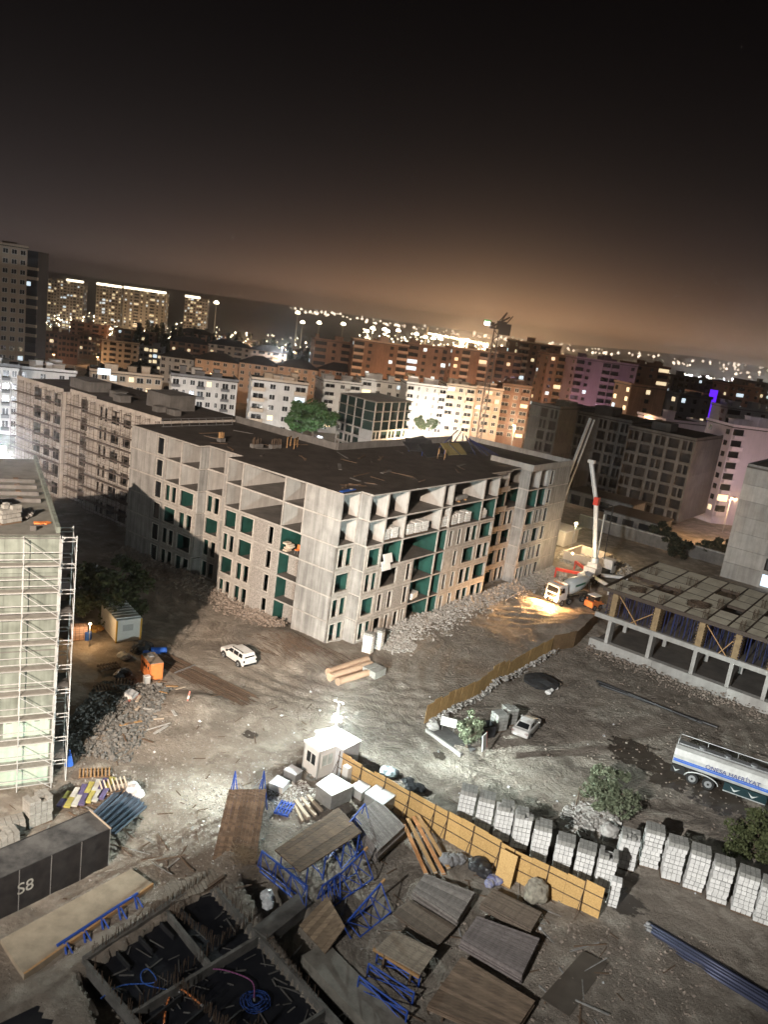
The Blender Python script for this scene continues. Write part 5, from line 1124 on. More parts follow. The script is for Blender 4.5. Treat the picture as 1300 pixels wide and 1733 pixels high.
def pump():
    P = (35.03, 125.51, 0.00)
    t = thing('concrete_pump', 'white concrete pump truck with raised folding boom and spread outriggers', 'concrete pump', (P[0], P[1], 0), SITE_RZ)
    b = MB(); b.box(-4, 6, -1.1, 1.1, .9, 1.5); b.build('chassis', M['rubber'], t)
    truck_cab(t, 5.2, M['carwhite'], 2.0, 1.2, 1.0, 2.1)
    for s in (-1, 1):
        for x in (6.2, .2, -1.3, -2.8): wheel(t, x, s*1.0, .5, .34)
    b = MB(); b.box(-1.6, 1.2, -1.0, 1.0, 1.5, 2.7); b.box(-.8, .6, -.8, .8, 2.7, 3.4); b.build('turret_base', M['carwhite'], t)
    b = MB(); b.tube((0, 0, 2.6), (0, 0, 4.2), .75, 14, .6); b.build('turret', M['galv'], t)
    b = MB(); b.tube((-3.6, .5, 1.5), (-1.8, .5, 1.5), .55, 12); b.box(-4.2, -3.2, -.8, .8, 1.2, 2.0); b.build('hopper', M['galv'], t)
    for sx, sy in ((1, 1), (1, -1), (-1, 1), (-1, -1)):
        b = MB(); b.beam((1.2*sx, 1.0*sy, 1.3), (3.4*sx+(-.5 if sx < 0 else .2), 4.6*sy, 1.5), .42, .45); b.beam((3.4*sx+(-.5 if sx < 0 else .2), 4.6*sy, 1.7), (3.4*sx+(-.5 if sx < 0 else .2), 4.6*sy, .1), .22); o = b.build('outrigger', M['red'] if sy > 0 else M['carwhite'], t)
    tip = lambda x, y, z: Vector((x, y, z))
    # boom: up, over, then a long section laid over the roof of the main block
    def to_local(q):
        dx, dy = q[0]-P[0], q[1]-P[1]; ca, sa = math.cos(SITE_RZ), math.sin(SITE_RZ); return (dx*ca+dy*sa, -dx*sa+dy*ca, q[2])
    pts = [(0, 0, 3.8), to_local((33.60, 126.50, 13.26)), to_local((31.92, 128.00, 19.25)), (0, 0, 0)]
    J = []
    for k, (a, c) in enumerate(zip(pts[:3], pts[1:3])):
        b = MB(); b.beam(a, c, .42-.08*k, .5-.1*k); J.append(b.build('boom_section', M['carwhite'], t))
        b = MB(); off = Vector((.0, .42, 0)); b.tube(Vector(a)+off, Vector(c)+off, .07, 6); b.build('delivery_pipe', M['galv'], t)
    b = MB(); b.obox(pts[1], (.8, .8, 1.3)); b.build('boom_joint', M['red'], t)
    b = MB(); b.obox(pts[2], (.6, 1.1, .5)); b.build('boom_joint', M['carwhite'], t)
    b = MB(); b.tube((.5, -.1, 4.3), (-.1, -.0, 11.5), .1, 6); b.build('hydraulic_ram', M['galv'], t)
    b = MB(); b.tube((1.5, -.9, 4.0), (.6, -.9, 13.0), .09, 6); b.tube((.6, -.9, 13.0), (-.5, .3, 13.3), .09, 6); b.build('hose', M['rubber'], t)
    point('pump_work_lamp_light', (-4.4, 2.2, 5.0), 2600, (1, .70, .40), .2, t)
    b = MB(); b.tube((-4.4, 2.2, 4.8), (-4.4, 2.2, 5.0), .16, 8); b.build('work_lamp', mat('work_lamp', (1, .75, .45), .5, None, 1, .1, var=0, emit=20, sampling=False), t)
    # red tail lights
    for y in (-.9, .9): b = MB(); b.box(-4.3, -4.2, y-.15, y+.15, 1.2, 1.4); b.build('tail_light', mat('red_glow', (1, .06, .03), .5, None, 1, .1, var=0, emit=9, sampling=False), t)
    return t
pump()
# second, folded boom section seen above the block's roof corner: belongs to a pump parked behind the block
p0 = (30.94, 142.00, 17.27); p1 = (34.64, 146.00, 24.43)
t = thing('boom_arm', 'pale twin bar boom arm rising behind the right end of the main block', 'boom', (p0[0], p0[1], 0))
L0 = Vector((0, 0, p0[2]-8)); L1 = Vector((p1[0]-p0[0], p1[1]-p0[1], p1[2]))
b = MB(); b.beam(L0, L1, .35, .5); b.build('bar', M['galv'], t); b = MB(); b.beam(L0+Vector((.8, 0, -.3)), L1+Vector((.75, 0, -.2)), .2, .25); b.build('pipe', M['galv'], t)
b = MB(); b.beam((0, 0, 0), L0, .6, .6); b.build('post', M['galv'], t)
# orange skid loader behind the mixer
P = (32.36, 112.11, 0.00)
t = thing('skid_loader', 'small orange loader with white roof behind the mixer truck', 'loader', (P[0], P[1], .1), R(40))
b = MB(); b.box(-1.2, 1.0, -.75, .75, .35, 1.2); b.build('body', M['orange'], t); b = MB(); b.box(-.7, .6, -.6, .6, 1.2, 2.0); b.build('cab', M['glass'], t); b = MB(); b.box(-.85, .75, -.7, .7, 2.0, 2.1); b.build('roof', M['white'], t)
for s in (-1, 1):
    for x in (-.75, .6): wheel(t, x, s*.82, .38, .28)
    b = MB(); b.beam((-.9, s*.7, 1.5), (1.5, s*.7, .7), .14, .2); b.build('lift_arm', M['orange'], t)
b = MB(); b.box(1.4, 1.95, -.9, .9, .1, .65); b.build('bucket', M['steel'], t)
# cars far away on the lit road
for i, p in enumerate(((56.67, 393.86, -7.00), (64.52, 393.46, -7.00), (72.99, 391.62, -7.00), (50.41, 398.30, -7.00))):
    t = thing('parked_car', ('pale car parked second from left on the amber lit road', 'pale car third from left on the amber lit road', 'rightmost pale car on the amber lit road', 'leftmost pale car on the amber lit road')[i], 'car', (p[0], p[1], ground_z(p[0], p[1])), R(-10+i*7), 'cars on the lit road')
    b = MB(); loft(b, [(-2.1, [(.8, .3), (.85, .7), (.75, .95)]), (1.2, [(.8, .3), (.85, .7), (.75, .95)]), (2.1, [(.75, .35), (.8, .6), (.7, .75)])]); b.build('body', M['carwhite'] if i else M['orange'], t)
    b = MB(); loft(b, [(-1.8, [(.75, .93), (.7, .96)]), (-1.2, [(.76, .93), (.6, 1.42)]), (.3, [(.76, .93), (.6, 1.42)]), (1.1, [(.75, .93), (.7, .96)])]); b.build('cabin', M['glass'], t)
    for s in (-1, 1):
        for x in (-1.3, 1.3): b = MB(); b.tube((0, -.1, 0), (0, .1, 0), .32, 10); b.build('wheel', M['rubber'], t, (x, s*.78, .32))

# ------------------------------------------------------------------ gate: cabin, lamp mast, fences
cb = thing('guard_cabin', 'white prefabricated guard cabin with sliding windows under the floodlight', 'cabin', (-2.41, 59.61, 0.00), R(46))
b = MB(); b.box(-.95, .95, -.9, .9, .12, 2.55); wl = b.build('wall', M['white'], cb)
b = MB(); b.box(-1.05, 1.05, -1.0, 1.0, 2.55, 2.72); b.build('roof', M['white'], cb); b = MB(); b.box(-1.0, 1.0, -.95, .95, 0, .12); b.build('floor_frame', M['steel'], cb)
for (x, y, rz) in ((0, -.9, 0), (.95, 0, PI/2), (-.95, 0, -PI/2)):
    f = mesh_obj('window', window_mesh(1.1, .95), wl, (x, y, 1.15), (0, 0, rz)); cube('pane', M['glass'] if rz < 0 else mat('lit_cabin_glass', (.6, .68, .66), .2, (.3, .34, .32), 2, .6), f, (0, -.01, .475), (1.1, .03, .95))  # pale pane colour imitates light on the cabin glass
for x in (-.95, .95):
    for y in (-.9, .9): cube('corner_post', M['galv'], cb, (x*1.01, y*1.01, 1.34), (.1, .1, 2.42))
ms = thing('lamp_mast', 'slim site lamp mast with glaring floodlights beside the guard cabin', 'lamp mast', (MAST[0], MAST[1], 0))
b = MB(); b.tube((0, 0, 0), (0, 0, 6.3), .06, 8, .04); b.build('pole', M['galv'], ms)
b = MB(); b.beam((-.25, 0, 6.2), (.3, 0, 6.25), .05); b.box(.2, .42, -.08, .08, 6.1, 6.22); b.box(-.4, -.2, -.08, .08, 6.24, 6.36); b.build('cctv_camera', M['white'], ms)
M['flood'] = mat('floodlight_face', (.95, 1, 1), .5, None, 1, .1, var=0, emit=260, sampling=False)
for (dx, dy, nm) in ((-.12, .14, 0), (-.18, -.14, 1), (.18, -.14, 2)):
    o = cube('flood_head', M['steel'], ms, (dx*.55, dy*.55, 4.8), (.12, .12, .24)); cube('flood_face', M['flood'], ms, (dx*1.15, dy*1.15, 4.76), (.3, .3, .32))
for nm, l, t_, p_, c_, a_ in LIGHTS_MAST: o = spot(nm, l, t_, p_, c_, a_, .8, .14)
point('flood_spill_light', (MAST[0], MAST[1], MAST[2]+.35), FLOOD_SPILL, WHITE, .25)
bo = thing('storage_hut', 'white roofed hut sheeted in plastic right behind the guard cabin', 'hut', (0, 0, 0))
hq = [(-3.23, 61.33, 2.70), (-1.53, 62.63, 2.70), (0.84, 60.89, 2.70), (-0.51, 59.01, 2.70)]
b = MB(); hexa(b, hq, .12); b.build('roof', M['white'], bo)
for i in range(4):
    a, c = Vector(hq[i]), Vector(hq[(i+1) % 4]); cn = sum((Vector(q) for q in hq), Vector())/4
    a = a+(cn-a)*.06; c = c+(cn-c)*.06
    b = MB(); b.beam((a.x, a.y, 1.3), (c.x, c.y, 1.3), .08, 2.5); b.build('wall', M['plastic_sheet'], bo)
for k in (.2, .8):
    a = bil(hq, 0, k); c = bil(hq, 1, k); b = MB(); b.beam((a[0], a[1], 2.74), (c[0], c[1], 2.74), .05, .05); b.build('roof_rib', M['galv'], bo)
def fence(label, pts, m, h=2.44, pw=1.22, posts=True, seed=1, lean=.0, cut=None):
    t = thing('hoarding_fence', label, 'fence', (0, 0, 0)); rn = random.Random(seed)
    for (a, c) in zip(pts, pts[1:]):
        a = Vector((*a[:2], 0)); c = Vector((*c[:2], 0)); d = c-a; n = max(1, round(d.length/pw)); d.normalize(); w = (c-a).length/n; nn = Vector((d.y, -d.x, 0)); ang = math.atan2(d.y, d.x)
        for i in range(n):
            p = a+d*(i+.5)*w; hh = h+rn.uniform(-.09, .09); z = ground_z(p.x, p.y)-.05
            cube('board', m, t, (p.x, p.y, z+hh/2), (w-.015, .022, hh), ang+rn.uniform(-.012, .012), lean+rn.uniform(-.03, .03))
            if posts and i % 2 == 0:
                q = a+d*i*w+nn*.12; cube('post', M['rust'], t, (q.x, q.y, z+h*.52), (.06, .06, h*1.04), ang, rn.uniform(-.05, .05))
                s0 = a+d*i*w+nn*1.2; b = MB(); b.beam((s0.x, s0.y, z+.05), (q.x, q.y, z+h*.75), .045); b.build('strut', M['rust'], t)
        if posts:
            for zz in (.9, 1.9): q = (a+c)/2+nn*.06; cube('rail', M['rust'], t, (q.x, q.y, zz), ((c-a).length, .05, .05), ang)
    return t
fence('long golden osb board fence running from the cabin to the lower right', [(-1.35, 60.2), (-.75, 59.3), (8.0, 53.0), (12.6, 49.7), (18.15, 46.45)], M['osb'], seed=2)
M['osb_old'] = mat('weathered_board', (.58, .40, .18), .85, (.42, .27, .11), 3, .8)
fence('tan board fence beside the haul road, leading to the mixer truck', [(6.72, 70.5), (11.9, 77.3), (22.8, 92.6)], M['osb_old'], 2.1, 1.22, False, 3, .05)
fence('darker torn end of the tan board fence near the mixer truck', [(22.9, 92.9), (26.2, 95.4), (31.0, 103.6)], mat('dark_board', (.2, .13, .07), .85, None, 3, .7), 2.3, 1.5, False, 4, .06)
# osb sheet leaning on the fence
ol = thing('osb_sheet', 'single osb sheet leaning upright against the inside of the long fence', 'board', (12.0, 49.0, 0), R(-32)); cube('sheet', mat('osb_pale', (.56, .38, .16), .8, (.4, .25, .1), 9, .8), ol, (0, 0, 1.22), (1.25, .03, 2.44), 0, R(-9)); cube('edge_batten', M['timber'], ol, (0, -.24, .06), (1.2, .06, .06))

# ------------------------------------------------------------------ stacks of aerated blocks
def block_stack(label, loc, rz, nx, ny, nz, bx, by, bz, group=None, m=None, jit=.02, seed=1, name='block_pallet', shade_top=False):
    rn = random.Random(seed*7+1); t = thing(name, label, 'block pallet', loc, rz+rn.uniform(-.07, .07), group); worn = rn.random() < .45; m = m or M['block']
    cube('pallet', M['timber_dk'], t, (0, 0, .06), (nx*bx, ny*by, .12))
    cube('gap_shade_core', M['block_gap'], t, (0, 0, .12+(nz*bz-(bz if worn else 0))/2), (nx*bx-.05-2.4*jit, ny*by-.05-2.4*jit, nz*bz-.06-(bz if worn else 0)))
    for k in range(nz):
        sx, sy = rn.uniform(-jit, jit), rn.uniform(-jit, jit)
        for i in range(nx):
            for j in range(ny):
                if 0 < i < nx-1 and 0 < j < ny-1 and k < nz-1: continue
                if worn and k == nz-1 and rn.random() < .3: continue
                cube('block', M['block_top'] if (k == nz-1 and shade_top) else m, t, ((i-(nx-1)/2)*bx+sx, (j-(ny-1)/2)*by+sy, .12+(k+.5)*bz), (bx*.90, by*.90, bz*.87), rn.uniform(-.03, .03))
    return t
M['block_gap'] = mat('block_gap_shade', (.12, .12, .115), .95, None, 3, .5)  # dark core inside each stack paints the shade in the gaps
M['block_top'] = mat('grey_shade_block', (.30, .30, .28), .95, (.2, .2, .185), 3, .7, var=.1)  # grey blocks; as a top layer, grazing-light shade put into the colour
ords = ['first', 'second', 'third', 'fourth', 'fifth', 'sixth', 'seventh', 'eighth', 'ninth']
r1 = [(9.59, 55.45, 3.00), (11.00, 55.00, 3.00), (12.32, 54.08, 3.00), (13.63, 53.38, 3.00), (14.95, 52.35, 3.00), (16.38, 51.08, 3.00), (17.78, 50.41, 3.00), (19.20, 49.91, 3.00)]
for i, p in enumerate(r1):
    block_stack(ords[i]+' tall white block stack from the cabin, in the row behind the board fence', (p[0], p[1], ground_z(p[0], p[1])), R(-7-i), 4, 3, 8, .315, .40, .36, 'block stacks behind the fence', jit=.03, seed=i, shade_top=True)
r2 = [(21.60, 52.94, 3.00), (23.65, 53.71, 3.30), (24.94, 52.44, 3.30), (26.45, 51.76, 3.30), (27.83, 50.80, 3.20), (29.35, 49.98, 3.20), (30.56, 49.01, 3.20)]
for i, p in enumerate(r2):
    block_stack(ords[i]+' block stack from the left in the row by the right edge', (p[0], p[1], ground_z(p[0], p[1])), R(-12-i), 4, 3, 8 if i == 0 else 9, .34, .40, .35, 'block stacks by the right edge', jit=.06, seed=20+i, shade_top=True)
p = (19.15, 47.50, 0.00); block_stack('short white block stack against the outer end of the board fence', (p[0]+.3, p[1]+.6, 0), R(-20), 2, 2, 6, .36, .36, .36, jit=.02, seed=41)
# two pallets by the corner of the main block
for i, p in enumerate(((0.36, 84.47, 0.00), (1.42, 86.51, 0.00))): block_stack(('front', 'rear')[i]+' wrapped block pallet at the foot of the main block\'s corner', (p[0], p[1], ground_z(p[0], p[1])), R(-25), 3, 2, 8, .38, .42, .3, seed=50+i, jit=.005, shade_top=True)
for i, p in enumerate(((13.92, 71.12, 0.00), (15.09, 72.62, 0.00))): block_stack(('left', 'right')[i]+' grey block pallet beside the white saloon car', (p[0], p[1], ground_z(p[0], p[1])), R(28), 3, 3, 5, .42, .42, .34, seed=60+i, jit=.01, m=M['block_top'])
p = (-20.95, 48.42, 0.00); block_stack('pallet of pale bricks near the tower scaffolding foot', (p[0], p[1], 0), R(52), 4, 3, 8, .42, .36, .25, seed=70, jit=.03, m=M['block_top'])
for i, p in enumerate(((-22.02, 46.86, 0.00), (-21.89, 45.63, 0.00))): block_stack(('upper', 'lower')[i]+' low stack of hollow bricks at the left edge behind the black box', (p[0], p[1], 0), R(40+i*12), 4, 3, 4, .4, .34, .26, seed=72+i, jit=.05, m=M['block_top'])
# pallets of blocks stored on open floors of the main block
def on_floor(label, b_, a_, fl_, nx, ny, nz, rot=0, seed=1, m=None):
    q = site(b_, a_); block_stack(label, (q[0], q[1], zf(fl_)+.002), SITE_RZ+rot, nx, ny, nz, .42, .42, .27, 'block pallets stored in the main block', seed=seed, jit=.04, m=m)
for i, (bb, fl_) in enumerate(((7.2, 1), (8.8, 1), (12.0, 1), (13.6, 1), (15.2, 1), (18.7, 1), (19.6, 1), (22.0, 1), (23.7, 1), (25.4, 1), (29.6, 1))):
    on_floor(ords[i % 9]+" white block pallet from the left on the main block's fifth floor" if i < 9 else ('white block pallet beside the teal wall on the fifth floor' if i == 9 else 'last white block pallet at the right on the fifth floor'), bb, -.75, fl_, 3 if i != 5 else 2, 3, 5 if bb > 11 else 5, 0, 80+i)
on_floor('small heap of white blocks in the teal bay near the ground', 15.2, -.9, 4, 4, 2, 3, .2, 95)
for i, (bb, fl_) in enumerate(((7.3, 2), (6.9, 2))):
    q = site(bb, -1.9 if i == 0 else -2.05); t = tag(cube('white_slab', M['white'], None, (q[0], q[1], zf(fl_)+(1.0 if i == 0 else .2)), (1.6, .12, 1.1), SITE_RZ, R(-18)), ('upper', 'lower')[i]+' white board leaning out of the open third bay', 'board')
q = site(23.8, -.6); t = thing('concrete_beam', 'pale concrete beam piece lying on the open top floor', 'beam', (q[0], q[1], zf(0)), SITE_RZ+.1); cube('beam', M['concrete_lt'], t, (0, 0, .45), (3.4, .5, .5)); cube('bearer', M['timber'], t, (-1, 0, .1), (.15, .9, .2)); cube('bearer', M['timber'], t, (1, 0, .1), (.15, .9, .2))
for i in (0, 1):
    q = site(2.6, 6.8); t = thing('leaning_boards', ('pair of long boards leaning in the open bay of the top floor', 'pair of long boards leaning in the open bay one floor below the top')[i], 'boards', (q[0], q[1], zf(i)), SITE_RZ)
    b = MB(); b.beam((-.6, -.6, .1), (.6, .9, 2.5), .1, .45); b.build('board', M['concrete_lt'], t); b = MB(); b.beam((-.9, .2, .1), (-.2, .9, 2.2), .08, .3); b.build('board', M['concrete'], t)
q = site(.9, 7.2); t = thing('site_chair', 'orange seat and pale sacks in the open bay on the fourth floor', 'seat', (q[0], q[1], zf(2)), SITE_RZ); cube('seat', M['orange'], t, (0, -.6, .5), (.5, .5, .1)); cube('backrest', M['orange'], t, (.25, -.6, .8), (.06, .5, .6))
for s in ((-.2, -.8), (.2, -.8), (-.2, -.4), (.2, -.4)): cube('leg', M['steel'], t, (s[0], s[1], .23), (.05, .05, .46))
q = site(.8, 8.0); t = thing('sack_pile', 'pile of pale sacks beside the orange seat', 'sacks', (q[0], q[1], zf(2)), SITE_RZ)
for k in range(5): cube('sack', M['cream'], t, (random.uniform(-.2, .2), random.uniform(-.2, .2), .12+k*.22), (.9, .6, .2), random.uniform(-.3, .3))

# ------------------------------------------------------------------ big shuttering panels on blue trusses
def strut_frame(t, p0, p1, up, back, m, name='truss'):
    """triangular blue support: rail from p0 to p1, its legs splayed along back"""
    a, c = Vector(p0), Vector(p1); u = Vector(up); k = Vector(back); b = MB()
    for q in (a, c): b.tube(q, q+u, .05, 6); b.tube(q+k, q+u, .045, 6); b.tube(q, q+k, .045, 6)
    b.tube(a+u, c+u, .05, 6); b.tube(a+k, c+k, .045, 6); b.tube(a, c+u, .03, 5); b.tube(a+u, c, .03, 5); b.tube(a+u*.5, a+k*.5, .03, 5); b.tube(c+u*.5, c+k*.5, .03, 5)
    o = b.build(name, m, t); return stuff(o)
sp = thing('shutter_panel', 'large brown ribbed shutter panel leaning upright on two blue trestles', 'formwork panel', (0, 0, 0))
pq = [(-8.18, 46.32, 0.35), (-5.29, 46.93, 0.35), (-5.76, 52.74, 2.30), (-8.43, 52.00, 2.30)]
planks(sp, pq, 11, .09, M['ply'], 'board', .02)
for k in (.15, .5, .85):
    a, c = bil(pq, 0, k), bil(pq, 1, k); b = MB(); b.beam((a[0], a[1], a[2]-.14), (c[0], c[1], c[2]-.14), .09); b.build('waler', M['steel_blue'], sp)
for u in (.12, .88):
    a = Vector(bil(pq, u, 1.0)); top = a+Vector((0, 0, 1.5)); b = MB(); b.tube((a.x, a.y, 0), top, .055, 6); b.build('trestle_post', M['steel_blue'], sp)
    for d_ in (-.5, .45): b = MB(); b.tube((a.x+d_, a.y+.9, 0), top, .045, 6); b.build('trestle_leg', M['steel_blue'], sp)
a = Vector(bil(pq, .12, 1)); c = Vector(bil(pq, .88, 1))
for z0, z1 in ((.4, 3.3), (3.3, .4)): b = MB(); b.tube((a.x, a.y+.05, z0), (c.x, c.y+.05, z1), .025, 5); b.build('cross_brace', M['steel'], sp)
sp = thing('shutter_panel', 'grey brown shutter panel lying level on top of a blue truss table', 'formwork panel', (0, 0, 0))
pq = [(-4.06, 46.49, 2.00), (-2.10, 44.72, 2.00), (1.62, 49.68, 2.00), (-0.26, 52.19, 2.00)]
planks(sp, pq, 9, .1, mat('ply_grey', (.19, .125, .076), .88, (.075, .055, .04), .9, .9, grain=(.35, 5, 5), var=.22, splat=((.27, .25, .22), 2.4, .64)), 'board', .012)
P_ = [Vector(p) for p in pq]
for k in (.12, .4, .7, .96):
    a = Vector(bil(pq, 0, k)); c = Vector(bil(pq, 1, k)); a.z = c.z = .05
    strut_frame(sp, a, c, (0, 0, 1.82), (.0, -.02, .3), M['steel_blue'])
for (x0, y0, x1, y1, z, lab) in ():
    pass
bf = [('blue truss frame lying in front of the level shutter panel', [(-4.95, 46.84, 1.50), (-1.50, 44.32, 1.30)], (.1, -.5, -1.2)), ('blue truss frame standing right of the level shutter panel', [(-0.33, 48.48, 1.60), (1.66, 52.65, 2.30)], (.9, -.6, -1.4)),
      ('blue truss frame with timber tipped rail near the ditch', [(-0.15, 45.22, 0.80), (1.89, 47.40, 2.20)], (.9, -.3, -.9)), ('lowest blue truss frame with timber tipped rail', [(1.34, 42.44, 0.70), (3.20, 44.70, 2.00)], (.9, -.4, -.8)), ('blue truss frame end on beside the stacked panels', [(-0.56, 44.51, 1.30), (0.47, 45.85, 1.40)], (.3, -1.0, -1.1))]
for lb, (a, c), kk in bf:
    t = thing('blue_truss', lb, 'truss', (0, 0, 0), 0, 'blue shuttering trusses'); a, c = Vector(a), Vector(c); k = Vector(kk)
    b = MB(); b.beam(a, c, .1); b.build('top_chord', M['steel_blue'], t)
    a2 = a+k; c2 = c+k; a2.z = max(.06, a2.z); c2.z = max(.06, c2.z-.9)
    b = MB(); b.beam(a2, c2, .08); b.build('bottom_chord', M['steel_blue'], t)
    g0 = Vector((a.x-.2, a.y+.3, .06)); g1 = Vector((c.x-.3, c.y+.4, .06))
    b = MB(); b.beam(g0, g1, .07); b.build('ground_rail', M['steel_blue'], t)
    for q in (0, .33, .66, 1):
        u_, v_ = a.lerp(c, q), a2.lerp(c2, q); b = MB(); b.tube(u_, v_, .04, 5); b.build('strut', M['steel_blue'], t)
        b = MB(); b.tube(u_, g0.lerp(g1, q), .04, 5); b.build('leg', M['steel_blue'], t)
        if q < 1: b = MB(); b.tube(a.lerp(c, q), a2.lerp(c2, q+.33), .03, 5); b.build('diagonal', M['steel_blue'], t)
    if 'timber' in lb: b = MB(); b.beam(c, c+(c-a).normalized()*.35, .14); b.build('timber_end', M['timber'], t)
sp = thing('shutter_panel', 'tilted shutter panel with pale face lying beside the ditch', 'formwork panel', (0, 0, 0))
pq = [(-1.61, 42.03, 0.30), (0.22, 40.14, 0.25), (1.21, 41.56, 1.10), (-0.13, 43.91, 1.15)]; planks(sp, pq, 7, .1, mat('ply_pale', (.30, .23, .155), .88, (.17, .125, .09), .9, .9, grain=(.35, 5, 5), var=.22, splat=((.27, .25, .22), 2.4, .64)), 'board', .012)
b = MB(); b.tube(Vector(pq[2])+Vector((0, 0, -.1)), (pq[2][0]+.5, pq[2][1]+.3, .0), .05, 6); b.build('prop', M['steel_blue'], sp); b = MB(); b.tube(Vector(pq[3])+Vector((0, 0, -.1)), (pq[3][0]+.5, pq[3][1]+.3, .0), .05, 6); b.build('prop', M['steel_blue'], sp)
# stacks of panels
def panel_stack(label, q, layers, n, m, seed=1, th=.09, gap=.03):
    t = thing('panel_stack', label, 'panel stack', (0, 0, 0), 0, None); rn = random.Random(seed); zt = q[0][2]
    for k in range(layers):
        z = zt-k*(th+gap); off = (rn.uniform(-.06, .06), rn.uniform(-.06, .06)) if k else (0, 0)
        qq = [(p[0]+off[0], p[1]+off[1], z) for p in q]
        if k == 0: planks(t, qq, n, th, m, 'board', .05, seed=seed, across=True)
        else: b = MB(); hexa(b, qq, th); b.build('panel', m, t)
    zl = zt-layers*(th+gap)
    for u in (.2, .8):
        a, c = bil(q, u, 0), bil(q, u, 1); b = MB(); b.beam((a[0], a[1], zl/2+.01), (c[0], c[1], zl/2+.01), .12, max(.08, zl)); b.build('bearer', M['timber_dk'], t)
    return t
M['ribbed'] = mat('ribbed_panel', (.17, .135, .105), .88, (.09, .07, .055), 1.5, .8, grain=(3, 3, 3), var=.22, splat=((.27, .25, .22), 2.4, .64))
M['ribbed_grey'] = mat('ribbed_grey_panel', (.22, .20, .185), .88, (.12, .105, .095), 1.5, .8, grain=(3, 3, 3), var=.22, splat=((.27, .25, .22), 2.4, .64))
panel_stack('grey ribbed panel stack just below the timber planks', [(5.43, 45.96, 0.75), (8.33, 43.83, 0.75), (9.70, 46.71, 0.75), (6.33, 47.90, 0.75)], 5, 16, M['ribbed_grey'], 2)
panel_stack('low brown ribbed panel stack left of the ditch side, below the grey stack', [(4.24, 44.17, 0.40), (7.10, 41.89, 0.40), (8.30, 43.71, 0.40), (5.40, 45.59, 0.40)], 2, 13, M['ribbed'], 3)
panel_stack('dark brown ribbed panel stack near the concrete lump', [(10.03, 45.83, 0.70), (13.17, 43.99, 0.70), (14.15, 45.76, 0.70), (11.06, 47.40, 0.70)], 4, 12, M['ribbed'], 4)
panel_stack('tall violet grey ribbed panel stack in the lower middle', [(8.43, 42.07, 0.90), (11.98, 39.95, 0.90), (13.54, 43.13, 0.90), (9.64, 44.33, 0.90)], 6, 18, mat('ribbed_violet', (.19, .165, .16), .88, (.1, .085, .08), 1.5, .8, grain=(3, 3, 3), var=.22, splat=((.27, .25, .22), 2.4, .64)), 5)
panel_stack('pale shuttering panel on a blue truss beside the ditch', [(3.16, 40.01, 1.20), (5.83, 38.64, 1.20), (6.86, 40.60, 1.20), (4.26, 41.73, 1.20)], 1, 12, mat('pale_form', (.27, .23, .18), .88, (.14, .115, .09), 1.5, .8, grain=(3, 3, 3), var=.22, splat=((.27, .25, .22), 2.4, .64)), 6)
panel_stack('broad brown panel at the bottom edge of the picture', [(6.27, 36.98, 0.80), (10.68, 35.43, 0.80), (12.52, 38.28, 0.80), (8.44, 40.86, 0.80)], 3, 16, mat('ply_brown', (.24, .175, .125), .88, (.13, .095, .07), 1.2, .9, grain=(.6, 4, 4), var=.22, splat=((.27, .25, .22), 2.4, .64)), 7)
panel_stack('ribbed panel stack behind the level panel, close to the wrapped crates', [(0.83, 52.45, 1.30), (2.93, 48.83, 1.30), (4.82, 52.08, 1.30), (2.67, 55.00, 1.30)], 9, 20, M['ribbed_grey'], 8)
sp = thing('steel_plate', 'thin dark plate lying flat on the ground at the lower right', 'plate', (0, 0, 0)); pq = [(13.04, 38.95, 0.42), (14.51, 37.94, 0.42), (17.83, 42.41, 0.42), (16.43, 43.16, 0.42)]; b = MB(); hexa(b, pq, .06); b.build('sheet', mat('dull_plate', (.10, .085, .07), .7, None, 1, .5), sp)
for u in (.15, .85): a, c = bil(pq, u, 0), bil(pq, u, 1); b = MB(); b.beam((a[0], a[1], .2), (c[0], c[1], .2), .1, .34); b.build('bearer', M['timber_dk'], sp)
tf = thing('truss_table', 'blue truss table carrying the pale panel beside the ditch', 'truss', (0, 0, 0))
pq = [(2.33, 38.16, 0.90), (5.13, 36.22, 0.90), (5.87, 38.82, 0.95), (3.33, 40.13, 0.95)]
for k in (0, .5, 1): strut_frame(tf, Vector(bil(pq, 0, k))*1+Vector((0, 0, -.85)), Vector(bil(pq, 1, k))+Vector((0, 0, -.85)), (0, 0, .85), (.0, .25, .3), M['steel_blue'])
a, c = (3.04, 40.21, 1.00), (5.79, 38.58, 1.00); b = MB(); b.beam(a, c, .14, .16); b.build('timber_edge', M['timber'], tf)
# timber planks against the fence
for i, (a, c) in enumerate((((6.52, 48.58, 0.15), (4.84, 53.43, 0.50)), ((7.18, 48.78, 0.20), (5.07, 53.86, 0.75)), ((7.76, 48.72, 0.25), (5.50, 53.97, 0.90)), ((8.12, 49.35, 0.30), (5.85, 54.05, 1.00)))):
    t = thing('timber_plank', ('leftmost', 'second', 'third', 'rightmost')[i]+' of the long orange timber planks by the fence', 'plank', a, 0, 'long timber planks'); b = MB(); b.beam((0, 0, 0), Vector(c)-Vector(a), .26, .07); b.build('plank', M['timber'] if i % 2 else mat('orange_timber', (.5, .24, .1), .8, (.3, .14, .06), 2, .8), t)
    b = MB(); e_ = Vector(c)-Vector(a); b.beam((0, 0, .04), e_.normalized()*.06+Vector((0, 0, .04)), .27, .075); b.build('end_grain', M['cream'], t)

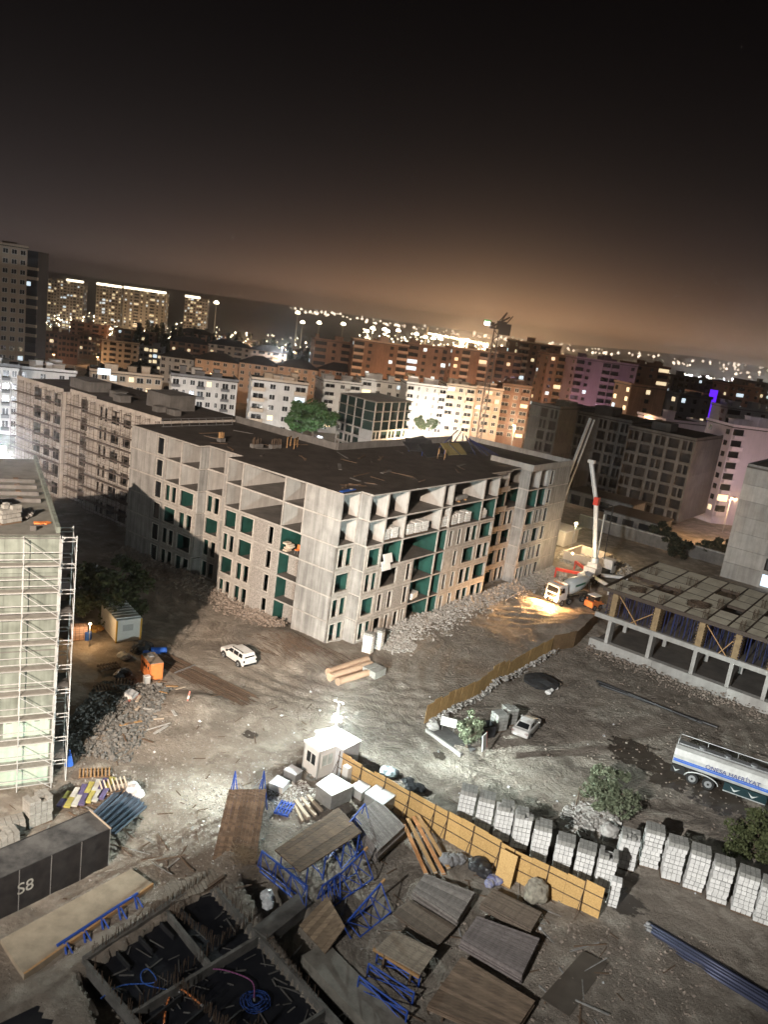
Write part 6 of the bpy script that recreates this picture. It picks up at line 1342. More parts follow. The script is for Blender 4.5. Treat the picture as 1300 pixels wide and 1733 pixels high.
# ------------------------------------------------------------------ wrapped crates and small things by the gate
def crate(label, q, h, m, name='wrapped_crate', cat='crate', lid=None):
    t = thing(name, label, cat, (0, 0, 0)); b = MB(); hexa(b, q, h); b.build('load', m, t)
    b = MB(); qq = [Vector(p)+Vector((0, 0, .02)) for p in q]; cn = sum(qq, Vector())/4; hexa(b, [cn+(p-cn)*1.04 for p in qq], .08); b.build('cover', lid or M['plastic_sheet'], t)
    z = q[0][2]-h-.05
    for k in (.1, .9): a, c = bil(q, 0, k), bil(q, 1, k); b = MB(); b.beam((a[0], a[1], z/2), (c[0], c[1], z/2), .12, max(.1, z)); b.build('pallet', M['timber_dk'], t)
    return t
crate('large crate wrapped in white plastic below the guard cabin', [(-2.21, 55.57, 1.45), (-0.89, 54.38, 1.45), (0.64, 56.04, 1.45), (-1.17, 57.26, 1.45)], 1.3, M['block_top'], lid=M['white'])
crate('greyish wrapped crate against the board fence', [(1.63, 55.54, 1.30), (3.07, 54.32, 1.30), (4.14, 55.99, 1.30), (2.59, 57.09, 1.30)], 1.1, M['block_top'])
crate('low pale sheeted load between the white crate and the fence', [(0.46, 56.85, 0.90), (1.37, 56.08, 0.90), (2.15, 57.43, 0.90), (1.25, 58.06, 0.90)], .75, M['concrete_lt'])
crate('stack of grey roofing sheets left of the guard cabin', [(-5.11, 57.82, 0.90), (-4.06, 57.23, 0.90), (-3.60, 58.04, 0.90), (-4.56, 58.67, 0.90)], .75, M['steel'], 'sheet_stack', 'sheets')
crate('heap of white sacks on a pallet left of the wrapped crate', [(-5.93, 55.98, 0.70), (-4.82, 55.52, 0.70), (-4.43, 56.60, 0.70), (-5.47, 57.19, 0.70)], .55, M['block'], 'sack_pallet', 'sacks')
wc_ = thing('white_cabinet', 'upright white cabinet standing at the inside of the board fence', 'cabinet', (-0.02, 58.38, 0.00), R(-38)); cube('body', M['white'], wc_, (0, 0, .85), (.62, .5, 1.6)); cube('door', M['white'], wc_, (0, -.26, .85), (.56, .03, 1.5)); cube('plinth', M['steel'], wc_, (0, 0, .03), (.6, .48, .06))
ty = thing('tyre', 'pale old tyre lying on the ground by the cabin\'s front corner', 'tyre', (-2.82, 58.45, 0.00), 0)
b = MB(); n = 14
for k in range(n):
    a0, a1 = 2*PI*k/n, 2*PI*(k+1)/n; b.tube((.36*math.cos(a0), .36*math.sin(a0), .12), (.36*math.cos(a1), .36*math.sin(a1), .12), .12, 8)
b.build('tread', mat('dusty_tyre', (.25, .26, .25), .9, None, 3, .4), ty)
pl = thing('blue_pallet', 'bright blue slatted steel pallet lying on the pale gravel', 'pallet', (-4.34, 53.79, 0.00), R(-12))
for k in range(5): cube('slat', M['steel_blue'], pl, (-.5+k*.25, 0, .2), (.12, 1.7, .05))
for y in (-.7, 0, .7): cube('bearer', M['steel_blue'], pl, (0, y, .09), (1.15, .1, .16))
def beams(label, specs, name='steel_beam_pile', cat='beams', m=None):
    t = thing(name, label, cat, (0, 0, 0))
    for a, c, w in specs:
        b = MB(); b.beam(a, c, w, w*.7); b.build('beam', m or M['concrete_lt'], t)
    return t
beams('short pale beams and boards in a heap beside the blue pallet', [((-3.66, 54.96, 0.15), (-2.39, 52.99, 0.15), .3), ((-3.26, 55.38, 0.20), (-1.90, 53.40, 0.20), .25), ((-2.84, 55.65, 0.30), (-1.48, 54.02, 0.25), .22), ((-3.68, 54.49, 0.10), (-2.78, 52.60, 0.10), .2)], m=M['cream'])
# bags, drums and lumps at the fence
def blob(name, label, cat, loc, r, m, seed, sq=.7, n=5):
    rn = random.Random(seed); t = thing(name, label, cat, loc)
    for k in range(n):
        bm_ = bmesh.new(); bmesh.ops.create_icosphere(bm_, subdivisions=3, radius=1.0); me = bpy.data.meshes.new('bag')
        for v in bm_.verts:
            f = 1+.28*mnoise.noise(v.co*1.7+Vector((seed*3.1+k*5, 0, 0)))+.12*mnoise.noise(v.co*5+Vector((seed, k, 0))); v.co = Vector((v.co.x*f, v.co.y*f, v.co.z*f*sq))
        bm_.to_mesh(me); bm_.free(); me.materials.append(m); rr = r*rn.uniform(.5, .8) if n > 1 else r
        mesh_obj('bag', me, t, (rn.uniform(-r, r)*.7 if n > 1 else 0, rn.uniform(-r, r)*.7 if n > 1 else 0, rr*sq*.75), (0, 0, rn.uniform(0, 6)), (rr, rr, rr))
    return t
blob('bag_heap', 'grey bags heaped at the foot of the timber planks', 'bags', (8.55, 50.27, 0.00), .8, mat('grey_bag', (.2, .2, .205), .8, None, 3, .5), 1)
blob('bag_heap', 'black plastic bags heaped at the fence right of the grey ones', 'bags', (10.18, 50.17, 0.00), .8, M['black'], 2)
blob('bag_heap', 'small white and blue bags at the foot of the leaning osb sheet', 'bags', (11.29, 48.91, 0.00), .55, mat('whiteblue_bag', (.3, .3, .34), .6, (.08, .1, .3), 4, .9), 3)
cl = blob('concrete_lump', 'rounded concrete lump with pitted face leaning on the fence', 'concrete lump', (14.11, 47.82, 0.00), .85, mat('pitted_concrete', (.27, .25, .2), .95, (.12, .11, .09), 3, .9, bump=.6, bscale=5), 4, 1.0, 1)
blob('plastic_bundle', 'crumpled clear plastic bundle at the edge of the dark ditch', 'plastic bundle', (-4.14, 43.90, 0.00), .55, M['plastic_sheet'], 5, .9, 3)
blob('tarp_heap', 'pale blue crumpled tarpaulin outside the fence near the hut', 'tarpaulin', (3.38, 60.73, 0.00), .8, mat('blue_white_tarp', (.42, .48, .52), .5, None, 3, .4), 6, .6, 4)
blob('debris_heap', 'dark rubbish heap outside the fence below the tarpaulin', 'rubbish', (5.65, 59.53, 0.00), .9, M['black'], 7, .5, 4)
# pipes on the earth by the corner of the block
for i, (a, c, w) in enumerate((((-3.40, 77.49, 0.50), (0.48, 82.10, 0.50), .42), ((-3.17, 76.53, 0.45), (0.94, 81.12, 0.45), .40), ((-2.23, 75.82, 0.40), (0.79, 79.07, 0.40), .36))):
    t = thing('clay_pipe', ('rear', 'middle', 'front')[i]+' of the three thick tan pipes lying by the corner of the block', 'pipe', a, 0, 'three tan pipes'); d = Vector(c)-Vector(a); b = MB(); b.tube((0, 0, 0), d, w, 16, caps=False); b.tube((0, 0, 0), d, w*.86, 16, caps=False); b.build('barrel', mat('tan_pipe', (.42, .29, .2), .8, (.3, .2, .14), 1, .6), t, smooth=True); b = MB(); b.tube(-d.normalized()*.05, d.normalized()*.2, w*1.08, 16); b.build('collar', mat('tan_pipe', (1, 1, 1)), t)
t = thing('wrapped_bundle', 'two bundles of grey wrapped blocks at the end of the tan pipes', 'bundle', (1.40, 79.53, 0.00), R(-40))
for k in range(2): cube('bundle', M['block_top'], t, (-.5+k*.95, 0, .45), (.8, 1.9, .8), .1*k)
stuff(t.children[-1]) if False else None
# black box of film-faced forms, left foreground
bx = thing('black_form_box', 'long black film faced formwork box with chalk marks at the lower left', 'formwork box', (-14.75, 45.1, 0), math.atan2(5.55, 4.3))
Lb = 12.0
for i in range(6): cube('side_panel', M['black'], bx, (-Lb+i*2.0+1.0, -.02, 1.45), (1.97, .06, 2.86)); cube('side_panel', M['black'], bx, (-Lb+i*2.0+1.0, 2.4, 1.45), (1.97, .06, 2.86)); cube('rib', M['steel'], bx, (-Lb+i*2.0+2.0, -.06, 1.45), (.035, .06, 2.86))
b = MB(); b.box(-Lb, 0, .02, 2.36, 2.7, 2.86); b.build('top', mat('dusty_black', (.045, .047, .05), .9, (.16, .165, .165), .8, .8, bump=.3, bscale=6), bx)
cube('end_panel', M['black'], bx, (.0, 1.19, 1.45), (.06, 2.4, 2.86)); cube('rim', M['cream'], bx, (.03, 1.19, 2.9), (.1, 2.5, .06))
text_mesh('S8', 1.1, mat('chalk', (.4, .42, .4), .9, None, 4, .5), bx, (-5.6, -.08, 1.5), (PI/2, 0, 0), 'chalk_mark')
# slate blue corrugated panels
for i in range(6):
    a, c = (((-17.57, 49.11, 0.25), (-16.69, 53.12, 0.25)), ((-17.12, 48.81, 0.25), (-16.08, 52.81, 0.25)), ((-16.68, 48.64, 0.25), (-15.65, 52.60, 0.25)), ((-16.28, 48.46, 0.25), (-15.18, 52.26, 0.25)), ((-15.84, 48.30, 0.25), (-14.76, 51.92, 0.25)), ((-15.52, 48.10, 0.25), (-14.42, 51.55, 0.25)))[i]
    t = thing('wall_form', ords[i]+' from the top of the slate blue wall forms lying beside the black box', 'wall form', a, 0, 'slate blue wall forms'); d = Vector(c)-Vector(a); b = MB(); b.beam((0, 0, 0), d, .42, .1); b.build('face', mat('slate_blue', (.07, .095, .13), .5, None, 1, .5), t)
    n_ = d.normalized(); sdv = Vector((n_.y, -n_.x, 0))
    for s in (-.19, .19): b = MB(); b.beam(sdv*s+Vector((0, 0, .09)), d+sdv*s+Vector((0, 0, .09)), .04, .08); b.build('flange', mat('slate_blue', (1, 1, 1)), t)
# yellow and violet painted forms, ladder
for i in range(7):
    a, c = (((-20.09, 50.06, 0.30), (-20.09, 51.90, 0.30)), ((-19.57, 50.04, 0.35), (-19.68, 52.39, 0.35)), ((-19.16, 50.28, 0.35), (-19.36, 52.93, 0.35)), ((-18.74, 50.52, 0.35), (-18.98, 53.34, 0.35)), ((-18.41, 50.89, 0.35), (-18.60, 53.76, 0.35)), ((-18.03, 51.13, 0.35), (-18.16, 54.03, 0.35)), ((-17.73, 51.50, 0.35), (-17.79, 54.28, 0.35)))[i]
    t = thing('painted_form', ords[i]+' from the left of the yellow and violet column forms', 'column form', a, 0, 'yellow and violet column forms'); d = Vector(c)-Vector(a)
    b = MB(); b.beam((0, 0, 0), d*.48, .45, .14); b.build('lower_half', (mat('violet_form', (.12, .1, .2), .6, None, 2, .5), mat('olive_form', (.38, .34, .1), .6, None, 2, .5), mat('pale_form2', (.5, .5, .46), .6, None, 2, .5))[i % 3], t); b = MB(); b.beam(d*.5, d, .45, .14); b.build('upper_half', (mat('olive_form', (1, 1, 1)), mat('pale_form2', (1, 1, 1)), mat('violet_form', (1, 1, 1)))[i % 3], t)
ld = thing('wood_pallet', 'wooden slatted pallet with yellow end beside the painted forms', 'pallet', (-17.29, 53.20, 0.00), R(33))
for k in range(7): cube('slat', M['cream'], ld, (-.9+k*.3, 0, .42), (.1, 1.5, .05), 0, R(12))
for y in (-.65, .65): cube('bearer', M['timber_dk'], ld, (0, y, .22), (2.0, .1, .3))
ld = thing('wood_pallet', 'weathered wooden pallet on the ground above the painted forms', 'pallet', (-19.40, 54.93, 0.00), R(20))
for k in range(9): cube('slat', M['timber'], ld, (-1.1+k*.27, 0, .16), (.1, 1.2, .04))
for y in (-.5, .5): cube('bearer', M['timber_dk'], ld, (0, y, .07), (2.4, .09, .12))
blob('sack', 'bulging white sack at the end of the slate blue forms', 'sack', (-15.81, 53.25, 0.00), .75, M['plastic_sheet'], 8, .8, 3)
ld = thing('wood_pallet', 'small pale pallet lying alone on the bare earth', 'pallet', (-13.29, 65.92, 0.00), R(10))
for k in range(6): cube('slat', M['cream'], ld, (-.55+k*.22, 0, .15), (.16, 1.0, .03))
for y in (-.42, 0, .42): cube('bearer', M['timber'], ld, (0, y, .07), (1.25, .09, .11))
# concrete walkway plank and blue braces by the ditch, left foreground
cw = thing('capping_beam', 'broad sandy concrete strip running from the lower left to the shutter panel', 'concrete strip', (0, 0, 0))
q = [(-18.99, 35.55, 0.25), (-14.29, 32.77, 0.25), (-11.29, 44.11, 0.30), (-13.71, 44.74, 0.30)]
b = MB(); hexa(b, [(-18.17, 37.76, 0.30), (-15.81, 35.65, 0.30), (-11.33, 43.77, 0.30), (-13.09, 44.87, 0.30)], .5); b.build('slab', mat('sandy_concrete', (.34, .29, .22), .95, (.22, .19, .145), 1.2, .8, bump=.4, bscale=6), cw)
b = MB(); b.beam((-15.85, 35.73, 0.22), (-11.34, 43.81, 0.22), .12, .2); b.build('edge_timber', M['timber'], cw)
bl_ = thing('bracing_rail', 'blue tubular wall brace with splayed legs over the excavation edge', 'brace', (0, 0, 0))
a, c = Vector((-14.94, 37.81, 0.40)), Vector((-11.96, 42.65, 0.40)); b = MB(); b.tube(a, c, .09, 8); b.build('rail', M['steel_blue'], bl_)
for k in range(5):
    p = a.lerp(c, .08+k*.22); b = MB(); b.tube(p, p+Vector((.75, -1.0, -1.1)), .06, 6); b.build('leg', M['steel_blue'], bl_); b = MB(); b.tube(p+Vector((.2, -.1, 0)), p+Vector((1.25, -.55, -1.2)), .05, 6); b.build('leg', M['steel_blue'], bl_)
# foundation: dark formed pits with walls and starter bars
fd = thing('foundation', 'dark film lined foundation pits with concrete walls and rebar at the bottom', 'foundation', (0, 0, 0))
F0, F1, F2, F3 = Vector((-13.26, 37.46, -0.60)), Vector((-8.13, 45.31, -0.60)), Vector((-0.43, 37.62, -0.60)), Vector((-6.18, 31.66, -0.60))
b = MB(); hexa(b, [F0, F1, F2+(F2-F1)*1.0, F3+(F3-F0)*1.0], .3); b.build('pit_floor', mat('black_floor', (.010, .011, .016), .4, (.022, .023, .027), 1, .7, splat=((.07, .07, .075), 1.4, .66)), fd)
b = MB(); hexa(b, [Vector((-20.59, 28.50, -0.50)), Vector((-14.86, 35.06, -0.50)), Vector((-8.66, 30.28, -0.50)), Vector((-14.60, 25.69, -0.50))], .3); b.build('pit_floor', mat('black_floor', (1, 1, 1)), fd)
M['pitwall'] = mat('dark_pit_wall', (.15, .145, .135), .9, (.07, .068, .064), 1.2, .9)
def fwall(p, q, w, h, m=None): b = MB(); p, q = Vector(p), Vector(q); b.beam((p.x, p.y, -.6+h/2), (q.x, q.y, -.6+h/2), w, h); b.build('pit_wall', m or M['pitwall'], fd)
e1 = (F1-F0); e2 = (F2-F1); e3 = (F3-F0)
fwall(F0, F1, .34, .75); fwall(F1, F1+e2*2, .24, .7); fwall(F0, F0+e3*2, .24, .7); fwall(F0+e3*.52, F1+e2*.55, .2, .66); fwall(F0+e3*1.15, F1+e2*1.15, .2, .66); fwall(F1-e1*.38+e2*.02, F1-e1*.38+e2*.5, .22, .5)
fwall(F1+e2*.55, F1+e2*.55+e1*.45, 1.2, .8, M['pitwall']); fwall(F1+e2*.85+e1*.22, F1+e2*1.6+e1*.22, 1.9, .78, mat('rough_concrete', (.26, .245, .215), .95, (.15, .14, .12), 1.3, .9, bump=.5, bscale=5))
def bar_row(p, q, n, h, seed):
    rn = random.Random(seed); b = MB()
    for k in range(n):
        x = Vector(p).lerp(Vector(q), (k+rn.uniform(0, .6))/n); x.z = .05; x.x += rn.uniform(-.08, .08); x.y += rn.uniform(-.08, .08); b.tube(x, x+Vector((rn.uniform(-.05, .05), rn.uniform(-.05, .05), h*rn.uniform(.55, 1.15))), .019, 4, caps=False)
    return stuff(b.build('starter_bars', M['rust'], fd))
bar_row(F0+e1*.05, F1, 80, .7, 1); bar_row(F0+e3*.52+e1*.05, F0+e3*.52+e1*.98, 60, 1.0, 2); bar_row(F1+e2*.1, F1+e2*.5, 14, .8, 3); bar_row(F0+e3*1.15, F0+e3*1.15+e1*.5, 40, 1.1, 4); bar_row(F0+e3*.1, F0+e3*.9, 26, .8, 5)
for k in range(3): fwall(F0+e3*(.62+.17*k)+e1*.04, F0+e3*(.62+.17*k)+e1*(.30+.1*k), .1, .5, M['black'])
for k in range(4): fwall(F0+e1*(.2+.17*k)+e3*.06, F0+e1*(.2+.17*k)+e3*.22, .08, .35, M['black'])
bar_row(F1+e2*.6+e1*.0, F1+e2*1.1, 18, .7, 6); bar_row(F0+e3*.55+e1*.3, F0+e3*1.1+e1*.34, 60, .9, 7); bar_row(F0+e1*.62+e3*.05, F0+e1*.66+e3*.5, 40, .8, 8)
rn = random.Random(8); b = MB()
for k in range(120):
    p = F0+e1*rn.random()+e3*rn.uniform(.05, 1.5); p.z = -.52; a_ = rn.uniform(0, 6.3); L_ = rn.uniform(.2, 1.4); b.beam(p, p+Vector((math.cos(a_)*L_, math.sin(a_)*L_, rn.uniform(0, .1))), rn.uniform(.03, .1), .03)
stuff(b.build('offcuts', M['concrete_dk'], fd))
def hose(label, pts, r, m, name='hose'):
    t = thing(name, label, 'hose', pts[0]); o = Vector(pts[0]); P_ = [Vector(p)-o for p in pts]; fine = []
    for k in range(len(P_)-1):
        p0, p1, p2, p3 = P_[max(0, k-1)], P_[k], P_[k+1], P_[min(len(P_)-1, k+2)]
        for s in range(8):
            u = s/8; fine.append(.5*((2*p1)+(p2-p0)*u+(2*p0-5*p1+4*p2-p3)*u*u+(3*p1-p0-3*p2+p3)*u**3))
    fine.append(P_[-1]); b = MB(); b.path(fine, r, 6); b.build('tube', m, t, smooth=True)
    b = MB(); b.tube(fine[-1], fine[-1]+(fine[-1]-fine[-2]).normalized()*.15, r*1.4, 6); b.build('coupling', M['steel'], t); return t
hose('orange hose curving over the pit at the bottom', [(-7.53, 33.60, -0.40), (-7.96, 35.74, -0.40), (-7.69, 36.85, -0.35), (-6.15, 36.05, -0.40)], .05, M['orange'])
hose('thin blue hose looped across the dark pit', [(-11.52, 35.53, -0.40), (-10.73, 36.49, -0.35), (-9.02, 37.03, -0.35), (-9.69, 37.89, -0.40), (-9.97, 37.50, -0.40), (-9.47, 36.79, -0.35), (-7.64, 36.67, -0.40)], .03, M['blue'])
hose('blue and red hose over the right hand pit', [(-6.58, 38.34, -0.30), (-5.39, 38.41, -0.25), (-3.75, 37.98, -0.30), (-3.36, 36.82, -0.30)], .035, mat('red_blue', (.25, .08, .2), .5, None, 2, .3))
t = thing('hose_coil', 'large coil of blue hose lying in the pit at the bottom', 'hose', (-3.26, 36.80, -0.58)); rn = random.Random(5)
for k in range(7):
    b = MB(); rr = .3+.09*k; z = .05+rn.uniform(0, .3); pts = [(rr*math.cos(q*.4)+rn.uniform(-.03, .03), rr*.9*math.sin(q*.4)+rn.uniform(-.03, .03), z+.05*math.sin(q)) for q in range(17)]; b.path(pts, .025, 5); b.build('loop', mat('dark_blue_hose', (.015, .05, .22), .5, None, 2, .4), t, smooth=True)
# plank bridge and boards between foundation and ground
sp = thing('board_fan', 'row of grey boards fanned along the top edge of the dark pit', 'boards', (0, 0, 0)); planks(sp, [(-10.64, 43.75, 0.25), (-9.76, 42.61, 0.10), (-6.54, 45.34, 0.10), (-7.30, 46.51, 0.35)], 15, .05, mat('grey_board', (.24, .215, .18), .85, (.14, .125, .105), 1.2, .8, grain=(.5, 6, 6)), 'board', .06, .06, True, 3)
sp = thing('board_fan', 'short bent boards hanging into the ditch right of the fanned row', 'boards', (0, 0, 0)); planks(sp, [(-7.53, 44.57, 0.10), (-6.89, 43.67, -0.40), (-6.09, 44.60, -0.50), (-6.83, 45.91, 0.15)], 5, .05, mat('grey_board', (1, 1, 1)), 'board', .05, .05, False, 4)
t = thing('rusty_girder', 'short rusty girder lying across the corner of the pit wall', 'girder', (-7.83, 44.17, 0.15)); b = MB(); dd = Vector((-7.08, 45.21, 0.30))-Vector((-7.83, 44.17, 0.15)); b.beam((0, 0, 0), dd, .2, .05); b.beam((0, 0, .2), dd+Vector((0, 0, .2)), .2, .05); b.beam((0, 0, .1), dd+Vector((0, 0, .1)), .05, .18); b.build('girder', M['rust'], t)
# bundle of blue grey pipes, lower right
for i in range(9):
    a = Vector((21.33, 46.32, 0.10)); c = Vector((28.30, 40.71, 0.10)); d = (c-a); nn = Vector((d.y, -d.x, 0)).normalized(); o = nn*(i % 6-2.5)*.27; o.z = .12+(.22 if i > 5 else 0)
    if i > 5: o += nn*1.7*.27
    t = thing('steel_pipe', 'long blue grey steel pipe in the bundle at the lower right', 'pipe', a+o, 0, 'blue grey pipe bundle'); b = MB(); st_ = random.uniform(-.3, .3); b.tube(d.normalized()*st_, d+d.normalized()*st_, .12, 10); b.build('tube', mat('blue_grey_pipe', (.075, .085, .14), .45, None, .6, .5, metal=.3), t, smooth=True)
    b = MB(); b.tube(d.normalized()*(st_-.02), d.normalized()*(st_+.25), .128, 10); b.build('coupling', M['steel'], t)
# dark rods on the right hand ground
for i in range(3):
    a, c = (((27.04, 86.06, 0.12), (36.88, 78.88, 0.12)), ((27.11, 85.16, 0.12), (38.29, 78.39, 0.12)), ((29.79, 83.54, 0.30), (36.19, 78.87, 0.30)))[i]
    t = thing('black_rod', ('rear', 'front', 'upper')[i]+' of the long black rods lying before the formwork structure', 'rod', a, 0, 'long black rods'); b = MB(); b.tube((0, 0, 0), Vector(c)-Vector(a), .14, 8); b.build('rod', M['black'], t); b = MB(); dd = (Vector(c)-Vector(a)).normalized(); b.tube(-dd*.02, dd*.3, .155, 8); b.build('sleeve', M['rubber'], t)
# pile of rails at left centre
for i in range(8):
    a = Vector((-20.99, 76.16, 0.15)); c = Vector((-9.95, 69.29, 0.15)); d = c-a; nn = Vector((d.y, -d.x, 0)).normalized(); k = i-3.5
    t = thing('rebar_bundle', 'long rusty rebar bundle lying beside the orange generator', 'rebar', a+nn*k*.34, 0, 'long rusty rebar bundles'); b = MB(); rn = random.Random(i); s0 = rn.uniform(-.6, .6)
    for q in range(5): o = nn*rn.uniform(-.14, .14)+Vector((0, 0, rn.uniform(0, .12))); b.tube(d.normalized()*s0+o, d*rn.uniform(.9, 1.02)+o+nn*rn.uniform(-.2, .2), .035, 5)
    stuff(b.build('bars', M['rust'], t)); b = MB(); b.beam(d*.3-nn*.2+Vector((0, 0, .1)), d*.3+nn*.2+Vector((0, 0, .1)), .03, .22); b.build('tie', M['steel'], t)
# ------------------------------------------------------------------ yard at left: container, generator, junk
ct = thing('site_container', 'white site container with orange corner posts and ribbed roof behind the tree', 'container', (-25.14, 78.91, 0.00), R(38))
b = MB(); b.box(-1.3, 1.3, 0, 5.2, .15, 2.6); b.build('wall', M['white'], ct)
for k in range(7): cube('roof_rib', M['galv'], ct, (0, .4+k*.75, 2.72), (2.6, .14, .12))
b = MB(); b.box(-1.35, 1.35, -.05, 5.25, 2.6, 2.66); b.build('roof', M['galv'], ct)
for x in (-1.3, 1.3): cube('corner_post', mat('ochre_post', (.55, .33, .06), .6, None, 2, .3), ct, (x, -.01, 1.37), (.16, .14, 2.5))
cube('sign_print', mat('grey_print', (.45, .46, .46), .7, None, 3, .3), ct, (-.1, -.015, 1.7), (1.1, .03, .7))
gn = thing('generator', 'orange diesel generator box with dusty top and vents', 'generator', (-19.82, 71.29, 0.00), R(38))
b = MB(); b.box(-.65, .65, -.2, 2.3, .2, 1.9); b.build('housing', M['orange'], gn); b = MB(); b.box(-.66, .66, -.21, 2.31, 1.9, 1.96); b.build('lid', mat('dusty_lid', (.27, .22, .17), .9, None, 2, .5), gn)
for k in range(4): cube('vent', M['rubber'], gn, (-.66, .3+k*.5, 1.3), (.03, .25, .3))
cube('door', M['orange'], gn, (0, -.22, 1.0), (1.0, .03, 1.3)); cube('skid', M['rubber'], gn, (0, 1.05, .1), (1.2, 2.4, .2)); cube('exhaust', M['steel'], gn, (0, 1.6, 2.0), (.5, .7, .1))
t = thing('grey_fuel_box', 'small pale box standing at the front of the generator', 'box', (-20.30, 70.10, 0.00), R(38)); cube('body', M['concrete_lt'], t, (0, 0, .5), (.55, .45, .9)); cube('lid', M['white'], t, (0, 0, .98), (.6, .5, .06))
for i, (p, lb) in enumerate((((-21.33, 77.28, 0.00), 'blue drum lying beside the rebar'), ((-22.04, 75.25, 0.00), 'blue drum standing behind the orange generator'), ((-29.10, 77.97, 0.00), 'small blue drum beside the brick stack'))):
    t = thing('plastic_drum', lb, 'drum', (p[0], p[1], 0), R(20))
    if i == 0: b = MB(); b.tube((-.8, 0, .35), (.8, 0, .35), .35, 14); b.build('barrel', M['blue'], t, smooth=False); b = MB(); b.tube((-.1, 0, .35), (.1, 0, .35), .37, 14); b.build('hoop', M['blue'], t)
    else: b = MB(); b.tube((0, 0, 0), (0, 0, 1.0), .35, 14); b.build('barrel', M['blue'], t); b = MB(); b.tube((0, 0, .45), (0, 0, .55), .37, 14); b.build('hoop', M['blue'], t)
p = (-30.10, 77.93, 0.00); block_stack('stack of pinkish bricks in the yard left of the tree', (p[0], p[1], 0), R(30), 4, 3, 6, .42, .36, .25, seed=99, m=mat('pink_brick', (.5, .33, .26), .9, None, 3, .4))
blob('tarp_heap', 'black tarpaulin heap before the white container', 'tarpaulin', (-23.62, 77.41, 0.00), 1.1, M['black'], 11, .6, 5); blob('tarp_heap', 'dark sheeting heap in the middle of the yard', 'tarpaulin', (-23.16, 71.53, 0.00), 1.0, M['black'], 12, .45, 4)
blob('bag_heap', 'yellow and orange bags under the tree', 'bags', (-29.05, 80.62, 0.00), .7, mat('yellow_bag', (.5, .3, .05), .8, (.4, .15, .05), 2, .8), 13, .7, 5); blob('bag_heap', 'white sacks in front of the black tarpaulin heap', 'bags', (-24.30, 75.07, 0.00), .8, M['block'], 14, .6, 5)
for i, (p, rz, lb, m_) in enumerate((((-24.85, 72.61, 0.00), 40, 'rust brown slatted pallet in the middle of the yard', 'rust'), ((-22.37, 69.96, 0.00), 15, 'broken pallet in front of the dark sheeting heap', 'timber_dk'), ((-23.59, 68.31, 0.00), 30, 'loose ladder like pallet lying among the dark rubble', 'timber_dk'))):
    ld = thing('wood_pallet', lb, 'pallet', (p[0], p[1], 0), R(rz))
    for k in range(7): cube('slat', M[m_], ld, (-.9+k*.3, 0, .2), (.12, 1.3, .05))
    for y in (-.55, .55): cube('bearer', M['timber_dk'], ld, (0, y, .09), (2.0, .1, .15))
crate('white open box among the rubble left of the earth heap', [(-21.39, 67.06, 0.60), (-20.40, 66.42, 0.60), (-20.19, 67.43, 0.60), (-21.16, 67.99, 0.60)], .5, M['white'], 'plastic_box', 'box')
t = thing('red_board', 'pinkish red board lying on the rubble', 'board', (-20.85, 65.90, 0.20)); b = MB(); b.beam((0, 0, 0), Vector((-20.01, 67.61, 0.30))-Vector((-20.85, 65.90, 0.20)), .4, .05); b.build('board', mat('pink_board', (.5, .2, .16), .7, None, 2, .4), t); b = MB(); b.beam((.2, .1, -.06), (.9, .45, -.03), .06); b.build('batten', M['timber'], t)
t = thing('barrier_post', 'red and white marker post leaning on the earth heap', 'post', (-15.45, 66.07, 0.00), .3); b = MB(); b.beam((0, 0, 0), (.35, .5, 1.9), .14, .05); b.build('post', mat('pink_board', (1, 1, 1)), t); b = MB(); b.beam((.22, .31, 1.2), (.28, .4, 1.5), .15, .06); b.build('band', M['white'], t)
t = thing('blue_bag', 'bright blue bag hanging at the foot of the scaffold frames', 'bag', (-21.56, 55.21, 0.00)); b = MB(); b.tube((0, 0, .3), (0, 0, 1.3), .34, 10, .12); b.build('bag', M['blue'], t); b = MB(); b.tube((0, 0, 1.3), (0, 0, 1.6), .05, 6); b.build('strap', M['blue'], t)
# ------------------------------------------------------------------ island with kerb, signs and bin
ks = thing('kerbed_island', 'small concrete island with pale kerb at the bend of the haul road', 'kerb', (0, 0, 0)); iq = [(6.89, 68.88, 0.14), (9.95, 65.27, 0.14), (11.46, 66.69, 0.14), (8.26, 70.87, 0.14)]
b = MB(); hexa(b, iq, .2); b.build('paving', M['concrete_dk'], ks); b = MB(); b.beam(iq[0], iq[1], .22, .3); b.build('kerb_stone', M['concrete_lt'], ks); b = MB(); b.beam(iq[0], iq[3], .22, .3); b.build('kerb_stone', M['concrete_lt'], ks)
sg = thing('notice_board', 'white rectangular notice board facing the road on the island', 'sign', (8.90, 69.25, 0.00), R(-12)); cube('panel', M['white'], sg, (0, 0, 1.1), (1.5, .05, .8), 0, R(-25))
for x in (-.55, .55): cube('post', M['steel'], sg, (x, .1, .5), (.06, .06, 1.0))
sg = thing('leaning_sign', 'tall narrow white sign with red edge leaning beside the small tree', 'sign', (11.87, 65.41, 0.00), R(62)); cube('panel', M['white'], sg, (0, 0, 1.7), (1.0, .05, 1.5), 0, R(-8)); cube('red_edge', M['red'], sg, (.53, .0, 1.7), (.06, .06, 1.55), 0, R(-8)); cube('post', M['rust'], sg, (.45, 0, .5), (.06, .06, 1.05))
bn = thing('waste_bin', 'open dark metal bin between the small tree and the pallets', 'bin', (12.51, 69.59, 0.00), R(30)); b = MB()
for (x0, x1, y0, y1) in ((-.8, .8, -.55, -.5), (-.8, .8, .5, .55), (-.8, -.75, -.5, .5), (.75, .8, -.5, .5)): b.box(x0, x1, y0, y1, .1, 1.25)
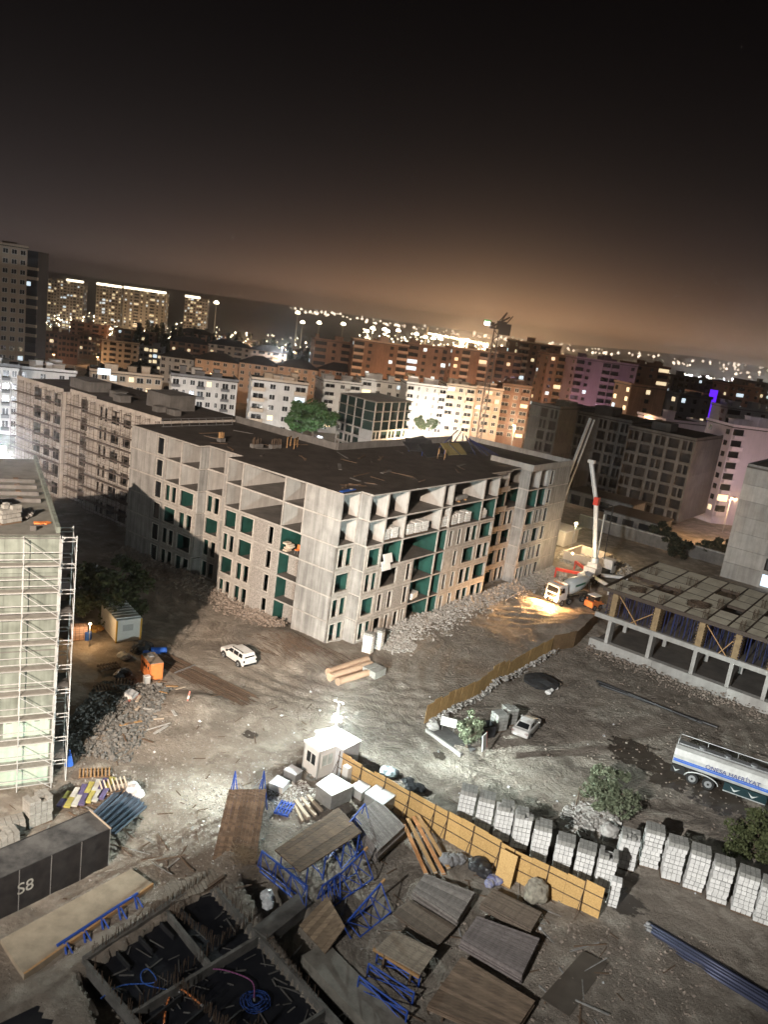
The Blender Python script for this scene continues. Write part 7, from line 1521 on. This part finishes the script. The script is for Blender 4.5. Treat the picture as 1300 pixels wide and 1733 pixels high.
b.box(-.75, .75, -.5, .5, .1, .15); b.build('tub', M['black'], bn); b = MB(); b.beam((-.85, -.55, 1.27), (.85, -.55, 1.27), .06); b.beam((-.85, .55, 1.27), (.85, .55, 1.27), .06); b.build('rim', M['rubber'], bn); stuff(bn.children[-1])
cr = blob('stone_block', 'round white boulder at the left corner of the kerbed island', 'boulder', (7.55, 69.43, 0.00), .6, M['concrete_lt'], 21, .8, 1)
gh = blob('gravel_heap', 'flat black gravel heap with white sacks at its edge', 'gravel heap', (20.14, 83.19, 0.00), 1.9, mat('black_gravel', (.03, .031, .033), .9, None, 3, .5, bump=.5, bscale=10), 22, .28, 1)
for i, p in enumerate(((20.95, 81.69, 0.00), (21.61, 82.48, 0.00), (22.13, 83.52, 0.00), (20.57, 81.00, 0.00))): blob('white_sack', ('second', 'third', 'rightmost', 'leftmost')[i]+' of the small white sacks at the black gravel heap', 'sack', p, .35, M['white'], 30+i, .6, 1)['group'] = 'white sacks at the gravel heap'
ir = thing('iron_fence_stub', 'short rusty mesh panel with post left of the bushy tree', 'fence', (19.37, 59.80, 0.00), R(20)); cube('post', M['rust'], ir, (0, 0, 1.0), (.08, .08, 2.0))
for k in range(8): cube('bar', M['rust'], ir, (.2+k*.15, .2, .6), (.03, .03, 1.1))
cube('rail', M['rust'], ir, (.75, .2, 1.1), (1.2, .04, .04))
blob('boulder', 'pale concrete boulder between the two block rows', 'boulder', (21.29, 56.38, 0.00), .7, M['concrete_lt'], 25, .9, 1)
# ------------------------------------------------------------------ things on the roof of the main block
def roof_xy(b_, a_): q = site(b_, a_); return (q[0], q[1], 18.0)
rn = random.Random(31)
for i, (bb, aa) in enumerate(((14.0, 21.5), (33.5, 9.5))):
    t = thing('timber_trestle', ('wooden table frame standing upright near the roof edge upstand', 'wooden frame at the right part of the roof')[i], 'frame', roof_xy(bb, aa), SITE_RZ+.5)
    for x in (-.9, .9):
        for y in (-.5, .5): cube('leg', M['timber'], t, (x, y, .7), (.08, .08, 1.4))
    for y in (-.5, .5): cube('rail', M['timber'], t, (0, y, 1.4), (2.0, .1, .1))
    for k in range(3): cube('stud', M['timber'], t, (-.5+k*.5, -.5, .9), (.06, .06, .9))
for i, (bb, aa, m_) in enumerate(((6.0, 27.0, 'timber'), (8.5, 22.8, 'rust'), (11.0, 21.8, 'rust'))):
    t = thing('starter_bar_cage', ('yellowish rebar cage standing on the left roof', 'rusty starter bars in the middle of the left roof', 'rusty starter bars right of the first ones')[i], 'rebar', roof_xy(bb, aa), SITE_RZ); o = rebar_clump(22, .9 if i else .4, 1.3, i+3, .03).build('bars', M[m_], t); stuff(o)
    cube('base', M['concrete_dk'], t, (0, 0, .25), (1.8 if i else .9, .7, .5))
for i in range(34):
    bb, aa = rn.uniform(3, 40), rn.uniform(.5, 17)
    if i > 24: bb, aa = rn.uniform(3, 18), rn.uniform(18, 37)
    t = thing('loose_board', 'loose dark board lying on the flat roof of the main block', 'board', roof_xy(bb, aa), rn.uniform(0, 3.1), 'loose boards on the roof'); L_ = rn.uniform(1.2, 4); cube('board', M[('timber_dk', 'concrete_dk', 'rust', 'roof')[i % 4]], t, (0, 0, .05), (L_, rn.uniform(.12, .5), .06), 0, 0, .0)
    if i % 3 == 0: cube('batten', M['timber_dk'], t, (0, .1, .11), (L_*.7, .1, .06), .3)
for i in range(7):
    p = roof_xy(36+rn.uniform(-4, 8), 13+rn.uniform(-4, 4)); t = thing('tipped_shutter', ('dark shutter panel tipped on the far right roof', 'second dark shutter panel on the far right roof', 'dark panel leaning highest at the back of the roof', 'olive panel lying at the far right roof corner', 'dark panel heap left of the tipped ones', 'dark panel in front of the tipped ones', 'dark panel nearest the parapet bay')[i], 'formwork panel', p, SITE_RZ+rn.uniform(-.6, .6)); o = cube('panel', M['black'] if i != 3 else mat('olive_panel', (.2, .17, .06), .7, None, 1, .4), t, (0, 0, .9), (4.5, 2.4, .12), 0, R(rn.uniform(12, 40))); cube('prop', M['steel_blue'], t, (1.2, .7, .4), (.08, .08, .8))
    cube('prop', M['steel_blue'], t, (-1.2, .7, .4), (.08, .08, .8))
for i in range(6):
    p = roof_xy(41+i*1.3, 13.5-i*.6); t = thing('propped_truss', 'thin dark blue truss bar propped at the far right of the roof', 'truss', p, SITE_RZ+.3*i, 'truss bars on the roof'); b = MB(); b.beam((-3, 0, .1), (2.5, 0, 3.2-i*.35), .12); b.build('chord', M['prop_blue'], t); b = MB(); b.beam((-2.4, .5, .1), (2.5, 0, 3.1-i*.35), .09); b.build('strut', M['prop_blue'], t)
q = roof_xy(4.5, 37.5); t = thing('steel_handrail', 'dark steel handrail across the left roof next to the scaffolded wing', 'handrail', q, SITE_RZ)
for k in range(9): cube('post', M['steel'], t, (k*1.6, .3*(k % 2), .55), (.06, .06, 1.1), 0, R(-20))
cube('rail', M['steel'], t, (6.4, .1, 1.1), (13, .06, .06)); cube('rail', M['steel'], t, (6.4, .1, .05), (13, .06, .06))
t = thing('blue_tarp', 'small blue sheet on the roof corner above the blank wall', 'sheet', roof_xy(1.6, -.0+.8), SITE_RZ+.1); cube('sheet', M['blue'], t, (0, 0, .06), (2.6, .5, .08)); cube('weight', M['concrete'], t, (.7, 0, .14), (.3, .3, .1))
# things on the tower roof
tl = lambda x, y: (TC[0]+math.cos(TRZ)*x-math.sin(TRZ)*y, TC[1]+math.sin(TRZ)*x+math.cos(TRZ)*y, TH)
for i, (x, y, rz) in enumerate(((-3.3, 3.0, .5), (-4.6, 5.0, .3))): block_stack(('front', 'rear')[i]+' broken block pallet on the tower roof at the left edge', tl(x, y), TRZ+rz, 4, 3, 4, .38, .4, .3, seed=110+i, jit=.08, m=M['block_top'])
t = thing('orange_forms', 'orange scrap boards lying by the parapet of the tower roof', 'boards', tl(-1.0, 2.6), TRZ)
for k in range(3): cube('board', M['orange'], t, (-.3+k*.3, 0, .08), (.5, .4, .1), .4*k)
for i in range(4):
    t = thing('long_joist', ords[i]+' from the front of the long dark joists on the tower roof', 'joist', tl(-5.2, 8.5+i*2.1), TRZ, 'joists on the tower roof'); cube('joist', M['concrete_dk'], t, (0, 0, .16), (9.0, .35, .3)); cube('packer', M['timber_dk'], t, (3, 0, .34), (.4, .5, .06))
blob('debris_heap', 'grey rubble and cable heap by the parapet of the tower roof', 'rubble', tl(-2.2, 4.6), .8, M['concrete'], 41, .5, 6)

# ------------------------------------------------------------------ rubble: uncountable
def rubble(name, label, m, n, area, r0, r1, seed, zoff=0.0, heap=0):
    rn = random.Random(seed); b = MB()
    for i in range(n):
        p = area(rn); r = rn.uniform(r0, r1)*rn.uniform(.5, 1); b.chunk((p[0], p[1], ground_z(p[0], p[1])+(p[2] if len(p) > 2 else 0)+r*.2), r, rn)
    o = stuff(b.build(name, m)); o['label'] = label; o['category'] = 'rubble'; return o
M['rub'] = mat('pale_rubble', (.40, .385, .36), .95, (.22, .21, .195), 2.5, .8, var=0)
M['rub_w'] = mat('brownish_rubble', (.30, .25, .21), .95, (.16, .135, .115), 2.5, .8, var=0)
M['rub_dk'] = mat('dark_rubble', (.11, .11, .105), .95, (.2, .2, .19), 2.0, .8, var=0)
def strip(pa, pb, w):
    def f(rn):
        t = rn.random(); d = abs(rn.gauss(0, w)); x, y = pa[0]+(pb[0]-pa[0])*t, pa[1]+(pb[1]-pa[1])*t
        nx, ny = pb[1]-pa[1], -(pb[0]-pa[0]); l = math.hypot(nx, ny); return (x+nx/l*d, y+ny/l*d, max(0, .75*(1-d/(w*1.3)))*rn.random())
    return f
def disc(c, r, k=.5): return lambda rn: (lambda a, q: (c[0]+math.cos(a)*q, c[1]+math.sin(a)*q, 0))(rn.uniform(0, 6.3), r*rn.random()**k)
S1 = site(1.0, 39); S2 = site(0, 6)
rubble('rubble', 'broken masonry along the foot of the left facade', M['rub_w'], 3600, strip(S2, S1, 1.6) if False else strip(S1, S2, 1.5), .08, .24, 1)
rubble('rubble', 'pale rubble bank along the foot of the right facade', M['rub'], 5200, strip(site(4.5, -1.9), site(56, -1.6), 1.7), .08, .24, 2)
rubble('rubble', 'grey rubble heap beside the wrapped pallets at the corner', M['rub'], 1500, disc((3.45, 88.62, 0.00), 2.6), .07, .2, 3)
rubble('rubble', 'dark broken stones beside the left tower', M['rub_dk'], 2600, lambda rn: (rn.uniform(-24.5, -17.5), rn.uniform(57, 70), 0), .06, .26, 4)
rubble('rubble', 'pale scattered stones on the floodlit ground', M['rub'], 2600, lambda rn: (rn.gauss(-9, 5.5), rn.gauss(54, 5.5), 0), .02, .10, 5)
rubble('rubble', 'scattered stones over the right hand yard', M['rub_w'], 2600, lambda rn: (rn.uniform(8, 46), rn.uniform(58, 98), 0), .02, .13, 6)
rubble('rubble', 'stones along the board fence beside the road', M['rub'], 700, strip((24, 93), (8, 70.5), .9), .06, .26, 7)
rubble('rubble', 'stones and dirt in the lower right foreground', M['rub_w'], 1800, lambda rn: (rn.uniform(3, 26), rn.uniform(33, 46), 0), .02, .12, 8)
rubble('rubble', 'broken concrete around the bushy tree', M['rub'], 420, disc((20.20, 57.89, 0.00), 2.4), .08, .3, 9)
rubble('rubble', 'stones under the formwork structure\'s front beam', M['rub_w'], 900, strip(site(29, -20), site(29, -50), 1.2), .05, .2, 10)
rubble('rubble', 'litter of white scraps beside the blue pallet', M['block'], 420, disc((-4.01, 55.90, 0.00), 1.9), .03, .14, 11)
rubble('rubble', 'rubble and plaster bits on the open floor of the third bay', M['rub'], 1, lambda rn: (0, 60, -3), .01, .02, 12) if False else None
# sticks and dry twigs at the pit corner
rn = random.Random(77); b = MB()
for i in range(420):
    p = (-5.9+rn.gauss(0, .55), 47.2+rn.gauss(0, .5)); z = ground_z(*p)+rn.uniform(0, .4); a = rn.uniform(0, 3.1); L_ = rn.uniform(.3, .9); b.tube((p[0], p[1], z), (p[0]+math.cos(a)*L_, p[1]+math.sin(a)*L_, z+rn.uniform(-.15, .25)), .012, 4, caps=False)
o = stuff(b.build('dry_twigs', mat('dry_twig', (.28, .22, .15), .9, None, 3, .5))); o['label'] = 'heap of dry twigs and wire below the leaning shutter panel'; o['category'] = 'twigs'
# matting of reed-like bars on the earth bank before the blank wall
rn = random.Random(78); b = MB()
for i in range(260):
    p = (-8.2+rn.gauss(0, 2.2), 82.2+rn.gauss(0, 1.3)); z = ground_z(*p)+.04; a = -.62+rn.gauss(0, .12); L_ = rn.uniform(1, 2.6); b.tube((p[0], p[1], z), (p[0]+math.cos(a)*L_, p[1]+math.sin(a)*L_, ground_z(p[0]+math.cos(a)*L_, p[1]+math.sin(a)*L_)+.05), .03, 4, caps=False)
o = stuff(b.build('old_rebar', M['rust'])); o['label'] = 'thin rusty bars lying on the earth bank before the blank wall'; o['category'] = 'rebar'
rn = random.Random(79)
for i in range(16):
    p = (rn.uniform(-20, -16), rn.uniform(57, 71)); t = thing('scrap_board', 'loose weathered board among the dark stones by the tower', 'board', (p[0], p[1], ground_z(*p)), rn.uniform(0, 3), 'scrap boards by the tower'); cube('board', M[('timber_dk', 'timber', 'concrete_lt', 'cream')[i % 4]], t, (0, 0, .16), (rn.uniform(.8, 2.4), rn.uniform(.1, .3), .05), 0, R(rn.uniform(-8, 8)), R(rn.uniform(-6, 6)))
# floodlight mast of the crane that lights the site from behind the camera
for cf_, lb_ in ((CRANE_FLOOD, 'nearer'), (FAR_FLOOD, 'farther')):
  t = thing('crane_flood_mast', lb_+' steel lattice mast with floodlights, standing outside the picture', 'lamp mast', (cf_[0], cf_[1], 0))
  b = MB(); n_ = int(cf_[2]/2)-1
  for sx in (-.7, .7):
    for sy in (-.7, .7): b.beam((sx, sy, -2), (sx, sy, cf_[2]-1.2), .15)
  for k in range(n_): s = 1 if k % 2 else -1; b.beam((-.7*s, -.7, k*2), (.7*s, -.7, k*2+2), .08); b.beam((-.7*s, .7, k*2), (.7*s, .7, k*2+2), .08)
  stuff(b.build('lattice', M['steel'], t)); cube('flood_head', M['steel'], t, (0, -.8, cf_[2]-.7), (2.4, .3, .8))
# fill lamp on a pole at the far left, glaring beside the tower
p = (-74.56, 150.00, 2.19)
t = thing('glare_lamp', 'blinding white floodlight at the left edge before the pale flats', 'flood lamp', (p[0], p[1], p[2]-9)); b = MB(); b.tube((0, 0, -8), (0, 0, 9), .12, 8, .08); b.build('pole', M['steel'], t); cube('flood_face', mat('glare_face', (.9, .95, 1), .5, None, 1, .1, var=0, emit=200, sampling=False), t, (0, 0, 9.2), (1.6, .3, 1.0)); point('glare_light', (0, -.4, 9.2), 55000, (.85, .92, 1), .3, t); point('glare_light', (0, .6, 8.6), 60000, (.85, .92, 1), .3, t)
# work lights by the pump: lit yard behind the main block's right end
p = (34.41, 140.00, 4.00)
t = thing('yard_lamp', 'warm work lamp over the lit yard behind the main block', 'lamp', (p[0], p[1], 0)); b = MB(); b.tube((0, 0, 0), (0, 0, 6), .06, 8); b.build('pole', M['steel'], t); cube('lamp_face', mat('yard_lamp_face', (1, .8, .5), .5, None, 1, .1, var=0, emit=30, sampling=False), t, (0, 0, 6.1), (.5, .2, .3)); point('yard_light', (0, 0, 5.6), 5200, (1, .74, .42), .2, t)
yb = thing('yard_wall', 'low tan block wall of an unfinished basement in the lit yard', 'wall', site(64, -6), SITE_RZ)
for (x0, x1, y0, y1) in ((0, 7, 0, .3), (0, .3, .3, 6), (0, 7, 6, 6.3), (7, 7.3, 0, 6.3)): b = MB(); b.box(x0, x1, y0, y1, -.2, 1.6); b.build('wall', M['cream'], yb)
rubble('rubble', 'lit rubble in the yard behind the main block', M['rub'], 900, disc(site(68, -4), 7), .08, .3, 15)
bs = thing('site_shed', 'pale blue roofed shed behind the right end of the main block', 'shed', site(72, 4), SITE_RZ); b = MB(); b.box(0, 6, 0, 8, 0, 2.8); b.build('wall', M['plaster'], bs); b = MB(); b.prism([(-.3, -.3), (6.3, -.3), (6.3, 8.3), (-.3, 8.3)], 2.8, 2.95); b.build('roof', M['plastic_sheet'], bs)
rw = thing('retaining_wall', 'low dim wall across the dark yard behind the pump', 'wall', site(92, -8), SITE_RZ); b = MB(); b.box(0, .5, -14, 18, 0, 2.4); b.build('wall', M['concrete_dk'], rw); b = MB(); b.box(-.1, .6, -14, 18, 2.4, 2.6); b.build('coping', M['concrete'], rw)
gs = [('low', site(100, 8), 12, 9, 3.0), ('longer', site(112, 22), 16, 8, 3.2)]
for n_, p, L_, d_, h_ in gs:
    t = thing('garage', n_+' flat roofed garage in the dark yard before the dim block', 'garage', p, SITE_RZ); b = MB(); b.box(0, d_, -L_, 0, 0, h_); b.build('wall', M['concrete_dk'], t); b = MB(); b.box(-.3, d_+.3, -L_-.3, .3, h_, h_+.2); b.build('roof', M['roof_dk'], t)
    for k in range(3): cube('door', M['pane'], t, (-.02, -2-k*3.6, 1.2), (.06, 2.4, 2.2))
for i, (a_, b_) in enumerate(((-12, 88), (-17, 95), (-6, 96), (-20, 102))):
    p = site(b_, a_); tree(('dark bush in the unlit yard left of the right edge building', 'second dark bush in the unlit yard', 'dark bush before the low garage', 'dark bush farthest right in the unlit yard')[i], (p[0], p[1], 0), 4.5, 3.0, 2.0, 1800, .4, M['needle'], 50+i, 2.5, 'dark_bush', 20, .3)

# wood scraps and bars strewn over the yard
rn = random.Random(91); b = MB()
for i in range(130):
    p = (rn.gauss(-6, 9), rn.gauss(58, 9)) if i % 3 else (rn.uniform(3, 22), rn.uniform(34, 60)); z = ground_z(*p)+.04; a = rn.uniform(0, 3.1); L_ = rn.uniform(.25, 1.3)
    if z < -.5: continue
    b.beam((p[0], p[1], z), (p[0]+math.cos(a)*L_, p[1]+math.sin(a)*L_, z+rn.uniform(0, .06)), rn.uniform(.03, .12), .03)
o = stuff(b.build('wood_scraps', M['timber_dk'])); o['label'] = 'short wood scraps strewn over the trodden yard'; o['category'] = 'wood scraps'
rn = random.Random(92); b = MB()
for i in range(70):
    p = (rn.gauss(-7, 8), rn.gauss(57, 8)) if i % 3 else (rn.uniform(6, 34), rn.uniform(34, 80)); z = ground_z(*p)+.05
    if z < -.5: continue
    b.chunk((p[0], p[1], z), rn.uniform(.04, .14), rn)
o = stuff(b.build('white_litter', M['plastic_sheet'])); o['label'] = 'white plastic and paper litter scattered over the yard'; o['category'] = 'litter'

# timbers, bars and offcuts strewn between the panel stacks
rn = random.Random(93); b = MB(); b2 = MB()
for i in range(120):
    p = (rn.uniform(-1, 17), rn.uniform(36, 51)) if i % 3 else (rn.uniform(-20, -10), rn.uniform(46, 52)); z = ground_z(*p)+.05; a = rn.gauss(-.65, .7); L_ = rn.uniform(.5, 2.4)
    if z < -.4: continue
    (b if i % 2 else b2).beam((p[0], p[1], z), (p[0]+math.cos(a)*L_, p[1]+math.sin(a)*L_, z+rn.uniform(0, .12)), rn.uniform(.04, .12), rn.uniform(.03, .06))
o = stuff(b.build('scrap_timber', M['timber_dk'])); o['label'] = 'dark timber offcuts strewn between the panel stacks'; o['category'] = 'timber scraps'
o = stuff(b2.build('scrap_timber', M['concrete'])); o['label'] = 'pale timber offcuts strewn between the panel stacks'; o['category'] = 'timber scraps'

t = thing('yard_lamp', 'low warm lamp on a pole among the bags under the olive tree', 'lamp', (-28.34, 76.36, 0.00)); b = MB(); b.tube((0, 0, 0), (0, 0, 2.6), .04, 6); b.build('pole', M['steel'], t); cube('lamp_face', mat('yard_lamp_face', (1, 1, 1)), t, (0, 0, 2.65), (.22, .12, .12)); point('yard_light', (0, -.25, 2.5), 480, (1, .62, .3), .1, t)

# ------------------------------------------------------------------ night haze over the town
def haze_box():
    m = bpy.data.materials.new('night_haze'); m.use_nodes = True; t = m.node_tree; t.nodes.clear()
    o = t.nodes.new('ShaderNodeOutputMaterial'); v = t.nodes.new('ShaderNodeVolumePrincipled')
    v.inputs['Color'].default_value = (.95, .93, .92, 1); v.inputs['Density'].default_value = .0002; v.inputs['Anisotropy'].default_value = .93
    t.links.new(v.outputs[0], o.inputs['Volume'])
    b = MB(); b.box(-9000, 9000, -500, 11500, -62, 130); return stuff(b.build('haze', m))
haze_box()
